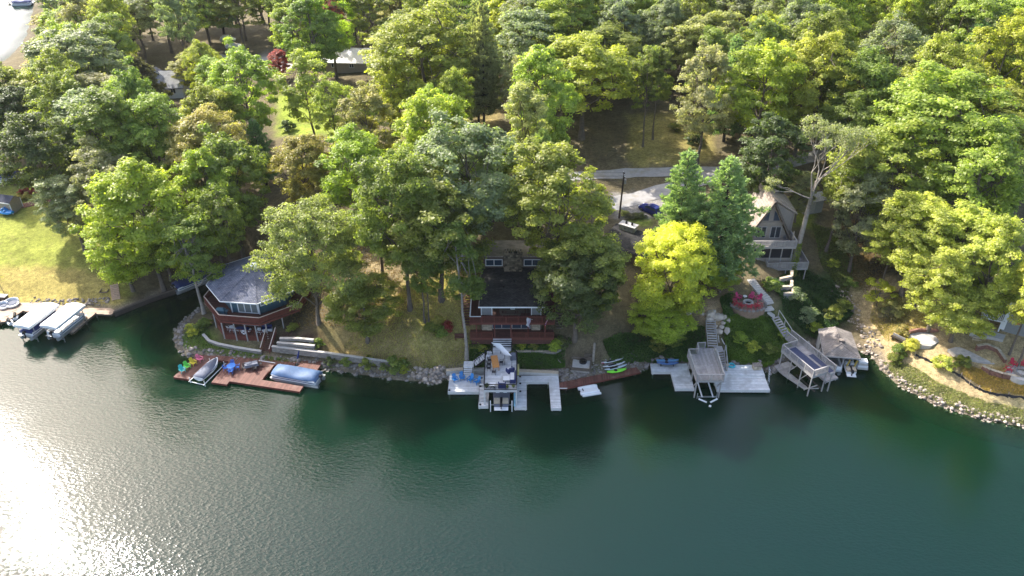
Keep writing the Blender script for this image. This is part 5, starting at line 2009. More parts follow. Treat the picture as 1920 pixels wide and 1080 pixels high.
# decks
deck(H, [(-6.0, 92.5), (6.05, 92.5), (6.05, 100.9), (4.5, 100.9), (4.5, 97.0), (-4.5, 97.0), (-4.5, 99.2), (-6.0, 99.2)], 7.0, red_floor, 'y', red_paint, .26)
deck(H, [(-6.1, 92.7), (6.05, 92.7), (6.05, 94.85), (-6.1, 94.85)], 4.2, red_floor, 'x', red_paint, .26)
rail(H, [(-5.95, 99.1, 7.0), (-5.95, 92.56, 7.0), (6.0, 92.56, 7.0), (6.0, 100.8, 7.0)], 1.0, red_paint, pale_cap if False else red_paint, bal=.16, bw=.045)
obj('rail_cap', MB().bar((-6.0, 92.56, 8.09), (-4.4, 92.56, 8.09), .16, .03).bar((-5.95, 99.1, 8.09), (-5.95, 92.66, 8.09), .16, .03), white_paint, H)
rail(H, [(-6.0, 92.76, 4.2), (-2.8, 92.76, 4.2)], .9, red_paint, bal=.15, bw=.045)
rail(H, [(-.0, 92.76, 4.2), (6.0, 92.76, 4.2)], .9, red_paint, bal=.15, bw=.045)
for x in (-5.1, -2.5, -.15, 2.3, 4.75):
    obj('support_post', MB().box((x, 92.95, 5.46), (.15, .15, 2.5)), red_paint, H)
for x in (-5.8, -3, 0, 3, 5.8):
    obj('footing_post', MB().box((x, 93.2, 2.9), (.18, .18, 2.1)), dark_wood, H)
obj('skirt', MB().box((0, 93.05, 3.4), (11.6, .06, 1.0)), red_floor, H)
# porch table and things
t = thing('dining_table', 'dark wooden dining table in the shaded porch under the flat roof', 'table', (-.2, 95.0, 7.0))
obj('tabletop', MB().box((0, 0, .74), (3.2, .95, .06)), timber, t)
for sx in (-1.4, 1.4):
    for sy in (-.36, .36):
        obj('leg', MB().box((sx, sy, .355), (.09, .09, .71)), timber, t)
t = thing('table_tray', 'white tray lying on the dark porch table', 'tray', (.1, 94.9, 7.775))
obj('tray', MB().box((0, 0, .02), (.62, .34, .04)), offwhite, t)
for s in (-1, 1):
    obj('handle', MB().bar((s * .33, -.12, .05), (s * .33, .12, .05), .03), offwhite, t)
for s in (-1, 1):
    t = thing('porch_bench', f'dark bench on the {"house" if s > 0 else "lake"} side of the porch table', 'bench', (-.2, 95.0 + s * .95, 7.0))
    obj('seat', MB().box((0, 0, .44), (2.9, .36, .06)), timber, t)
    for x in (-1.2, 1.2):
        obj('leg', MB().box((x, 0, .205), (.08, .3, .41)), timber, t)
t = thing('covered_grill', 'black covered grill at the right corner of the upper redwood deck', 'grill', (5.35, 93.6, 7.0))
obj('cover', MB().box((0, 0, .5), (.95, .6, 1.0), 0, (.9, .55)).box((0, .03, 1.1), (.8, .5, .2), 0, (.5, .3)), black_metal, t)
obj('side_shelf', MB().box((-.6, 0, .82), (.24, .45, .05)), black_metal, t)


def flag(base, tip, pts, label, stripes):
    """cloth hanging from a slanted staff; stripes = list of (fraction, colour)"""
    t = thing('flag', label, 'flag', base, absolute=True)
    obj('staff', MB().tube([base, tip], .025, 5), white_paint, t)
    b, e = Vector(base), Vector(tip)
    for k, (f0, f1, col) in enumerate(stripes):
        m = mat('flag_%s_%d' % (label[:8].replace(' ', '_'), k), col, rough=.8, var=.1)
        vs, fs = [], []
        n = 8
        for i in range(2):
            f = (f0, f1)[i]
            top = b.lerp(e, .35 + .62 * f)
            for q in range(n + 1):
                s = q / n
                w = math.sin(s * 7 + f * 3) * .10
                vs.append((top.x + pts[0] * s + w * .6, top.y - .02 - w, top.z - pts[1] * s * (1 - .15 * f)))
        for q in range(n):
            fs.append((q, q + 1, n + 2 + q, n + 1 + q))
        back = [(x, y + .012, z) for x, y, z in vs]
        fs2 = [tuple(reversed([i + len(vs) for i in fc])) for fc in fs]
        obj('cloth_stripe', MB().add(vs + back, fs + fs2), m, t)


flag((2.9, 92.5, 7.6), (2.1, 91.4, 8.7), (-.15, 1.5), 'pale lilac and white flag hanging from the upper redwood deck', [(0, .5, (.55, .48, .58)), (.5, 1, (.66, .64, .68))])
flag((5.0, 92.5, 7.5), (5.1, 91.3, 8.9), (-.45, 1.5), 'red and white striped flag with blue corner at the right of redwood deck', [(0, .2, (.5, .02, .03)), (.2, .34, (.7, .68, .66)), (.34, .52, (.5, .02, .03)), (.52, .66, (.7, .68, .66)), (.66, .82, (.5, .02, .03)), (.82, 1, (.06, .08, .25))])
# side stairs
t = thing('side_stairs', 'redwood steps beside the left wall of the chimney house', 'stairs', (-6.7, 96, 4.4), absolute=True)
stair_parts(t, (-6.7, 95.4, 4.3), (-6.7, 99.6, 7.1), 1.0, 12, red_board, red_paint)
obj('handrail', MB().bar((-7.25, 95.4, 5.2), (-7.25, 99.6, 8.0), .08, .05), red_paint, t)
for f in (0, .33, .66, 1):
    obj('post', MB().box((-7.25, 95.4 + 4.2 * f, 4.68 + 2.8 * f), (.08, .08, 1.0)), red_paint, t)
t = thing('side_stairs', 'pale timber steps climbing beside the right wall of the chimney house', 'stairs', (6.9, 95, 4.6), absolute=True)
stair_parts(t, (6.95, 94.4, 4.5), (6.75, 100.6, 8.4), 1.05, 16, timber, None, depth=.3, th=.12)
obj('handrail', MB().bar((6.3, 99.0, 8.6), (6.3, 101.4, 9.9), .08, .05), pale_cap, t)
t = thing('garden_bench', 'brown wooden bench landing left of the lower redwood deck', 'bench', (-7.6, 94.1, ground(-7.6, 94.1)))
obj('seat', MB().box((0, 0, .45), (1.6, .45, .06)), red_board, t)
obj('backrest', MB().box((0, .22, .75), (1.6, .05, .4)), red_board, t)
for x in (-.65, .65):
    obj('leg', MB().box((x, 0, .2), (.08, .4, .42)), red_paint, t)
for px, py, c, lab in ((820, 612, 'or', 'orange flowering shrub on the dry slope left of redwood deck'), (838, 622, 'rd', 'red flowering shrub next to the orange one'), (830, 630, 'gr', 'green shrub below the orange and red flowers'), (812, 622, 'gr', 'leafy shrub left of the orange flowers')):
    q = G(px, py)
    plant_tree('shrub1', q.x, q.y, 1.5, 1.05, c, lab, cat='shrub')
q = G(860, 551)
t = thing('flower_basket', 'purple hanging flower basket on a hook left of the dark roof', 'flowers', q)
obj('hook', MB().tube([(0, 0, 0), (0, 0, 1.9), (.2, 0, 2.1), (.4, 0, 2.0)], .02, 5), black_metal, t)
o = inst('blossoms', PROTO['shrub0']['crown'], t, (.4, 0, 1.2))
o.scale = (.5, .5, .5)
o.color = (.26, .10, .32, 1)

# ------------------------------------------------------------------ CENTRE: dock
D = thing('pale_dock', 'pale composite dock with raised sun deck in the centre', 'dock', (0, 86, 0), absolute=True)
deck(D, [(-8.9, 85.1), (-3.8, 85.1), (-3.8, 88.75), (-8.85, 89.1)], .6, pale_board, 'x', pale_frame, .45)
deck(D, [(.3, 81.8), (2.0, 81.8), (2.05, 87.25), (5.2, 87.25), (5.28, 81.7), (6.65, 81.7), (6.6, 88.6), (.3, 88.6)], .6, pale_board, 'x', pale_frame, .4)
deck(D, [(-4.55, 82.1), (-3.2, 82.1), (-3.2, 85.08), (-4.55, 85.08)], .6, pale_board, 'x', pale_frame, .4)
for k in range(5):
    obj('tread', MB().box((-3.95, 83.15 + k * .30, .85 + k * .42), (1.0, .27, .05)), pale_board, D)
for s in (-.53, .53):
    obj('stringer', MB().bar((-3.95 + s, 82.9, .62), (-3.95 + s, 84.9, 3.0), .05, .2), black_metal, D)
deck(D, [(-3.8, 82.3), (.7, 82.3), (.75, 89.6), (-.1, 90.4), (-2.75, 90.4), (-3.8, 89.6)], 3.2, pale_board, 'x', pale_frame, .26)
for x in (-3.7, .6):
    for y in (82.45, 85.0, 88.4):
        obj('support_post', MB().box((x, y, .9), (.16, .16, 4.0)), pale_frame, D)
piles(D, [(-8.7, 85.3), (-6.3, 85.3), (-4, 85.3), (-4.4, 82.3), (.5, 82.0), (1.8, 82.0), (5.45, 81.9), (6.5, 81.9), (2.2, 87.4), (5.1, 87.4)], -3, .3, .1, pale_frame)
for x, y in ((-8.7, 85.15), (-4.3, 82.15), (1.15, 84.9), (1.15, 86.6), (1.15, 88.1), (-4.4, 86.0), (-4.3, 87.8)):
    obj('cleat', MB().lathe([(.16, .6), (.16, .68), (.1, .72), (.01, .72)], 8, (x, y + .25, 0)), black_metal, D)
rail(D, [(-2.75, 90.3, 3.2), (-3.72, 89.5, 3.2), (-3.72, 82.38, 3.2), (.62, 82.38, 3.2), (.68, 89.5, 3.2), (-.1, 90.3, 3.2)], .95, black_metal, black_metal, bal=0, pw=.05, every=1.7, cables=True)
obj('fender', MB().tube([(.86, 88.2, 2.9), (.86, 86.0, 2.9)], .14, 8), mat('yellow_foam', (.55, .5, .2), rough=.8), D)
obj('fender', MB().tube([(.34, 82.0, .75), (.34, 84.6, .75)], .12, 8), mat('cyan_foam', (.35, .62, .72), rough=.7), D)
# bridge to the house
B = thing('bridge', 'pale landing bridge with steps from the sun deck to the redwood house', 'bridge', (-1.4, 91.2, 3), absolute=True)
deck(B, [(-2.74, 90.42), (-.08, 90.42), (-.08, 91.85), (-2.74, 91.85)], 3.2, pale_board, 'x', pale_frame, .2)
for k in range(4):
    obj('tread', MB().box((-1.4, 91.98 + k * .22, 3.40 + k * .22), (2.66, .2, .06)), pale_board, B)
    obj('riser', MB().box((-1.4, 91.86 + k * .22, 3.29 + k * .22), (2.6, .03, .15)), black_metal, B)
rail(B, [(-.05, 91.85, 3.2), (-.05, 90.45, 3.2)], .95, black_metal, black_metal, bal=0, pw=.05, cables=True)
# stairs from sun deck to low platform, with landing
t = thing('dock_stairs', 'pale open stairs from the sun deck down to a landing at left', 'stairs', (-5.5, 89, .6), absolute=True)
stair_parts(t, (-5.35, 89.35, 2.1), (-3.75, 89.95, 3.2), 1.15, 6, pale_board, black_metal)
obj('landing', MB().box((-6.15, 89.4, 2.06), (1.4, 1.2, .1)), pale_board, t)
for s in (-.68, .68):
    for y in (88.9, 89.9):
        obj('support_post', MB().box((-6.15 + s * .95, y, 1.0), (.1, .1, 2.0)), pale_frame, t)
stair_parts(t, (-6.25, 87.75, .62), (-6.2, 88.8, 2.0), 1.25, 6, pale_board, black_metal, depth=.24)
for a, b in (((-5.3, 89.95, 2.1), (-3.85, 90.45, 3.2)), ((-5.3, 88.75, 2.1), (-3.85, 89.3, 3.2))):
    a, b = Vector(a), Vector(b)
    obj('handrail', MB().bar(a + Vector((0, 0, .95)), b + Vector((0, 0, .95)), .06, .05), black_metal, t)
    for f in (0, .5, 1):
        p = a.lerp(b, f)
        obj('post', MB().box((p.x, p.y, p.z + .48), (.05, .05, .95)), black_metal, t)
# seawall behind
S = thing('concrete_seawall', 'low tan concrete seawall behind the pale dock', 'wall', (-1, 89.3, 0), absolute=True)
sp = [(-9.4, 89.25), (-7.0, 89.6), (-3.0, 89.75), (1.0, 89.2), (6.6, 88.75)]
for i in range(4):
    obj('wall_section', MB().bar((*sp[i], .35), (*sp[i + 1], .35), .5, 1.3), tan_board if False else concrete, S)
obj('cap', MB().bar((-9.4, 89.3, 1.04), (-6.9, 89.65, 1.04), .6, .07).bar((1.0, 89.25, 1.04), (6.6, 88.8, 1.04), .6, .07), pale_stone, S)
# blue lounge chairs
for k, (x, y, a, lab) in enumerate(((-8.0, 87.4, .45, 'blue lounge chair at the left end of the row on the pale dock'), (-7.05, 87.8, .2, 'second blue lounge chair from the left on the pale dock'),
                                    (-5.85, 87.4, -.6, 'third blue lounge chair, turned to the right, on the pale dock'), (-4.9, 86.9, -.9, 'blue lounge chair nearest the sun deck posts'))):
    adirondack((x, y, .6), a, (.03, .22, .55), lab)
# sun deck furniture
t = thing('patio_table', 'long warm wooden table on the sun deck', 'table', (-2.35, 87.6, 3.2), math.radians(8))
for k in range(6):
    obj('slat', MB().box((-.40 + k * .16, 0, .74), (.15, 2.7, .05)), warm_wood, t)
for sx in (-.38, .38):
    for sy in (-1.15, 1.15):
        obj('leg', MB().box((sx, sy, .357), (.08, .08, .714)), warm_wood, t)
obj('frame', MB().box((0, -1.0, .67), (.7, .06, .08)).box((0, 1.0, .67), (.7, .06, .08)), warm_wood, t)
for k, (x, y, a, lab) in enumerate(((-3.15, 88.4, 1.57, 'black mesh chair left of the wooden table, shore end'), (-3.2, 87.5, 1.57, 'black mesh chair left of the wooden table, middle'), (-3.2, 86.6, 1.57, 'black mesh chair left of the wooden table, lake end'),
                                    (-1.5, 87.9, -1.57, 'black mesh chair right of the wooden table'), (-2.5, 85.75, 3.14, 'black mesh chair at the lake end of the wooden table'))):
    plastic_chair((x, y, 3.2), a, (.035, .035, .042), lab)
t = thing('shade_sail', 'white shade sail stretched over the back corner of the sun deck', 'shade sail', (-1.3, 88.8, 3.2), absolute=True)
pts = [Vector(p) for p in ((-2.95, 90.2, 5.3), (-1.6, 90.3, 5.0), (-.02, 87.6, 4.9), (-1.0, 87.7, 5.0))]
vs, n = [], 6
for i in range(n + 1):
    for j in range(n + 1):
        a, b = i / n, j / n
        p = pts[0] * (1 - a) * (1 - b) + pts[1] * a * (1 - b) + pts[2] * a * b + pts[3] * (1 - a) * b
        vs.append((p.x, p.y, p.z - .35 * math.sin(math.pi * a) * math.sin(math.pi * b)))
fs = [(i * (n + 1) + j, (i + 1) * (n + 1) + j, (i + 1) * (n + 1) + j + 1, i * (n + 1) + j + 1) for i in range(n) for j in range(n)]
bk = [(x, y, z - .012) for x, y, z in vs]
obj('sail', MB().add(vs + bk, fs + [tuple(reversed([q + len(vs) for q in f])) for f in fs]), vinyl_white, t)
for p in (pts[0], pts[1], pts[2], pts[3]):
    obj('pole', MB().tube([(p.x, p.y, 3.2), (p.x, p.y, p.z + .05)], .035, 6), black_metal, t)


def sofa(loc, rz, w, label):
    t = thing('wicker_sofa' if w > 1.2 else 'wicker_chair', label, 'sofa' if w > 1.2 else 'armchair', loc, rz)
    obj('base', MB().box((0, 0, .17), (w, .8, .34)), navy_fabric, t)
    obj('backrest', MB().box((0, .36, .58), (w, .14, .48), 0, (w * .96, .1)), navy_fabric, t)
    for s in (-1, 1):
        obj('arm', MB().box((s * (w / 2 - .07), -.04, .45), (.14, .66, .22)), navy_fabric, t)
    n = max(1, round((w - .28) / .62))
    for k in range(n):
        x = -w / 2 + .14 + (w - .28) * (k + .5) / n
        obj('seat_cushion', MB().box((x, -.06, .42), ((w - .32) / n, .62, .16), 0, ((w - .4) / n, .56)), offwhite, t)
        obj('back_cushion', MB().box((x, .23, .66), ((w - .34) / n, .12, .36)), grey_cover, t)


sofa((.12, 84.7, 3.2), math.radians(-90), 1.9, 'navy wicker sofa with white cushions along the right rail of the sun deck')
sofa((-.25, 86.3, 3.2), math.radians(-150), 1.0, 'navy armchair with pale cushion at the head of the sun deck sofa')
sofa((-1.35, 83.1, 3.2), math.radians(180), 1.05, 'navy armchair with its back to the lake rail of the sun deck')
t = thing('coffee_table', 'square pale coffee table between armchair and sofa on the sun deck', 'table', (-.75, 84.4, 3.2))
obj('tabletop', MB().box((0, 0, .40), (.9, .9, .05)), offwhite, t)
for sx in (-.38, .38):
    for sy in (-.38, .38):
        obj('leg', MB().box((sx, sy, .187), (.06, .06, .374)), black_metal, t)
t = thing('side_table', 'square side table with crossed legs at the lake rail of the sun deck', 'table', (-2.6, 83.0, 3.2))
obj('tabletop', MB().box((0, 0, .50), (.8, .7, .04)), offwhite, t)
for a, b in (((-.35, -.3), (.35, .3)), ((-.35, .3), (.35, -.3))):
    obj('leg', MB().bar((a[0], a[1], .02), (b[0], b[1], .47), .04), black_metal, t)
    obj('leg', MB().bar((b[0], b[1] * .9, .02), (a[0], a[1] * .9, .47), .04), black_metal, t)
planter((-3.4, 83.0, 3.2), .22, 'dark potted plant in the left lake corner of the sun deck', leafc='dk')
planter((-.62, 82.85, 3.2), .17, 'small green potted plant beside the lake rail armchair')
planter((.2, 83.0, 3.2), .18, 'potted plant in the right lake corner of the sun deck')
planter((-.25, 90.0, 3.2), .22, 'dark round planter at the bridge corner of the sun deck', leafc='dk')
t = thing('covered_grill', 'dark grey covered grill at the back right corner of the sun deck', 'grill', (.15, 89.0, 3.2), .1)
obj('cover', MB().box((0, 0, .5), (.8, .55, 1.0), 0, (.75, .5)).box((0, 0, 1.08), (.7, .45, .16), 0, (.4, .25)), grey_cover, t)
obj('side_shelf', MB().box((-.5, 0, .8), (.2, .4, .05)), black_metal, t)
for k, (x, y) in enumerate(((-3.2, 90.1), (-3.45, 89.2))):
    t = thing('deck_cooler', ('white cooler at the top of the pale stairs', 'white cooler by the left rail of the sun deck')[k], 'cooler', (x, y, 3.2), .2 + k)
    obj('box', MB().box((0, 0, .2), (.62, .4, .4)), offwhite, t)
    obj('lid', MB().box((0, 0, .44), (.66, .44, .07)), offwhite, t)
    obj('handle', MB().bar((-.3, -.22, .3), (.3, -.22, .3), .03), black_metal, t)
# wake boat below
hull_boat((-1.45, 84.6, .55), math.radians(90), 6.0, 2.35, 'open motor boat with black outboard on the lift under the sun deck', grey_cover)
t = thing('boat_lift', 'lift frame holding the open motor boat under the sun deck', 'boat lift', (-1.45, 84.6, 0))
for s in (-1, 1):
    obj('bunk', MB().bar((s * .7, -2.4, .38), (s * .7, 2.4, .38), .16, .1), dark_wood, t)
    obj('guide_post', MB().tube([(s * 1.45, -2.9, -2), (s * 1.45, -2.9, 1.9)], .07, 8), offwhite, t)
for y in (-1.8, 1.8):
    obj('cross_beam', MB().bar((-1.5, y, .25), (1.5, y, .25), .12), alu, t)
# boardwalk, kayaks, float
bwk = thing('redwood_boardwalk', 'narrow redwood boardwalk along the rocky shore right of the pale dock', 'boardwalk', (12, 88, 0), absolute=True)
deck(bwk, [(6.63, 86.0), (7.55, 85.95), (18.4, 89.45), (17.95, 90.6), (13.15, 89.2), (6.62, 87.1)], .55, red_board, 'y', red_paint, .25)
piles(bwk, [(7.6, 86.15), (10.3, 87.0), (13, 87.9), (16, 88.9)], -2.5, .4, .1, dark_wood)
obj('edge_trim', MB().bar((6.65, 85.93, .52), (7.7, 85.93, .52), .1, .08), white_paint, bwk)
q = (14.6, 90.9)
for k, (dx, dy, col, lab, pb, dz) in enumerate(((-.2, .55, (.66, .70, .72), 'pale paddleboard with magenta tip furthest up the bank', True, .55), (.0, .0, (.70, .72, .74), 'pale paddleboard between the other two on the bank', True, .5),
                                               (.2, -.45, (.60, .68, .74), 'pale blue paddleboard lowest of the three on the bank', True, .45))):
    t = kayak((14.75 + dx, 90.6 + dy, ground(14.75 + dx, 90.6 + dy) + .12), math.radians(20), 3.5, col, lab, 0, None, pb)
    t.rotation_euler = (math.radians(-20), 0, math.radians(20))
    if k == 0:
        obj('nose_tip', MB().loft([oval(0, .2, .6, .08, -1.5), oval(0, .24, .3, .07, -1.68), oval(0, .27, .05, .03, -1.78)]), mat('magenta', (.5, .04, .14), rough=.5), t)
kayak((14.95, 89.45, .62), math.radians(14), 2.9, (.20, .68, .04), 'lime green kayak on the rocks beside the redwood boardwalk')
f = thing('jet_ski_float', 'white drive-on jet ski float moored at the redwood boardwalk', 'float', (10.75, 86.0, 0), math.radians(14))
for s in (-1, 1):
    obj('side_float', MB().loft([oval(s * .55, .16, .55, .24, -1.4, 10, .6), oval(s * .55, .18, .62, .26, -.4, 10, .6), oval(s * .55, .18, .62, .26, 1.0, 10, .6), oval(s * .55, .16, .45, .2, 1.35, 10, .6)]), offwhite, f)
obj('cradle', MB().hexa([(-1.2, -.3, .05), (1.25, -.3, .05), (1.25, .3, .05), (-1.2, .3, .05)], [(-1.2, -.3, .30), (1.25, -.3, .38), (1.25, .3, .38), (-1.2, .3, .30)]), offwhite, f)
obj('outer_rail', MB().box((.1, -1.0, .12), (2.7, .22, .22)), offwhite, f)
obj('roller', MB().tube([(-.9, -.22, .38), (-.9, .22, .38)], .07, 8), rubber, f)
# fire pit
q = G(1088, 681)
F = thing('fire_pit_patio', 'square paved fire pit terrace on the bank above the rocky shore', 'patio', (9.9, 90.2, 1.4), math.radians(-8))
for i in range(4):
    for j in range(3):
        obj('paving_slab', MB().box((-.9 + i * .6, -.6 + j * .6, .0 + rnd.uniform(-.012, .012)), (.585, .585, .14)), concrete, F)
obj('edging', MB().box((0, -1.05, -.12), (2.8, .2, .4)).box((1.35, .2, -.1), (.2, 2.2, .5)).box((0, 1.1, .12), (2.9, .2, .5)), timber, F)
obj('base', MB().box((0, 0, -.5), (2.5, 1.9, .84)), grey_stone, F)
t = thing('fire_ring', 'dark round steel fire ring on the square paved terrace', 'fire ring', (10.2, 90.55, 1.48))
obj('ring', MB().loft([[(r * math.cos(a), r * math.sin(a), z) for r, z in ((.5, 0), (.54, 0), (.54, .32), (.5, .32))] for a in [2 * math.pi * i / 16 for i in range(17)]], cap=False), black_metal, t)
obj('ash', MB().lathe([(.49, .0), (.3, .08), (.01, .1)], 12), shadow_in, t)
t = thing('log_pile', 'heap of dark firewood and branches behind the fire ring', 'firewood', (11.0, 91.6, ground(11, 91.6)))
for k in range(7):
    a = rnd.uniform(-.6, .6)
    obj('log', MB().tube([(-.6 * math.cos(a), -.6 * math.sin(a) + k % 3 * .25 - .2, .1 + k // 3 * .18), (.6 * math.cos(a), .6 * math.sin(a) + k % 3 * .25 - .2, .12 + k // 3 * .18)], .09, 6), bark, t)
q = G(1112, 677)
t = thing('dead_tree', 'pale bleached bare trunk standing alone above the fire pit', 'tree', q)
obj('trunk', MB().tube([(0, 0, -.3), (.02, 0, 1.8), (.06, .05, 3.2)], [.19, .17, .15], 8), bark_pale, t)
q = G(1046, 674)
t = thing('fallen_branch', 'thin pale branch lying on the grass right of the pale dock', 'branch', q, 2.0)
obj('branch', MB().tube([(-.9, 0, .06), (0, .06, .08), (.9, -.05, .06)], [.035, .04, .02], 5), pale_cap, t)
block_wall('garden_edging', 'low stone edging under the redwood deck beside the bridge', 'edging', [G(967, 660), G(1010, 660), G(1040, 662), G(1052, 656)], [ground(*G(x, y)[:2]) + .2 for x, y in ((967, 660), (1010, 660), (1040, 662), (1052, 656))], .35, block, pale_stone)
# utility pole, car, chimney cottage at the driveway
pb = Vector((18.1, 119.9, ground(18.1, 119.9)))
U = thing('utility_pole', 'dark wooden utility pole beside the gravel driveway', 'utility pole', pb)
obj('pole', MB().tube([(0, 0, -.5), (.25, 0, 8.4)], [.17, .12], 8), bark_dark, U)
obj('crossarm', MB().box((.24, 0, 8.0), (.12, 2.2, .14)), bark_dark, U)
for y in (-.95, -.3, .3, .95):
    obj('insulator', MB().lathe([(.04, 0), (.07, .08), (.03, .2)], 6, (.24, y, 8.07)), offwhite, U)
obj('transformer', MB().tube([(.52, .1, 6.4), (.52, .1, 7.2)], .2, 10), grey_stone, U)
for k, (y, z, lab) in enumerate(((-.95, 8.25, 'front power line from the pole to the left'), (.3, 8.25, 'rear power line from the pole to the left'), (0, 7.0, 'middle power line below the crossarm'), (0, 6.0, 'lowest sagging cable on the utility pole'))):
    a = pb + Vector((.24, y, z))
    b = a + Vector((-38, 6 + k, 2.5))
    pts = [a.lerp(b, i / 10) - Vector((0, 0, 1.6 * 4 * (i / 10) * (1 - i / 10))) for i in range(11)]
    w = MB().tube(pts, .022, 4)
    o = obj('power_line', w, black_metal)
    tag(o, lab, 'cable')
cq = P(1221, 392, 10.0)
cz = ground(cq.x, cq.y)
c = thing('blue_car', 'deep blue hatchback car parked on the gravel driveway', 'car', (cq.x, cq.y, cz), math.atan2(3.0, -2.6))


def sect(x, w, zb, zt, tw=None):
    tw = tw or w
    return [(x, -w / 2, zb), (x, -w / 2 * 1.02, (zb + zt) / 2), (x, -tw / 2, zt), (x, tw / 2, zt), (x, w / 2 * 1.02, (zb + zt) / 2), (x, w / 2, zb)]


obj('body', MB().loft([sect(-2.3, 1.5, .45, .85, 1.35), sect(-2.15, 1.75, .3, .98, 1.6), sect(-1.2, 1.84, .25, 1.0, 1.7), sect(.6, 1.84, .25, .98, 1.7), sect(1.5, 1.8, .27, .88, 1.6), sect(2.1, 1.7, .3, .76, 1.45), sect(2.3, 1.45, .42, .62, 1.2)]), car_paint, c)
cab = obj('roof', MB().loft([[(-2.0, -.7, .98), (-1.5, -.58, 1.42), (-1.5, .58, 1.42), (-2.0, .7, .98)], [(-.9, -.8, .99), (-.9, -.62, 1.5), (-.9, .62, 1.5), (-.9, .8, .99)], [(.1, -.8, .99), (.1, -.6, 1.47), (.1, .6, 1.47), (.1, .8, .99)], [(1.15, -.74, .93), (.55, -.58, 1.32), (.55, .58, 1.32), (1.15, .74, .93)]]), car_paint, c)
obj('windscreen', MB().hexa([(1.16, -.68, .97), (1.16, .68, .97), (1.14, .68, .95), (1.14, -.68, .95)], [(.60, -.54, 1.32), (.60, .54, 1.32), (.57, .54, 1.30), (.57, -.54, 1.30)]), dark_glass, c)
obj('rear_window', MB().hexa([(-2.0, -.62, 1.02), (-2.0, .62, 1.02), (-1.98, .62, 1.0), (-1.98, -.62, 1.0)], [(-1.55, -.52, 1.40), (-1.55, .52, 1.40), (-1.53, .52, 1.38), (-1.53, -.52, 1.38)]), dark_glass, c)
for s in (-1, 1):
    obj('side_window', MB().add([(-1.7, s * .80, 1.05), (.85, s * .81, 1.03), (.35, s * .65, 1.38), (-1.35, s * .65, 1.40)], [(0, 1, 2, 3) if s < 0 else (3, 2, 1, 0)]), dark_glass, c)
    obj('headlight', MB().box((2.16, s * .6, .68), (.24, .34, .12)), offwhite, c)
    obj('tail_light', MB().box((-2.2, s * .66, .84), (.14, .26, .14)), mat('tail_red', (.35, .01, .01), rough=.3), c)
    obj('mirror', MB().box((.75, s * .98, 1.02), (.14, .2, .12)), car_paint, c)
    for x in (-1.4, 1.4):
        w = obj('wheel', MB().lathe([(.2, -.1), (.33, -.1), (.34, .1), (.2, .1)], 14), rubber, c)
        w.rotation_euler = (math.pi / 2, 0, 0)
        w.location = (x, s * .84, .33)
        rmb = MB().lathe([(.01, -.06), (.2, -.11), (.2, .11), (.01, .06)], 10)
        obj('rim', rmb, alu, w)
cot = thing('stone_cottage', 'low cottage with dark roof half hidden below the gravel driveway', 'house', (18.6, 109.8, 8.0), math.radians(-34))
obj('wall', MB().box((0, 0, 1.1), (7, 5, 2.6)), brown_siding, cot)
obj('roof', MB().add([(-3.9, -3.0, 2.3), (3.9, -3.0, 2.3), (3.9, 2.6, 3.3), (-3.9, 2.6, 3.3), (-3.9, -3, 2.15), (3.9, -3, 2.15), (3.9, 2.6, 3.15), (-3.9, 2.6, 3.15)], [(0, 1, 2, 3), (7, 6, 5, 4), (0, 4, 5, 1), (1, 5, 6, 2), (2, 6, 7, 3), (3, 7, 4, 0)]), roof_dark, cot)
chm = obj('chimney', MB().box((-1.5, 2.2, 2.6), (2.5, 1.1, 2.6)), grey_stone, cot)
mb = MB()
for r in range(8):
    x = -2.8 - (r % 2) * .2
    while x < -.25:
        a, b = max(-2.8, x), min(-.22, x + .42)
        if b - a > .06:
            mb.box(((a + b) / 2, 1.58, 1.95 + r * .26), (b - a - .02, .12, .24))
        x += .42
    for q in range(3):
        mb.box((-.2, 1.75 + q * .38, 1.95 + r * .26), (.12, .35, .24))
obj('stone', mb, grey_stone, chm, kind='stuff')
obj('chimney_cap', MB().box((-1.5, 2.2, 4.02), (2.9, 1.5, .16)), concrete, chm)
for x in (-1.9, -.9):
    obj('flue', MB().lathe([(.18, 0), (.18, .4), (.12, .4), (.12, .1)], 8, (x, 2.2, 4.1)), black_metal, chm)
# ------------------------------------------------------------------ RIGHT: pale dock with raised grey deck
D = thing('grey_deck_dock', 'pale dock with raised grey railed deck right of the golden maple', 'dock', (28, 88, 0), absolute=True)
deck(D, [(20.0, 89.46), (22.72, 89.46), (22.72, 85.75), (25.4, 85.75), (25.4, 91.35), (20.1, 91.4)], .6, pale_board, 'x', pale_frame, .4)
deck(D, [(28.5, 85.5), (35.85, 85.45), (35.9, 88.4), (28.5, 88.4)], .6, pale_board, 'x', pale_frame, .4)
deck(D, [(28.5, 88.42), (35.9, 88.42), (35.95, 90.75), (28.5, 90.75)], .78, pale_board, 'x', pale_frame, .4)
piles(D, [(20.2, 89.6), (22.9, 86.0), (25.2, 86.0), (28.7, 85.7), (32, 85.7), (35.6, 85.7), (22.9, 89.2)], -3, .3, .1, pale_frame)
UP = [(25.0, 84.1), (28.75, 84.1), (28.9, 91.4), (26.4, 91.4), (26.3, 89.9), (24.8, 89.9)]
deck(D, UP, 3.4, grey_board, 'y', grey_wood, .28)
rail(D, [(26.45, 91.3, 3.4), (26.35, 89.85, 3.4), (24.9, 89.8, 3.4), (25.05, 84.15, 3.4), (28.7, 84.15, 3.4), (28.8, 90.0, 3.4)], 1.0, grey_wood, grey_wood, bal=.16, bw=.05, pw=.12)
rail(D, [(26.45, 91.3, 3.4), (27.6, 91.35, 3.4)], 1.0, grey_wood, grey_wood, bal=.16, bw=.05, pw=.12)
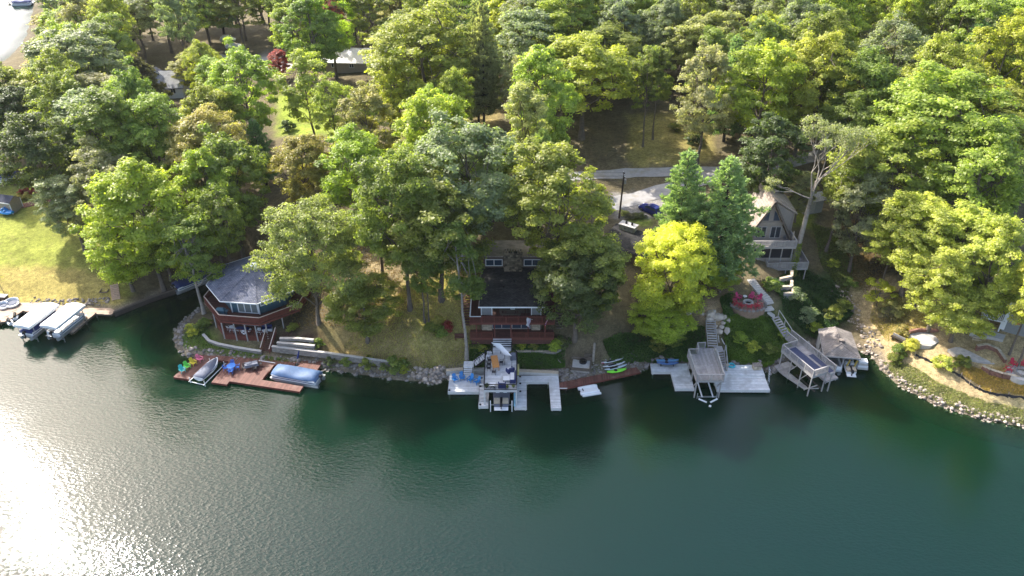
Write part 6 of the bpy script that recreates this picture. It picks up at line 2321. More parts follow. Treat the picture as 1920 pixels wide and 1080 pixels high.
for x in (25.2, 28.55):
    for y in (84.6, 87.2, 89.6):
        obj('support_post', MB().box((x, y, 1.2), (.16, .16, 3.8)), grey_wood, D)
    obj('brace', MB().bar((x, 85.9, .9), (x, 84.4, 3.0), .1), grey_wood, D)
t = thing('boat_lift', 'pale boat lift arms under the raised grey deck', 'boat lift', (26.9, 85.0, 0))
for s in (-1, 1):
    obj('bunk', MB().bar((s * .75, -.9, .5), (s * .75, 3.0, .5), .16, .12), offwhite, t)
    obj('guide_arm', MB().bar((s * 1.3, -1.2, .45), (s * .25, -1.7, .25), .22, .1), offwhite, t)
    obj('post', MB().bar((s * 1.35, -.6, -2), (s * 1.35, -.6, .9), .1), alu, t)
obj('cross_beam', MB().bar((-1.4, -.6, .3), (1.4, -.6, .3), .14), alu, t)
obj('mooring_ball', MB().lathe([(.01, 0), (.18, .1), (.18, .22), (.01, .34)], 10, (.1, -2.3, -.05)), offwhite, t)
# stairs up the bank and down to the dock
e, b = P(1331, 601, 5.3), Vector((28.9, 91.5, 3.4))
t = thing('bank_stairs', 'straight pale stairs from the raised grey deck up to the boulders', 'stairs', b, absolute=True)
stair_parts(t, b + Vector((-.1, .05, 0)), Vector((e.x + .1, e.y, 5.35)), 1.3, 11, grey_board, grey_wood, depth=.27)
obj('handrail', MB().bar((29.55, 91.5, 4.3), (29.5, 92.3, 5.0), .1, .05), grey_wood, t)
t = thing('dock_stairs', 'short steep grey stairs from the landing down to the pale dock', 'stairs', (29.8, 90.7, .8), absolute=True)
obj('landing', MB().box((29.55, 91.35, 3.36), (1.2, 1.0, .1)), grey_board, t)
stair_parts(t, (30.1, 89.4, .8), (29.75, 90.85, 3.3), 1.0, 8, grey_board, grey_wood, depth=.26)
for s in (-.55, .62):
    obj('handrail', MB().bar((30.1 + s, 89.4, 1.8), (29.75 + s, 90.85, 4.3), .1, .05), grey_wood, t)
    for f in (0, .5, 1):
        obj('post', MB().box((30.1 + s - .35 * f, 89.4 + 1.45 * f, 1.3 + 2.5 * f), (.1, .1, 1.05)), grey_wood, t)
obj('side_rail', MB().bar((30.2, 91.0, 4.35), (30.0, 92.2, 4.5), .12, .06), grey_wood, t)
# kayak rack
t = thing('kayak_rack', 'low dark rack carrying two blue kayaks on the pale dock', 'rack', (22.4, 90.9, .6))
for x in (-.9, .9):
    obj('upright', MB().box((x, 0, .35), (.08, .5, .7)), dark_wood, t)
    obj('arm', MB().bar((x, -.45, .55), (x, .45, .6), .07), dark_wood, t)
kayak((22.4, 91.05, 1.22), .02, 3.2, (.10, .24, .42), 'upper blue kayak on the dark rack')
kayak((22.35, 90.5, 1.2), -.03, 3.1, (.05, .12, .28), 'lower darker blue kayak on the dark rack')
t = thing('stone_box', 'tan stone storage box at the back right corner of the pale dock', 'storage box', (35.1, 90.0, .78), .12)
obj('box', MB().box((0, 0, .35), (1.15, .75, .7)), pale_stone, t)
mb = MB()
for r in range(3):
    for k in range(3):
        mb.box((-.38 + k * .38, -.39, .12 + r * .22), (.35, .05, .2))
obj('stone', mb, pale_stone, t, kind='stuff')
obj('lid', MB().box((0, 0, .735), (1.25, .85, .06)), roof_tan, t)
t = thing('swim_ladder', 'aluminium swim ladder folded up at the right edge of the pale dock', 'ladder', (36.0, 87.0, .6))
for s in (0, .5):
    obj('side_rail', MB().tube([(.05, s, -.6), (.1, s, .3), (.25, s + .9, 1.5), (.25, s + 1.0, 1.65)], .035, 6), alu, t)
for k in range(6):
    f = k / 5
    obj('rung', MB().bar((.09 + .15 * f, f * .9, .2 + 1.3 * f), (.09 + .15 * f, .5 + f * .9, .2 + 1.3 * f), .05), alu, t)
t = thing('inflatable_toy', 'teal inflatable toy lying against the bank on the pale dock', 'inflatable', (31.6, 90.5, .8))
obj('ring', MB().torus((0, 0, .15), .42, .15, 16, 8), mat('teal_vinyl', (.05, .40, .48), rough=.4), t)
obj('valve', MB().lathe([(.03, 0), (.03, .06)], 6, (.42, 0, .3)), offwhite, t)
t = thing('dock_bag', 'pale canvas bag beside the teal inflatable toy', 'bag', (30.9, 90.55, .8))
obj('bag', MB().loft([oval(0, .2, .5, .18, -.35), oval(0, .22, .6, .22, 0), oval(0, .2, .5, .18, .35)]), pale_stone, t)
obj('strap', MB().tube([(-.25, 0, .38), (0, 0, .55), (.25, 0, .38)], .025, 5), dark_wood, t)
# boulders
BL = [(1316, 588, .5), (1331, 590, .85), (1346, 596, .9), (1357, 594, .75), (1338, 585, .5), (1329, 599, .7), (1365, 600, .5), (1372, 599, .4), (1363, 620, .7), (1347, 623, .75), (1353, 614, .55), (1340, 612, .45), (1356, 606, .45), (1300, 582, .6), (1290, 588, .5), (1303, 571, .55)]
nth = ['leftmost', 'second from left', 'third from left', 'fourth from left', 'fifth from left', 'sixth from left', 'seventh from left', 'eighth from left', 'rightmost']
rows = {}
for px, py, r in BL:
    rows.setdefault('lower' if py > 603 else 'upper', []).append(px)
for k, (px, py, r) in enumerate(BL):
    q = G(px, py)
    g = random.Random(k)
    o = obj('boulder', MB().rock((0, 0, 0), r, g, .75), boulder_m, smooth=False)
    o.location = (q.x, q.y, q.z + r * .15)
    rw = 'lower' if py > 603 else 'upper'
    i = sorted(rows[rw]).index(px)
    i = (nth[i] if i < len(rows[rw]) - 1 else 'rightmost') if i < 8 else f'{("ninth", "tenth", "last but one", "rightmost")[min(i - 8, 3)]}'
    tag(o, f'pale boulder, {i} in the {rw} row beside the straight bank stairs', 'boulder', 'boulders around the top of the straight stairs')

# stone circle patio with pink chairs
pc = G(1402, 571)
PT = thing('round_patio', 'round brown-paved fire patio with pink chairs on the ivy slope', 'patio', (pc.x, pc.y, pc.z), absolute=True)
Rx, Ry = 2.55, 2.0
obj('base', MB().prism([(pc.x + (Rx + .1) * math.cos(a), pc.y + (Ry + .1) * math.sin(a)) for a in [2 * math.pi * i / 24 for i in range(24)]], pc.z - 1.2, pc.z + .16), mat('patio_sand', (.26, .17, .12), rough=.95, var=.25), PT)
mb = MB()
for ring in range(4):
    r0 = .7 + ring * .46
    n = int(2 * math.pi * r0 / .45)
    for i in range(n):
        a = 2 * math.pi * (i + .5 * (ring % 2)) / n
        mb.box((pc.x + r0 * math.cos(a) * Rx / 2.5, pc.y + r0 * math.sin(a) * Ry / 2.5, pc.z + .18), (.40, .40, .06), a)
obj('paving_stone', mb, mat('brown_paving', (.30, .20, .15), rough=.9, var=.25, island=.25), PT, kind='stuff')
mb = MB()
for i in range(26):
    a = 2 * math.pi * i / 26
    mb.rock((pc.x + (Rx + .05) * math.cos(a), pc.y + (Ry + .05) * math.sin(a), pc.z + .2), .3, rnd, .6)
obj('edge_stone', mb, rip_stone, PT, kind='stuff')
fr = thing('fire_ring', 'pale stone fire ring in the middle of the round patio', 'fire ring', (pc.x, pc.y, pc.z + .2))
for i in range(10):
    a = 2 * math.pi * i / 10
    obj('stone', MB().box((.62 * math.cos(a), .62 * math.sin(a), .16), (.26, .36, .32), a), concrete, fr)
obj('ash', MB().lathe([(.52, .02), (.3, .1), (.01, .12)], 12), shadow_in, fr)
cols = [(.50, .04, .13), (.55, .05, .16)]
pl = [(-1.9, .7, 'at the upper left'), (-1.15, 1.15, 'second along the back'), (.75, 1.2, 'third along the back'), (1.7, .85, 'at the upper right'), (-1.95, -.45, 'at the left'), (-1.2, -1.05, 'at the lower left'), (-.2, -1.3, 'at the front centre'), (.75, -1.2, 'at the front right'), (1.35, -.95, 'at the lower right')]
for k, (dx, dy, lab) in enumerate(pl):
    adirondack((pc.x + dx, pc.y + dy, pc.z + .21), math.atan2(dy, dx) - math.pi / 2, cols[k % 2] if dy > 0 else (.48, .05, .07), f'{"pink" if dy > 0 else "red"} garden chair {lab} of the round patio ring')
t = thing('side_table', 'small pale table between the back pink chairs of the round patio', 'table', (pc.x - .2, pc.y + 1.25, pc.z + .21))
obj('tabletop', MB().lathe([(.01, .45), (.3, .45), (.3, .5), (.01, .5)], 12), offwhite, t)
obj('leg', MB().lathe([(.18, 0), (.05, .1), (.05, .44)], 8), offwhite, t)
# concrete steps curving up to the pointed house, then wooden stairs to the walkway
CS = [(1409, 527), (1415, 535), (1421, 543), (1428, 551), (1435, 558), (1440, 565), (1443, 571)]
t = thing('garden_steps', 'broad concrete slab steps curving past the round patio', 'steps', G(*CS[0]), absolute=True)
for k in range(len(CS) - 1):
    for f in (0, .5):
        x, y = CS[k][0] * (1 - f) + CS[k + 1][0] * f, CS[k][1] * (1 - f) + CS[k + 1][1] * f
        p = G(x, y)
        d = G(CS[k + 1][0], CS[k + 1][1]) - G(CS[k][0], CS[k][1])
        obj('step', MB().box((p.x, p.y, p.z + .06), (.62, 1.25, .24), math.atan2(d.y, d.x)), concrete, t)
p = G(1439, 578)
obj('landing', MB().box((p.x, p.y, p.z + .05), (1.5, 1.3, .25), .2), concrete, t)
a, b = G(1439, 584), G(1452, 594)
obj('ramp', MB().bar((a.x, a.y, a.z + .1), (b.x, b.y, b.z + .1), 1.2, .2), concrete, t)

# ------------------------------------------------------------------ RIGHT: slanting grey deck with walkway
K0 = Vector((38.3, 90.6, 0))
KRZ = math.atan2(-5.9, 2.6)
K = thing('slanting_deck', 'raised grey deck with blue carpet over a boat slip at the ivy slope', 'deck', K0, KRZ)


def KW(x, y, z=0):
    c, s = math.cos(KRZ), math.sin(KRZ)
    return Vector((K0.x + x * c - y * s, K0.y + x * s + y * c, z))


deck(K, [(0, 0), (6.45, 0), (6.45, 2.6), (0, 2.6)], 3.6, grey_board, 'y', grey_wood, .3)
deck(K, [(-2.3, 2.64), (6.9, 2.64), (6.9, 3.6), (-2.3, 3.6)], 3.6, grey_board, 'y', grey_wood, .3)
obj('carpet', MB().box((3.2, 1.3, 3.615), (5.9, 2.1, .02)), blue_carpet, K)
obj('carpet', MB().box((4.6, 3.12, 3.615), (4.2, .8, .02)), blue_carpet, K)
rail(K, [(6.4, 2.62, 3.6), (6.4, .05, 3.6), (.05, .05, 3.6), (.05, 2.6, 3.6)], 1.0, grey_wood, grey_wood, bal=.17, bw=.06, pw=.12)
rail(K, [(6.85, 3.55, 3.6), (-2.3, 3.55, 3.6)], 1.0, grey_wood, grey_wood, bal=.17, bw=.06, pw=.12)
rail(K, [(-2.3, 2.66, 3.6), (.0, 2.66, 3.6)], 1.0, grey_wood, grey_wood, bal=.17, bw=.06, pw=.12)
for x, y in ((.2, .1), (2.2, .1), (4.3, .1), (6.3, .1), (6.3, 2.6), (3, 3.4), (6.6, 3.4)):
    obj('support_post', MB().box((x, y, .8), (.13, .13, 5.1)), grey_wood, K)
for x in (2.2, 4.3):
    obj('brace', MB().bar((x, .1, 1.5), (x + 1.1, .1, 3.2), .1), grey_wood, K)
obj('brace', MB().bar((5.6, .1, .7), (6.4, 1.4, 1.6), .12).bar((5.6, .5, .7), (6.4, 1.8, .9), .12), grey_wood, K)
t = thing('slip_dock', 'low grey dock beams around the slip below the slanting deck', 'dock', K0, KRZ)
deck(t, [(-.4, -.3), (1.6, -.3), (5.3, .35), (5.3, .85), (1.2, .7), (1.0, 2.3), (-.4, 2.3)], .6, grey_board, 'y', grey_wood, .25)
deck(t, [(-3.4, 4.1), (5.4, 4.1), (5.4, 6.3), (1.5, 6.5), (-3.4, 8.6)], .6, grey_board, 'y', grey_wood, .25)
for s in (1.4, 2.6):
    obj('bunk', MB().bar((2.4, s, .45), (6.2, s, .35), .16), dark_wood, t)
piles(t, [(.2, 0), (5.1, .6), (5.2, 4.3), (5.2, 6.1), (3.0, 4.3)], -3, .35, .09, grey_wood)
b, e = KW(-2.4, 3.1, 3.62), P(1453, 595, 5.0)
t = thing('hill_stairs', 'grey wooden stairs from the long walkway up to the concrete steps', 'stairs', b, absolute=True)
stair_parts(t, b, Vector((e.x, e.y, 5.1)), 1.05, 8, grey_board, grey_wood, depth=.27)
d = Vector(((e - b).x, (e - b).y, 0)).normalized()
s = Vector((d.y, -d.x, 0)) * .58
obj('handrail', MB().bar(b + s + Vector((0, 0, 1)), Vector((e.x, e.y, 6.1)) + s, .1, .06), grey_wood, t)
for f in (0, .5, 1):
    p = b.lerp(Vector((e.x, e.y, 5.1)), f) + s
    obj('post', MB().box((p.x, p.y, p.z + .5), (.1, .1, 1.0)), grey_wood, t)
# ------------------------------------------------------------------ RIGHT: boathouse
BRZ = math.radians(-9)
B = thing('boathouse', 'low boathouse with brown-grey hipped roof beside the riprap shore', 'boathouse', (47.6, 93.4, 0), BRZ)
e0, rdg = 2.75, 3.55
fl, frr, bl_, br_ = (-2.6, -3.4, e0), (2.5, -3.3, e0), (-2.35, 3.1, e0 + .1), (2.3, 2.9, e0 + .1)
r0, r1 = (.0, -1.2, rdg), (-.2, 3.05, rdg)
und = [(x, y, z - .14) for x, y, z in (fl, frr, br_, bl_)]
rb = obj('roof', MB().add([fl, frr, br_, bl_, r0, r1] + und, [(0, 1, 4), (1, 2, 5, 4), (3, 0, 4, 5), (2, 3, 5), (9, 8, 7, 6), (0, 6, 7, 1), (1, 7, 8, 2), (2, 8, 9, 3), (3, 9, 6, 0)]), roof_brown, B)
obj('ridge_cap', MB().bar(Vector(r0) + Vector((0, 0, .03)), Vector(r1) + Vector((0, 0, .03)), .22, .05).bar(Vector(fl) + Vector((.03, .03, .03)), Vector(r0) + Vector((0, 0, .03)), .16, .05).bar(Vector(frr) + Vector((-.03, .03, .03)), Vector(r0) + Vector((0, 0, .03)), .16, .05), roof_brown, rb)
obj('roof_vent', MB().box((.15, -.55, rdg), (.8, .6, .5)), roof_tan, rb)
obj('fascia', MB().bar((-2.6, -3.42, 2.67), (2.5, -3.32, 2.67), .05, .2).bar((-2.62, -3.4, 2.67), (-2.37, 3.1, 2.75), .05, .2), grey_wood, rb)
obj('rear_wall', MB().box((0, 2.7, 1.1), (4.4, .16, 3.1)), grey_siding, B)
obj('right_wall', MB().box((2.15, .6, 1.05), (.16, 4.1, 3.1)), grey_siding, B)
obj('side_panel', MB().box((-2.2, 1.9, 1.05), (.14, 1.5, 3.1)), pale_frame, B)
for x, y in ((-2.35, -3.0), (-2.3, -.5), (2.2, -3.0), (.3, -3.05), (-2.25, 2.6)):
    obj('post', MB().box((x, y, .5), (.16, .16, 4.3)), grey_wood, B)
obj('inner_wall', MB().box((.35, .2, 1.0), (.12, 4.8, 3.1)), dark_wood, B)
obj('floor', MB().box((.0, 1.6, .52), (4.4, 2.2, .16)), concrete, B)


def BW(x, y, z=0):
    c, s = math.cos(BRZ), math.sin(BRZ)
    return (47.6 + x * c - y * s, 93.4 + x * s + y * c, z)


pontoon_boat(BW(-1.0, -1.6, .35), BRZ + math.pi / 2, 5.6, 2.2, None, 'pontoon boat in the left bay of the boathouse', panel=offwhite)
t = hull_boat(BW(1.4, -2.2, .3), BRZ + math.pi / 2, 4.2, 1.6, 'small white boat in the right bay of the boathouse', offwhite, None)
t = thing('stone_stack', 'stacked pale boat floats at the right front corner of the boathouse', 'floats', BW(3.3, -2.3, .4), BRZ)
for k in range(4):
    obj('float', MB().box((0, .1 * k, .15 + k * .3), (1.5 - .1 * k, .9, .27)), offwhite if k % 2 else concrete, t)
for k, (dx, dy, lab) in enumerate(((.6, -3.15, 'yellow foam float hanging at the right front of the boathouse'), (1.6, -3.2, 'second yellow foam float at the right front of the boathouse'))):
    t = thing('foam_float', lab, 'float', BW(dx + .3, dy, .9), .2)
    obj('foam', MB().tube([(0, 0, 0), (.15, 0, .7), (.3, 0, 1.3)], .12, 8), mat('dull_yellow', (.42, .30, .06), rough=.7), t)
    obj('rope', MB().bar((.3, 0, 1.3), (.3, 0, 1.75), .03), pale_cap, t)

# ------------------------------------------------------------------ RIGHT: A-frame house
A = thing('a_frame_house', 'pointed tan A-frame house with stacked grey decks behind the pines', 'house', (40.7, 112, 7), absolute=True)
rx, rz_, y0, y1 = 40.67, 17.0, 110.6, 118.3
sl = 6.7 / 3.63


def aroof(side, drop, yA, yB, th=.2):
    x1 = rx + side * drop / sl
    n = Vector((side * sl, 0, 1)).normalized() * th
    a = [Vector((rx, yA, rz_)), Vector((x1, yA, rz_ - drop)), Vector((x1, yB, rz_ - drop)), Vector((rx, yB, rz_))]
    if side < 0:
        a = a[::-1]
    return MB().hexa([p - n for p in a], a)


lr = obj('roof', aroof(-1, 7.6, y0, y1), roof_tan, A)
rr = obj('roof', aroof(1, 7.2, y0, y0 + 1.5), roof_tan, A)
dn = [(rx + .06, 111.7, 16.98), (44.9, 111.7, 14.35), (44.9, 118.3, 14.35), (rx + .06, 118.3, 16.98)]
obj('dormer_roof', MB().hexa([(x, y, z - .18) for x, y, z in dn], dn), roof_tan, A)
obj('dormer_wall', MB().box((44.4, 115.0, 11.6), (.2, 6.2, 5.4)), tan_siding, A)
obj('dormer_cheek', MB().add([(41.1, 112.05, 16.3), (41.1 + .0, 112.05, 15.9), (44.4, 112.05, 9.8), (44.4, 112.05, 14.3)], [(0, 1, 2, 3)]), tan_siding, A)
gb = [(37.5, 111.2, 10.2), (43.9, 111.2, 10.2), (rx, 111.2, 16.3)]
obj('gable_wall', MB().add(gb + [(x, y + .2, z) for x, y, z in gb], [(0, 1, 2), (5, 4, 3), (0, 3, 4, 1), (1, 4, 5, 2), (2, 5, 3, 0)]), tan_siding, A)
obj('barge_board', MB().bar((rx, 110.55, 16.85), (44.25, 110.55, 10.25), .12, .32), timber, lr)
obj('barge_board', MB().bar((rx, 110.55, 16.85), (36.7, 110.55, 9.55), .12, .32), timber, lr)
for poly in ([(39.05, 13.3), (40.35, 13.3), (40.35, 15.3), (39.85, 14.85)], [(40.98, 13.3), (42.2, 13.3), (41.4, 14.85), (40.98, 15.3)]):
    fr = [(x, 111.16, z) for x, z in poly]
    w = obj('window', MB().add(fr + [(x, 111.19, z) for x, y, z in fr], [(0, 1, 2, 3), (0, 4, 5, 1), (1, 5, 6, 2), (2, 6, 7, 3), (3, 7, 4, 0)]), tan_siding, A)
    cx, cz = sum(p[0] for p in poly) / 4, sum(p[1] for p in poly) / 4
    pn = [(cx + (x - cx) * .86, 111.145, cz + (z - cz) * .86) for x, z in poly]
    obj('pane', MB().add(pn, [(0, 1, 2, 3)]), blue_glass, w)
obj('belt_board', MB().box((40.7, 111.14, 12.95), (4.4, .1, .5)), tan_siding, A)
window(A, (40.9, 111.17, 10.3), (1, 0, 0), 1.7, 2.1, grey_wood, dark_glass, cols=2, fw=.12)
window(A, (38.6, 111.17, 10.3), (1, 0, 0), 1.7, 2.1, grey_wood, dark_glass, cols=2, fw=.12)
obj('lower_wall', MB().box((40.7, 113.9, 8.2), (6.8, 7.6, 4.1)), tan_siding, A)
deck(A, [(36.9, 108.5), (44.5, 108.5), (44.5, 113.6), (43.8, 113.6), (43.8, 111.1), (36.9, 111.1)], 10.2, grey_board, 'x', grey_wood, .3)
rail(A, [(36.95, 108.55, 10.2), (44.45, 108.55, 10.2), (44.45, 113.4, 10.2)], 1.0, grey_wood, grey_wood, bal=.16, bw=.09, pw=.12)
obj('screen_wall', MB().box((40.7, 109.1, 8.6), (6.8, .06, 2.4)), screen_dark, A)
for x in (37.3, 39.0, 40.8, 42.6, 44.2):
    obj('porch_post', MB().box((x, 109.0, 8.5), (.14, .14, 2.7)), grey_wood, A)
obj('porch_sill', MB().box((40.7, 109.02, 7.5), (7.0, .12, .8)), tan_siding, A)
deck(A, [(40.2, 107.6), (46.8, 107.9), (46.8, 112.2), (44.5, 112.2), (44.5, 109.0), (40.2, 109.0)], 6.7, grey_board, 'x', grey_wood, .3)
rail(A, [(40.25, 108.9, 6.7), (40.25, 107.65, 6.7), (46.75, 107.95, 6.7), (46.75, 112.0, 6.7)], 1.0, grey_wood, grey_wood, bal=.16, bw=.09, pw=.12)
for x, y in ((40.4, 107.8), (43.4, 107.9), (46.6, 108.1), (46.6, 111.8), (44.6, 111.8)):
    obj('support_post', MB().box((x, y, 4.9), (.14, .14, 3.2)), grey_wood, A)
plastic_chair((43.2, 110.2, 10.2), .3, (.10, .10, .11), 'dark chair behind the upper rail of the A-frame house')
t = thing('closed_parasol', 'closed tan parasol at the right corner of the upper A-frame deck', 'parasol', (44.0, 109.4, 10.2))
obj('pole', MB().tube([(0, 0, 0), (0, 0, 2.3)], .03, 6), grey_wood, t)
obj('folded_canopy', MB().tube([(0, 0, .9), (0, 0, 1.1), (0, 0, 1.9), (0, 0, 2.35)], [.10, .17, .12, .03], 8), tan_siding, t)
# stone terraces below
for k, (px0, py0, px1, py1, lab) in enumerate(((1461, 524, 1481, 527, 'upper'), (1463, 539, 1482, 541, 'middle'), (1468, 552, 1484, 556, 'lower'))):
    a, b = G(px0, py0 + 6), G(px1, py1 + 6)
    block_wall('planter_wall', f'{lab} tan stone planter terrace below the A-frame decks', 'planter', [a, b, (b.x + .5, b.y + 1.6)], [max(a.z, b.z) + .75] * 3, 1.3, grey_stone, pale_stone, bl=.6, bh=.3)
t = thing('grey_shed', 'small grey shed in the shade behind the A-frame house', 'shed', (51.2, 123.2, ground(51.2, 123.2)), math.radians(20))
obj('wall', MB().box((0, 0, 1.1), (3.4, 2.6, 2.5)), grey_siding, t)
obj('roof', MB().add([(-2, -1.6, 2.3), (2, -1.6, 2.3), (2, 0, 3.2), (-2, 0, 3.2), (2, 1.6, 2.3), (-2, 1.6, 2.3)], [(0, 1, 2, 3), (3, 2, 4, 5)]), roof_grey, t)
obj('door', MB().box((-.4, -1.33, 1.0), (.9, .05, 1.9)), grey_wood, t)
# the leaning bare tree
q = G(1483, 518)
bt = thing('bare_tree', 'tall pale leaning tree with bare forked limbs and ivied foot', 'tree', q)
top = P(1521, 370, 17.5) - q
mb = MB()
fk = Vector((top.x, top.y, top.z))
mb.tube([(0, 0, -.4), fk * .3 + Vector((-.1, 0, 0)), fk * .65, fk], [.52, .42, .36, .30], 9)
g = np.random.default_rng(77)
ends = []


def limb(p, d, L_, r, dep):
    e = p + d * L_
    mid = p + d * (L_ * .5) + Vector(g.normal(size=3)) * L_ * .06
    mb.tube([p, mid, e], [r, r * .8, r * .6], 6 if r > .08 else 4, cap=False)
    if dep == 0:
        ends.append(e)
        return
    for k in range(2 if r > .12 else 3):
        nd = (d + Vector(g.normal(size=3)) * .30 + Vector((0, 0, .12))).normalized()
        limb(e, nd, L_ * g.uniform(.6, .85), r * .58, dep - 1)


for d in ((.10, .1, 1), (-.22, -.1, 1), (.28, .2, 1), (.16, -.25, 1), (.36, -.1, 1)):
    limb(fk, Vector(d).normalized(), 4.4, .15, 3)
limb(fk * .98, Vector((-.9, .1, .35)).normalized(), 3.0, .12, 2)
obj('trunk', mb, bark_pale, bt, smooth=True)
E_ = np.array([tuple(e) for e in ends])
lc = leaves_on_clumps(g, E_, g.uniform(.5, .95, len(E_)), .8, 55, .14, .5 + g.normal(size=len(E_)) * .1)
o = inst('crown', quads_mesh('crown', *lc, LEAF), bt)
o.color = (*COLOURS['gg'], 1)
iv = np.array([tuple(fk * f + Vector((0, -.2, 0))) for f in np.linspace(.02, .42, 22)])
lc = leaves_on_clumps(g, iv, np.linspace(.75, .4, 22), 1.0, 90, .12, .4 + g.normal(size=22) * .1)
o = inst('ivy', quads_mesh('ivy', *lc, LEAF), bt)
o.color = (*COLOURS['gr'], 1)

# ------------------------------------------------------------------ FAR RIGHT: yard, patio, porch
pp = [P(*q, 2.9) for q in ((1776, 657), (1795, 652), (1833, 655), (1865, 665), (1888, 681), (1877, 688), (1847, 683), (1818, 675), (1790, 667))]


def patio(name, label, pts, z, m, th=1.1):
    cx, cy = sum(p.x for p in pts) / len(pts), sum(p.y for p in pts) / len(pts)
    t = thing(name, label, 'patio', (cx, cy, z), absolute=True)
    obj('base', MB().prism([(p.x, p.y) for p in pts], z - th, z), concrete, t)
    A_ = np.array([(p.x, p.y) for p in pts])
    mb = MB()
    y = A_[:, 1].min()
    r = 0
    while y < A_[:, 1].max():
        x = A_[:, 0].min() + (r % 2) * .3
        while x < A_[:, 0].max():
            xs = np.array([x + .1, x + .45, x + .1, x + .45])
            ys = np.array([y + .05, y + .05, y + .34, y + .34])
            if inside(xs, ys, A_).all():
                mb.box((x + .28, y + .19, z + .02), (.54, .36, .05))
            x += .56
        y += .38
        r += 1
    obj('paver', mb, m, t, kind='stuff')
    return t


patio('paved_patio', 'lens-shaped grey paved patio in the right yard', pp, 3.15, paver)
patio('paved_patio', 'smaller grey paved terrace left of the lens-shaped patio', [P(*q, 2.9) for q in ((1700, 624), (1722, 622), (1759, 625), (1764, 640), (1745, 650), (1728, 648), (1712, 634))], 3.0, paver)
block_wall('brick_wall', 'curved red-brown brick wall behind the lens-shaped patio', 'wall', [P(*q, 4.2) for q in ((1832, 648), (1850, 646), (1872, 654), (1888, 672))], [4.2, 4.3, 4.2, 3.9], 1.2, brick_red, pale_stone, bl=.36, bh=.16)
block_wall('brick_wall', 'long curved brick retaining wall below the fire circle at right edge', 'wall', [P(*q, 3.4) for q in ((1844, 684), (1858, 694), (1880, 702), (1905, 707), (1935, 710))], [3.2, 3.5, 3.6, 3.6, 3.6], 1.4, brick_red, pale_stone, bl=.36, bh=.16)
block_wall('brick_wall', 'short brick wall behind the smaller paved terrace', 'wall', [P(*q, 3.6) for q in ((1706, 620), (1722, 616), (1760, 618))], 3.6, .8, brick_red, None, bl=.36, bh=.16)
t = thing('patio_steps', 'broad tan steps between brick wall and grey porch floor', 'steps', P(1834, 636, 4.2), absolute=True)
for k in range(4):
    a = P(1830 + k * 2, 644 - k * 5, 3.5 + k * .25)
    obj('step', MB().box((a.x + .5, a.y + .2, 3.45 + k * .25), (2.0, .5, .25), -.35), pale_stone, t)
# lake house at the edge of the frame
L = thing('porch_house', 'grey-sided lake house with white porch rail at the right edge', 'house', (73, 95, 4.5), math.radians(-28))
obj('wall', MB().box((1.5, 1.2, 2.9), (5.6, 6.6, 6.0)), grey_siding, L)
obj('roof', MB().add([(-2.4, -2.8, 5.6), (5, -2.8, 5.6), (5, 1.2, 7.6), (-2.4, 1.2, 7.6), (5, 5.2, 5.6), (-2.4, 5.2, 5.6)], [(0, 1, 2, 3), (3, 2, 4, 5)]), roof_brown, L)
obj('gable', MB().add([(-1.32, -2.1, 5.6), (-1.32, 4.5, 5.6), (-1.32, 1.2, 7.4)], [(2, 1, 0)]), grey_siding, L)
obj('white_corner', MB().box((-1.35, -2.15, 3.4), (.5, .35, 5.6)).box((-1.0, -2.2, 4.9), (1.1, .12, .5)), white_paint, L)
deck(L, [(-4.4, -2.4), (-1.36, -2.4), (-1.36, 1.6), (-4.4, 1.6)], 2.0, grey_board, 'x', white_paint, .25)
rail(L, [(-1.6, -2.35, 2.0), (-4.35, -2.35, 2.0), (-4.35, 1.5, 2.0)], 1.0, white_paint, white_paint, bal=.2, bw=.09, pw=.12)
for x, y in ((-4.3, -2.3), (-1.7, -2.3), (-4.3, 1.4)):
    obj('porch_post', MB().box((x, y, .9), (.16, .16, 2.1)), white_paint, L)
window(L, (-1.31, .9, 2.9), (0, -1, 0), 1.6, 1.6, white_paint, dark_glass, cols=1, fw=.12)
obj('porch_floor', MB().prism([(-5.2, -4.2), (-1.0, -4.2), (-.6, -2.2), (-1.4, 1.8), (-5.2, 1.8)], -1.2, .06), concrete, L)
t = thing('red_flag', 'small red pennant on the white corner of the lake house', 'flag', (71.0, 92.2, 7.2))
obj('staff', MB().bar((0, 0, 0), (.1, -.5, .4), .03), white_paint, t)
obj('cloth', MB().add([(.1, -.5, .4), (.7, -.4, .1), (.1, -.3, -.2), (.1, -.49, .41), (.7, -.39, .11), (.1, -.29, -.19)], [(0, 1, 2), (5, 4, 3)]), mat('red_cloth', (.5, .02, .02), rough=.7), t)
fc = P(1915, 698, 3.7)
F = thing('fire_circle', 'pale stone fire circle at the right edge of the yard', 'fire circle', (fc.x, fc.y, 3.5), absolute=True)
obj('base', MB().lathe([(.01, -1), (1.75, -1), (1.75, .08), (.01, .08)], 20, (fc.x, fc.y, 3.5)), concrete, F)
for i in range(12):
    a = 2 * math.pi * i / 12
    obj('stone', MB().rock((fc.x + .8 * math.cos(a), fc.y + .8 * math.sin(a), 3.72), .28, rnd, .8), rip_stone, F)
for k, (dx, dy, lab) in enumerate(((-.3, 1.6, 'red garden chair behind the stone fire circle'), (1.0, 1.4, 'red garden chair right behind the stone fire circle'), (-1.6, .4, 'red garden chair left of the stone fire circle'))):
    adirondack((fc.x + dx, fc.y + dy, 3.59), math.atan2(dy, dx) - math.pi / 2, (.50, .03, .06), lab)
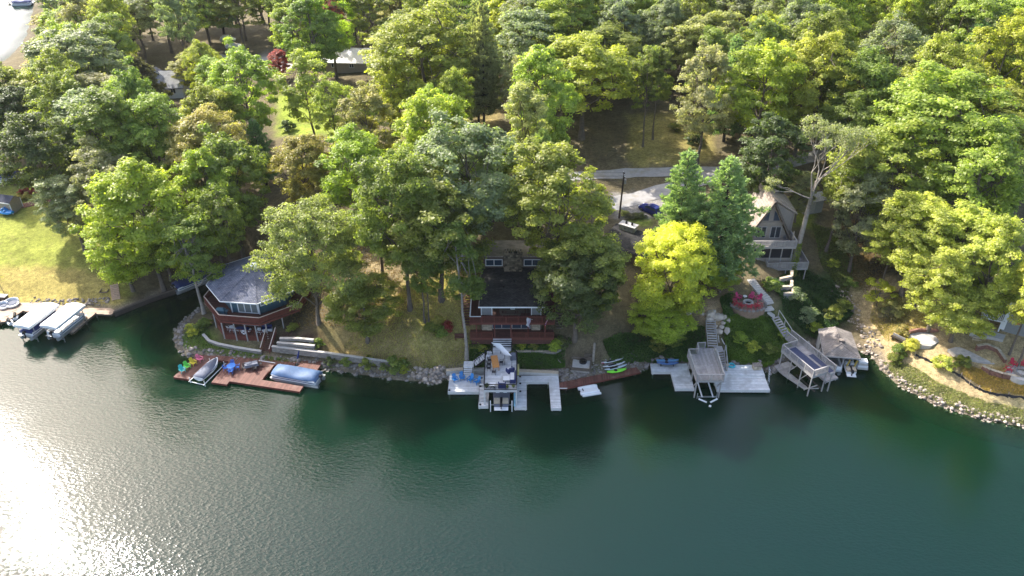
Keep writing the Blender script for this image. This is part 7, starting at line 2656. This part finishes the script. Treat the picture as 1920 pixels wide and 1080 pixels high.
# silt fence
sf = thing('silt_fence', 'sagging black silt fence across the sandy right bank', 'fence', G(1717, 668), absolute=True)
SFP = [G(*q) for q in ((1716, 668), (1735, 676), (1757, 686), (1780, 696), (1802, 708), (1818, 722), (1835, 732), (1856, 740), (1890, 745), (1925, 750))]
for i in range(len(SFP) - 1):
    a, b = SFP[i], SFP[i + 1]
    n = 5
    vs = []
    for q in range(n + 1):
        p = a.lerp(b, q / n)
        z = ground(p.x, p.y)
        w = .10 * math.sin(q * 2.1 + i)
        vs += [(p.x + w * .4, p.y + w, z - .05), (p.x, p.y + .12 + w * .5, z + .42 - .12 * math.sin(math.pi * q / n)), (p.x, p.y + .14 + w * .5, z + .42 - .12 * math.sin(math.pi * q / n)), (p.x + w * .4, p.y + .03 + w, z - .05)]
    fs = []
    for q in range(n):
        for k in range(3):
            fs.append((q * 4 + k, q * 4 + 4 + k, q * 4 + 5 + k, q * 4 + 1 + k))
    obj('fabric_panel', MB().add(vs, fs), black_fabric, sf)
    obj('stake', MB().box((a.x, a.y + .16, a.z + .35), (.06, .06, .9)), pale_cap, sf)
a = G(1682, 640)
t = thing('log_bench', 'dark weathered log bench tilted on the sandy bank', 'bench', a, math.radians(-52))
obj('seat', MB().tube([(-1.0, 0, .45), (0, 0, .48), (1.0, 0, .45)], [.2, .22, .2], 8), bark_dark, t)
obj('backrest', MB().box((0, .28, .75), (1.9, .07, .35)), grey_wood, t)
for x in (-.7, .7):
    obj('leg', MB().box((x, 0, .15), (.2, .3, .4)), bark_dark, t)

# ------------------------------------------------------------------ BACK: houses, cars, roads


def back_house(name, label, loc, rz, w, d, wh, rh, roofm, wallm, gm, gy=None):
    t = thing(name, label, 'house', (loc[0], loc[1], ground(*loc)), math.radians(rz))
    obj('wall', MB().box((0, 0, wh / 2 - .3), (w, d, wh + .6)), wallm, t)
    o = .5
    vs = [(-w / 2 - o, -d / 2 - o, wh - .1), (w / 2 + o, -d / 2 - o, wh - .1), (w / 2 + o, 0, wh + rh), (-w / 2 - o, 0, wh + rh), (w / 2 + o, d / 2 + o, wh - .1), (-w / 2 - o, d / 2 + o, wh - .1)]
    und = [(x, y, z - .2) for x, y, z in vs]
    obj('roof', MB().add(vs + und, [(0, 1, 2, 3), (3, 2, 4, 5), (9, 8, 7, 6), (11, 10, 8, 9), (0, 6, 7, 1), (4, 10, 11, 5), (1, 7, 8, 2), (2, 8, 10, 4), (0, 3, 9, 6), (3, 5, 11, 9)]), roofm, t)
    for s in (-1, 1):
        obj('gable', MB().add([(s * (w / 2 - .02), -d / 2 + .1, wh), (s * (w / 2 - .02), d / 2 - .1, wh), (s * (w / 2 - .02), 0, wh + rh - .25)], [(0, 1, 2) if s > 0 else (2, 1, 0)]), gm, t)
    for x in (-w * .3, 0, w * .3):
        window(t, (x - .6, -d / 2 - .002, wh * .45), (1, 0, 0), 1.2, 1.3, white_paint, dark_glass, cols=2, fw=.08)
    return t


x = back_house('grey_roof_house', 'house with pale grey roof and navy dormer gable at back left', (-84.5, 190), 4, 11, 9, 2.8, 2.6, roof_grey, white_paint, teal_wall)
d = obj('dormer', MB().add([(-3.0, -1.2, 3.6), (-.2, -1.2, 3.6), (-.2, -1.2, 5.0), (-1.6, -1.2, 6.0), (-3.0, -1.2, 5.0), (-3.0, 1.5, 4.6), (-.2, 1.5, 4.6), (-.2, 1.5, 5.0), (-1.6, 1.5, 6.0), (-3.0, 1.5, 5.0)], [(0, 1, 2, 3, 4), (1, 6, 7, 2), (2, 7, 8, 3), (3, 8, 9, 4), (4, 9, 5, 0)]), roof_navy, x)
obj('round_window', MB().lathe([(.36, 0), (.36, .05), (.01, .05)], 14), white_paint, d).location = (-1.6, -1.24, 4.9)
d.children[-1].rotation_euler = (math.pi / 2, 0, 0)
obj('dormer_trim', MB().bar((-3.1, -1.24, 5.0), (-1.6, -1.24, 6.06), .06, .16).bar((-1.6, -1.24, 6.06), (-.1, -1.24, 5.0), .06, .16), white_paint, d)
back_house('white_roof_house', 'long low house with near-white roof deep in the middle wood', (-39.5, 203), -4, 15, 12, 2.6, 1.6, mat('pale_metal_roof', (.66, .64, .62), rough=.6, var=.08), tan_siding, tan_siding)
back_house('hidden_house', 'tan roof peeping through the crowns left of centre', (-29.5, 139.5), 30, 8, 7, 2.8, 2.6, roof_tan, tan_siding, tan_siding)
back_house('hidden_house', 'pale house wall glimpsed at the very top right', (92, 218), 10, 9, 8, 4.5, 2.5, roof_grey, white_paint, white_paint)
for k, (px, py, col, rz, lab) in enumerate(((428, 78, (.7, .7, .72), .2, 'white van parked furthest back on the shaded driveway'), (438, 90, (.6, .61, .64), .4, 'white car parked behind the airy oak'), (446, 100, (.68, .68, .68), .1, 'white car nearest the airy oak on the back driveway'))):
    q = G(px, py)
    t = thing('parked_car', lab, 'car', q, rz, None)
    pm = mat('white_car_paint', (.68, .68, .69), rough=.25, var=.04, spec=.6)
    hgt = 1.3 if k == 0 else .98
    obj('body', MB().loft([sect(-2.2, 1.5, .4, .85), sect(-2.0, 1.8, .3, hgt), sect(.6, 1.8, .25, hgt), sect(1.5, 1.78, .28, .88), sect(2.2, 1.5, .4, .66)]), pm, t)
    obj('roof', MB().loft([[(-1.8, -.72, hgt), (-1.4, -.6, hgt + .5), (-1.4, .6, hgt + .5), (-1.8, .72, hgt)], [(1.1, -.72, hgt - .02), (.4, -.6, hgt + .5), (.4, .6, hgt + .5), (1.1, .72, hgt - .02)]]), pm, t)
    obj('windscreen', MB().add([(1.13, -.66, hgt + .02), (1.13, .66, hgt + .02), (.45, .55, hgt + .48), (.45, -.55, hgt + .48)], [(0, 1, 2, 3)]), dark_glass, t)
    for s in (-1, 1):
        for xx in (-1.3, 1.3):
            w = obj('wheel', MB().lathe([(.18, -.1), (.33, -.1), (.34, .1), (.18, .1)], 12), rubber, t)
            w.rotation_euler = (math.pi / 2, 0, 0)
            w.location = (xx, s * .82, .33)


def ribbon(name, label, pts, width, m, z=.06):
    """road laid as a sheet just above the ground"""
    P_ = [Vector(p) for p in pts]
    vs, fs = [], []
    n = 6
    k = 0
    path = []
    for i in range(len(P_) - 1):
        m_ = max(2, int((P_[i + 1] - P_[i]).length / 1.2))
        for q in range(m_):
            path.append(P_[i].lerp(P_[i + 1], q / m_))
    path.append(P_[-1])
    for i, p in enumerate(path):
        d = path[min(i + 1, len(path) - 1)] - path[max(i - 1, 0)]
        d.z = 0
        d.normalize()
        s = Vector((-d.y, d.x, 0))
        for j in range(n + 1):
            q = p + s * (width * (j / n - .5) + rnd.uniform(-.08, .08))
            vs.append((q.x, q.y, ground(q.x, q.y) + z))
    for i in range(len(path) - 1):
        for j in range(n):
            a = i * (n + 1) + j
            fs.append((a, a + 1, a + n + 2, a + n + 1))
    o = obj(name, MB().add(vs, fs), m, None, smooth=True)
    o['kind'] = 'structure'
    o['label'] = label
    return o


gravel = mat('pale_gravel', (.31, .295, .285), rough=.95, var=.22, scale=1.2, bump=.5, fine=9, stain=((.27, .24, .2), .5, .56))
ribbon('gravel_road', 'pale gravel road through the wood', [G(*q) for q in ((1060, 331), (1130, 327), (1190, 324), (1250, 323), (1320, 322), (1400, 318), (1450, 309), (1500, 300), (1560, 285))], 3.2, gravel)
ribbon('gravel_driveway', 'gravel driveway where the blue car is parked', [G(*q) for q in ((1130, 388), (1165, 379), (1200, 370), (1240, 358), (1290, 343), (1340, 328))], 3.8, gravel)
ribbon('back_driveway', 'pale driveway deep in the wood', [G(*q) for q in ((400, 108), (460, 114), (505, 120), (540, 130))], 6.0, mat('pale_driveway', (.48, .44, .40), rough=.9, var=.12))
for k, q in enumerate(((1180, 409), (1192, 408), (1203, 407), (1172, 404))):
    p = G(*q)
    plant_tree('shrub0', p.x, p.y, .7, .8, ('br', 'dk', 'dk', 'or')[k], ('brown clump of plants nearest the stone cottage chimney', 'dark low shrub at the gravel edge below the blue car', 'dark low shrub nearest the blue car', 'rusty plant at the foot of the utility pole')[k], cat='shrub')
# far cove dock
q = P(40, 3, .5)
t = thing('far_dock', 'small dark dock on the far cove at the top left corner', 'dock', q, .1)
obj('deck_board', boards(MB(), [(-5, -1.2), (5, -1.2), (5, 1.2), (-5, 1.2)], .0), grey_board, t, kind='stuff')
for x in (-4, 0, 4):
    obj('pile', MB().tube([(x, -1, -1.5), (x, -1, .4)], .12, 6), dark_wood, t)
pontoon_boat((q.x + 2, q.y - 3, .05), .1, 7, 2.4, navy_fabric, 'dark covered boat beside the far cove dock')
# ------------------------------------------------------------------ shore rocks, ivy, grass, undergrowth
def riprap(name, label, pts, dens, rmin, rmax, up, m=rip_stone, down=.5, sq=.7):
    mb = MB()
    for i in range(len(pts) - 1):
        a, b = Vector((*pts[i][:2], 0)), Vector((*pts[i + 1][:2], 0))
        L_ = (b - a).length
        s = Vector((-(b - a).y, (b - a).x, 0)).normalized()
        for k in range(int(L_ * dens * (up + down))):
            p = a.lerp(b, rnd.random()) + s * rnd.uniform(-down, up)
            r = rmin + (rmax - rmin) * rnd.random() ** 2.2
            z = ground(p.x, p.y)
            if z < -.6:
                continue
            mb.rock((p.x, p.y, z + r * .18), r, rnd, sq)
    o = obj(name, mb, m)
    o['kind'] = 'stuff'
    o['label'] = label
    return o


def shore_px(x0, x1, i0=None):
    return [P(*q, 0) for q in SHORE_PX if x0 <= q[0] <= x1]


pen = [P(*q, 0) for q in ((375, 577), (345, 601), (325, 626), (330, 652), (352, 668), (400, 674), (500, 686), (600, 690), (640, 696), (700, 706), (760, 713), (815, 718), (838, 712), (842, 700))]
riprap('shore_rock', 'grey and tan rocks along the peninsula and the dry slope', pen, 7, .08, .40, 1.5)
riprap('shore_rock', 'sunlit tan rocks left of the pale dock', [P(*q, 0) for q in ((770, 712), (815, 716), (840, 705), (846, 699))], 9, .15, .45, 2.0, rip_tan)
riprap('shore_rock', 'small grey rocks under the redwood boardwalk', [P(*q, 0) for q in ((1048, 704), (1055, 718), (1120, 711), (1190, 698), (1222, 683))], 11, .10, .30, 2.4)
riprap('shore_rock', 'rocks around the pale dock with raised grey deck', [P(*q, 0) for q in ((1222, 683), (1300, 689), (1428, 690), (1445, 701), (1462, 690), (1480, 672))], 5, .15, .5, 1.0)
rb_ = [P(*q, 0) for q in ((1600, 652), (1636, 668), (1652, 692), (1685, 722), (1750, 757), (1830, 783), (1920, 801), (2000, 820))]
riprap('shore_rock', 'band of pale riprap along the right bank', rb_, 11, .07, .36, 1.15, rip_tan)
riprap('gully_stone', 'pale stones in the dry gully above the boathouse', [G(*q) for q in ((1648, 655), (1625, 620), (1600, 600), (1604, 575), (1590, 555), (1560, 540))], 6, .10, .34, 1.2, rip_tan, .8)
riprap('shore_rock', 'small rocks at the foot of the left lawn', [P(*q, 0) for q in ((60, 572), (110, 578), (158, 576), (205, 574))], 9, .1, .3, 1.2, rip_stone)
lb = []
for poly, n in (([(880, 210), (940, 210), (940, 250), (880, 250)], 0),):
    pass


def scatter_poly(poly_px, n, seed):
    g = np.random.default_rng(seed)
    A_ = Gpoly(poly_px)
    lo, hi = A_.min(0), A_.max(0)
    out = []
    tot = 0
    while tot < n:
        q = g.uniform(lo, hi, (n * 2, 2))
        q = q[inside(q[:, 0], q[:, 1], A_)]
        out.append(q)
        tot += len(q)
    q = np.concatenate(out)[:n]
    z = ground_np(q[:, 0], q[:, 1])
    ok = z > .1
    return q[ok], z[ok], g


def ground_cover(name, label, poly, n, size, hmin, hmax, col, seed, upright=0.0, patch=True, narrow=.6):
    q, z, g = scatter_poly(poly, n, seed)
    if patch:
        f = np.sin(q[:, 0] * 1.3 + np.sin(q[:, 1] * 1.1) * 2) + np.sin(q[:, 1] * 1.7 + np.sin(q[:, 0] * .8) * 2) + g.normal(size=len(q)) * .5
        hh = hmin + (hmax - hmin) * np.clip(.5 + f * .28, 0, 1) * g.uniform(.3, 1, len(q))
    else:
        f = g.normal(size=len(q))
        hh = g.uniform(hmin, hmax, len(q))
    C = np.stack([q[:, 0], q[:, 1], z + hh], 1)
    nor = unit(g.normal(size=(len(q), 3)) * .6 + np.array([0, 0, 1.0]))
    t_ = unit(np.cross(nor, g.normal(size=(len(q), 3))))
    if upright:
        t_ = unit(t_ * (1 - upright) + np.array([0, 0, upright]))
    b_ = unit(np.cross(nor, t_))
    s = size * g.uniform(.6, 1.4, len(q))[:, None]
    me = quads_mesh(name, C, t_ * s, b_ * s * narrow, .5 + f * .13 + g.normal(size=len(q)) * .1, LEAF)
    o = bpy.data.objects.new(name, me)
    COL.objects.link(o)
    o.color = (*COLOURS[col], 1) if isinstance(col, str) else (*col, 1)
    o['kind'] = 'stuff'
    o['label'] = label
    return o


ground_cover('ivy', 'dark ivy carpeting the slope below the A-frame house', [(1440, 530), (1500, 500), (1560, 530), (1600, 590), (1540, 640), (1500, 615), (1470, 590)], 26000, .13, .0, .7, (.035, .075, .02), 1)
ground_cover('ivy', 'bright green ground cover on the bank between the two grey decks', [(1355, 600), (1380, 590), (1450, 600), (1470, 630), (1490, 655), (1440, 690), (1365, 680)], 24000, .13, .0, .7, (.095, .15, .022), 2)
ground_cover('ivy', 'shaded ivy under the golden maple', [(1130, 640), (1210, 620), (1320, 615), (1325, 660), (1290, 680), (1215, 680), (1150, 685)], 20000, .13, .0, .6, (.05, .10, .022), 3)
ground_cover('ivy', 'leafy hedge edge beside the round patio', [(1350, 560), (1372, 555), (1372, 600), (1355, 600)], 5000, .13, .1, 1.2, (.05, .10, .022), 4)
ground_cover('weeds', 'weedy greenery on the right bank above the riprap', [(1655, 680), (1700, 680), (1760, 720), (1840, 750), (1920, 770), (1920, 798), (1830, 780), (1750, 752), (1685, 718)], 8000, .10, .0, .4, (.17, .175, .065), 5)
ground_cover('weeds', 'green plants beside the bridge and under the redwood deck', [(880, 640), (922, 640), (918, 690), (880, 690)], 5000, .12, .0, .6, (.05, .10, .02), 6)
ground_cover('weeds', 'green lawn tufts right of the pale dock', [(965, 640), (1060, 640), (1060, 690), (975, 694)], 9000, .10, .0, .35, (.06, .12, .02), 7)
ground_cover('weeds', 'yellow-green foliage on the bank edge above the ravine', [(1520, 420), (1560, 430), (1600, 500), (1590, 560), (1540, 500)], 7000, .13, .0, .5, (.12, .14, .04), 8)
ground_cover('grass', 'dry grass tufts on the sunlit slope', [(640, 650), (700, 600), (760, 540), (800, 480), (880, 540), (875, 690), (830, 690), (760, 700)], 14000, .13, .0, .12, (.27, .24, .09), 9, .55, False, .3)
ground_cover('grass', 'grass tufts along the strip by the red dock', [(340, 630), (380, 600), (400, 640), (500, 668), (640, 690), (500, 682), (345, 655)], 6000, .12, .0, .14, (.10, .15, .035), 10, .5, False, .35)
ground_cover('grass', 'dry grass tufts on the right yard', [(1640, 560), (1700, 560), (1760, 600), (1720, 640), (1660, 640), (1630, 600)], 7000, .13, .0, .12, (.30, .24, .10), 11, .55, False, .3)
ground_cover('grass', 'golden straw on the slope below the right patio', [(1800, 680), (1860, 700), (1940, 715), (1940, 748), (1850, 735), (1800, 700)], 6000, .14, .0, .14, (.34, .24, .08), 12, .5, False, .3)
ground_cover('fallen_leaves', 'brown leaf litter under the trees behind the octagonal house', [(380, 470), (700, 460), (760, 520), (700, 600), (560, 620), (500, 520)], 9000, .12, .0, .06, (.19, .12, .06), 13, 0, False)
ground_cover('fallen_leaves', 'brown leaf litter in the dark ravine', [(1560, 420), (1640, 400), (1680, 500), (1620, 560), (1580, 500)], 8000, .14, .0, .08, (.17, .11, .06), 14, 0, False)

SH = [(385, 612, 'gr', 1.0, 'dark green shrub at the left end of the curved block wall'), (372, 620, 'gr', .9, 'shrub on the peninsula tip nearest the water'), (362, 628, 'ye', .8, 'yellow-green shrub on the peninsula tip'), (357, 618, 'yg', .7, 'small light shrub at the peninsula rocks'),
      (596, 650, 'gr', 1.0, 'green shrub at the right end of the garden terraces'), (586, 654, 'ol', .8, 'olive shrub by the lower garden terrace'), (549, 620, 'gr', .9, 'shrub on the upper garden terrace'), (560, 642, 'dk', .7, 'dark shrub between the garden terrace walls'),
      (618, 682, 'dk', .8, 'first small shrub on the strip above the rocks, from left'), (650, 682, 'gr', .9, 'second small shrub on the strip above the rocks'), (690, 688, 'gr', 1.1, 'third shrub on the strip above the rocks'), (738, 694, 'gr', 1.5, 'largest shrub on the strip above the rocks'), (757, 697, 'yg', .8, 'light shrub at the right end of the rock strip'),
      (1041, 655, 'yg', 1.2, 'bright fern-like shrub by the lower redwood deck'), (1052, 650, 'dk', 1.2, 'blue-green shrub right of the fern-like shrub'), (1000, 652, 'gr', .7, 'low plant under the front of redwood deck'), (978, 651, 'yg', .6, 'pale plant beside the bridge'), (892, 650, 'gr', .9, 'shrub left of the bridge under redwood deck'),
      (903, 657, 'yg', .7, 'yellowish plant left of the bridge'), (1450, 545, 'gr', 1.2, 'green shrub beside the stone planter terraces'), (1440, 536, 'gr', 1.0, 'green shrub above the curving concrete steps'), (1490, 560, 'gg', 1.3, 'pale shrub at the right of the stone planters'), (1513, 600, 'gg', 1.5, 'grey-green tall shrub above the slanting deck walkway'),
      (1522, 618, 'yg', 1.0, 'light shrub left of the boathouse roof'), (1560, 595, 'gr', 1.3, 'dark shrub behind the boathouse roof'), (1580, 580, 'gr', 1.2, 'shrub at the dry gully above the boathouse'), (1672, 590, 'ol', 1.6, 'olive shrub on the right yard grass'), (1660, 596, 'br', 1.3, 'brownish shrub on the right yard grass'),
      (1690, 625, 'ol', 1.0, 'straggly shrub by the log bench'), (1683, 668, 'gr', 1.3, 'green shrub above the pale riprap'), (1675, 680, 'gr', 1.0, 'small green shrub nearest the pale riprap'), (1705, 655, 'yl', 1.2, 'pale yellow shrub at the start of the silt fence'), (1770, 690, 'yl', 1.4, 'pale yellow shrub hanging over the silt fence'),
      (1800, 685, 'gr', 1.1, 'dark bush below the lens-shaped patio'), (1560, 500, 'yg', 1.0, 'light bush on the ravine edge'), (1590, 535, 'gr', 1.0, 'green bush at the ravine foot'), (540, 245, 'dk', 1.6, 'dark bush on the small back lawn'), (1265, 245, 'gr', 1.2, 'bush in the dappled back clearing'), (1300, 270, 'dk', 1.6, 'dark bush at the right of the dappled back clearing'),
      (1470, 630, 'yg', 1.0, 'bright bush at the walkway stairs'), (1385, 640, 'yg', 1.1, 'bright bush in the ground cover beside the grey deck'), (1410, 655, 'yg', 1.0, 'bright bush above the stone storage box'), (1440, 660, 'gr', 1.0, 'bush at the right end of the ground cover bank'), (1265, 645, 'gr', 1.4, 'leafy bush left of the raised grey deck'),
      (1235, 655, 'gr', 1.3, 'leafy bush above the blue kayaks')]
for px, py, c, r, lab in SH:
    q = G(px, py)
    plant_tree(('shrub0', 'shrub1')[int(px) % 2], q.x, q.y, r * 1.25, r, c, lab, cat='shrub')

# ------------------------------------------------------------------ light summer haze
hb = MB().box((0, 150, 34.5), (2000, 1800, 81))
hm = bpy.data.materials.new('haze')
hm.use_nodes = True
hm.node_tree.nodes.remove(hm.node_tree.nodes['Principled BSDF'])
pv = hm.node_tree.nodes.new('ShaderNodeVolumePrincipled')
pv.inputs['Color'].default_value = (.93, .96, 1.0, 1)
pv.inputs['Density'].default_value = .00005
pv.inputs['Anisotropy'].default_value = .2
hm.node_tree.links.new(pv.outputs[0], hm.node_tree.nodes['Material Output'].inputs['Volume'])
hz = obj('haze', hb, hm)
hz['kind'] = 'stuff'
hz['label'] = 'faint summer haze over the lake and the wood'
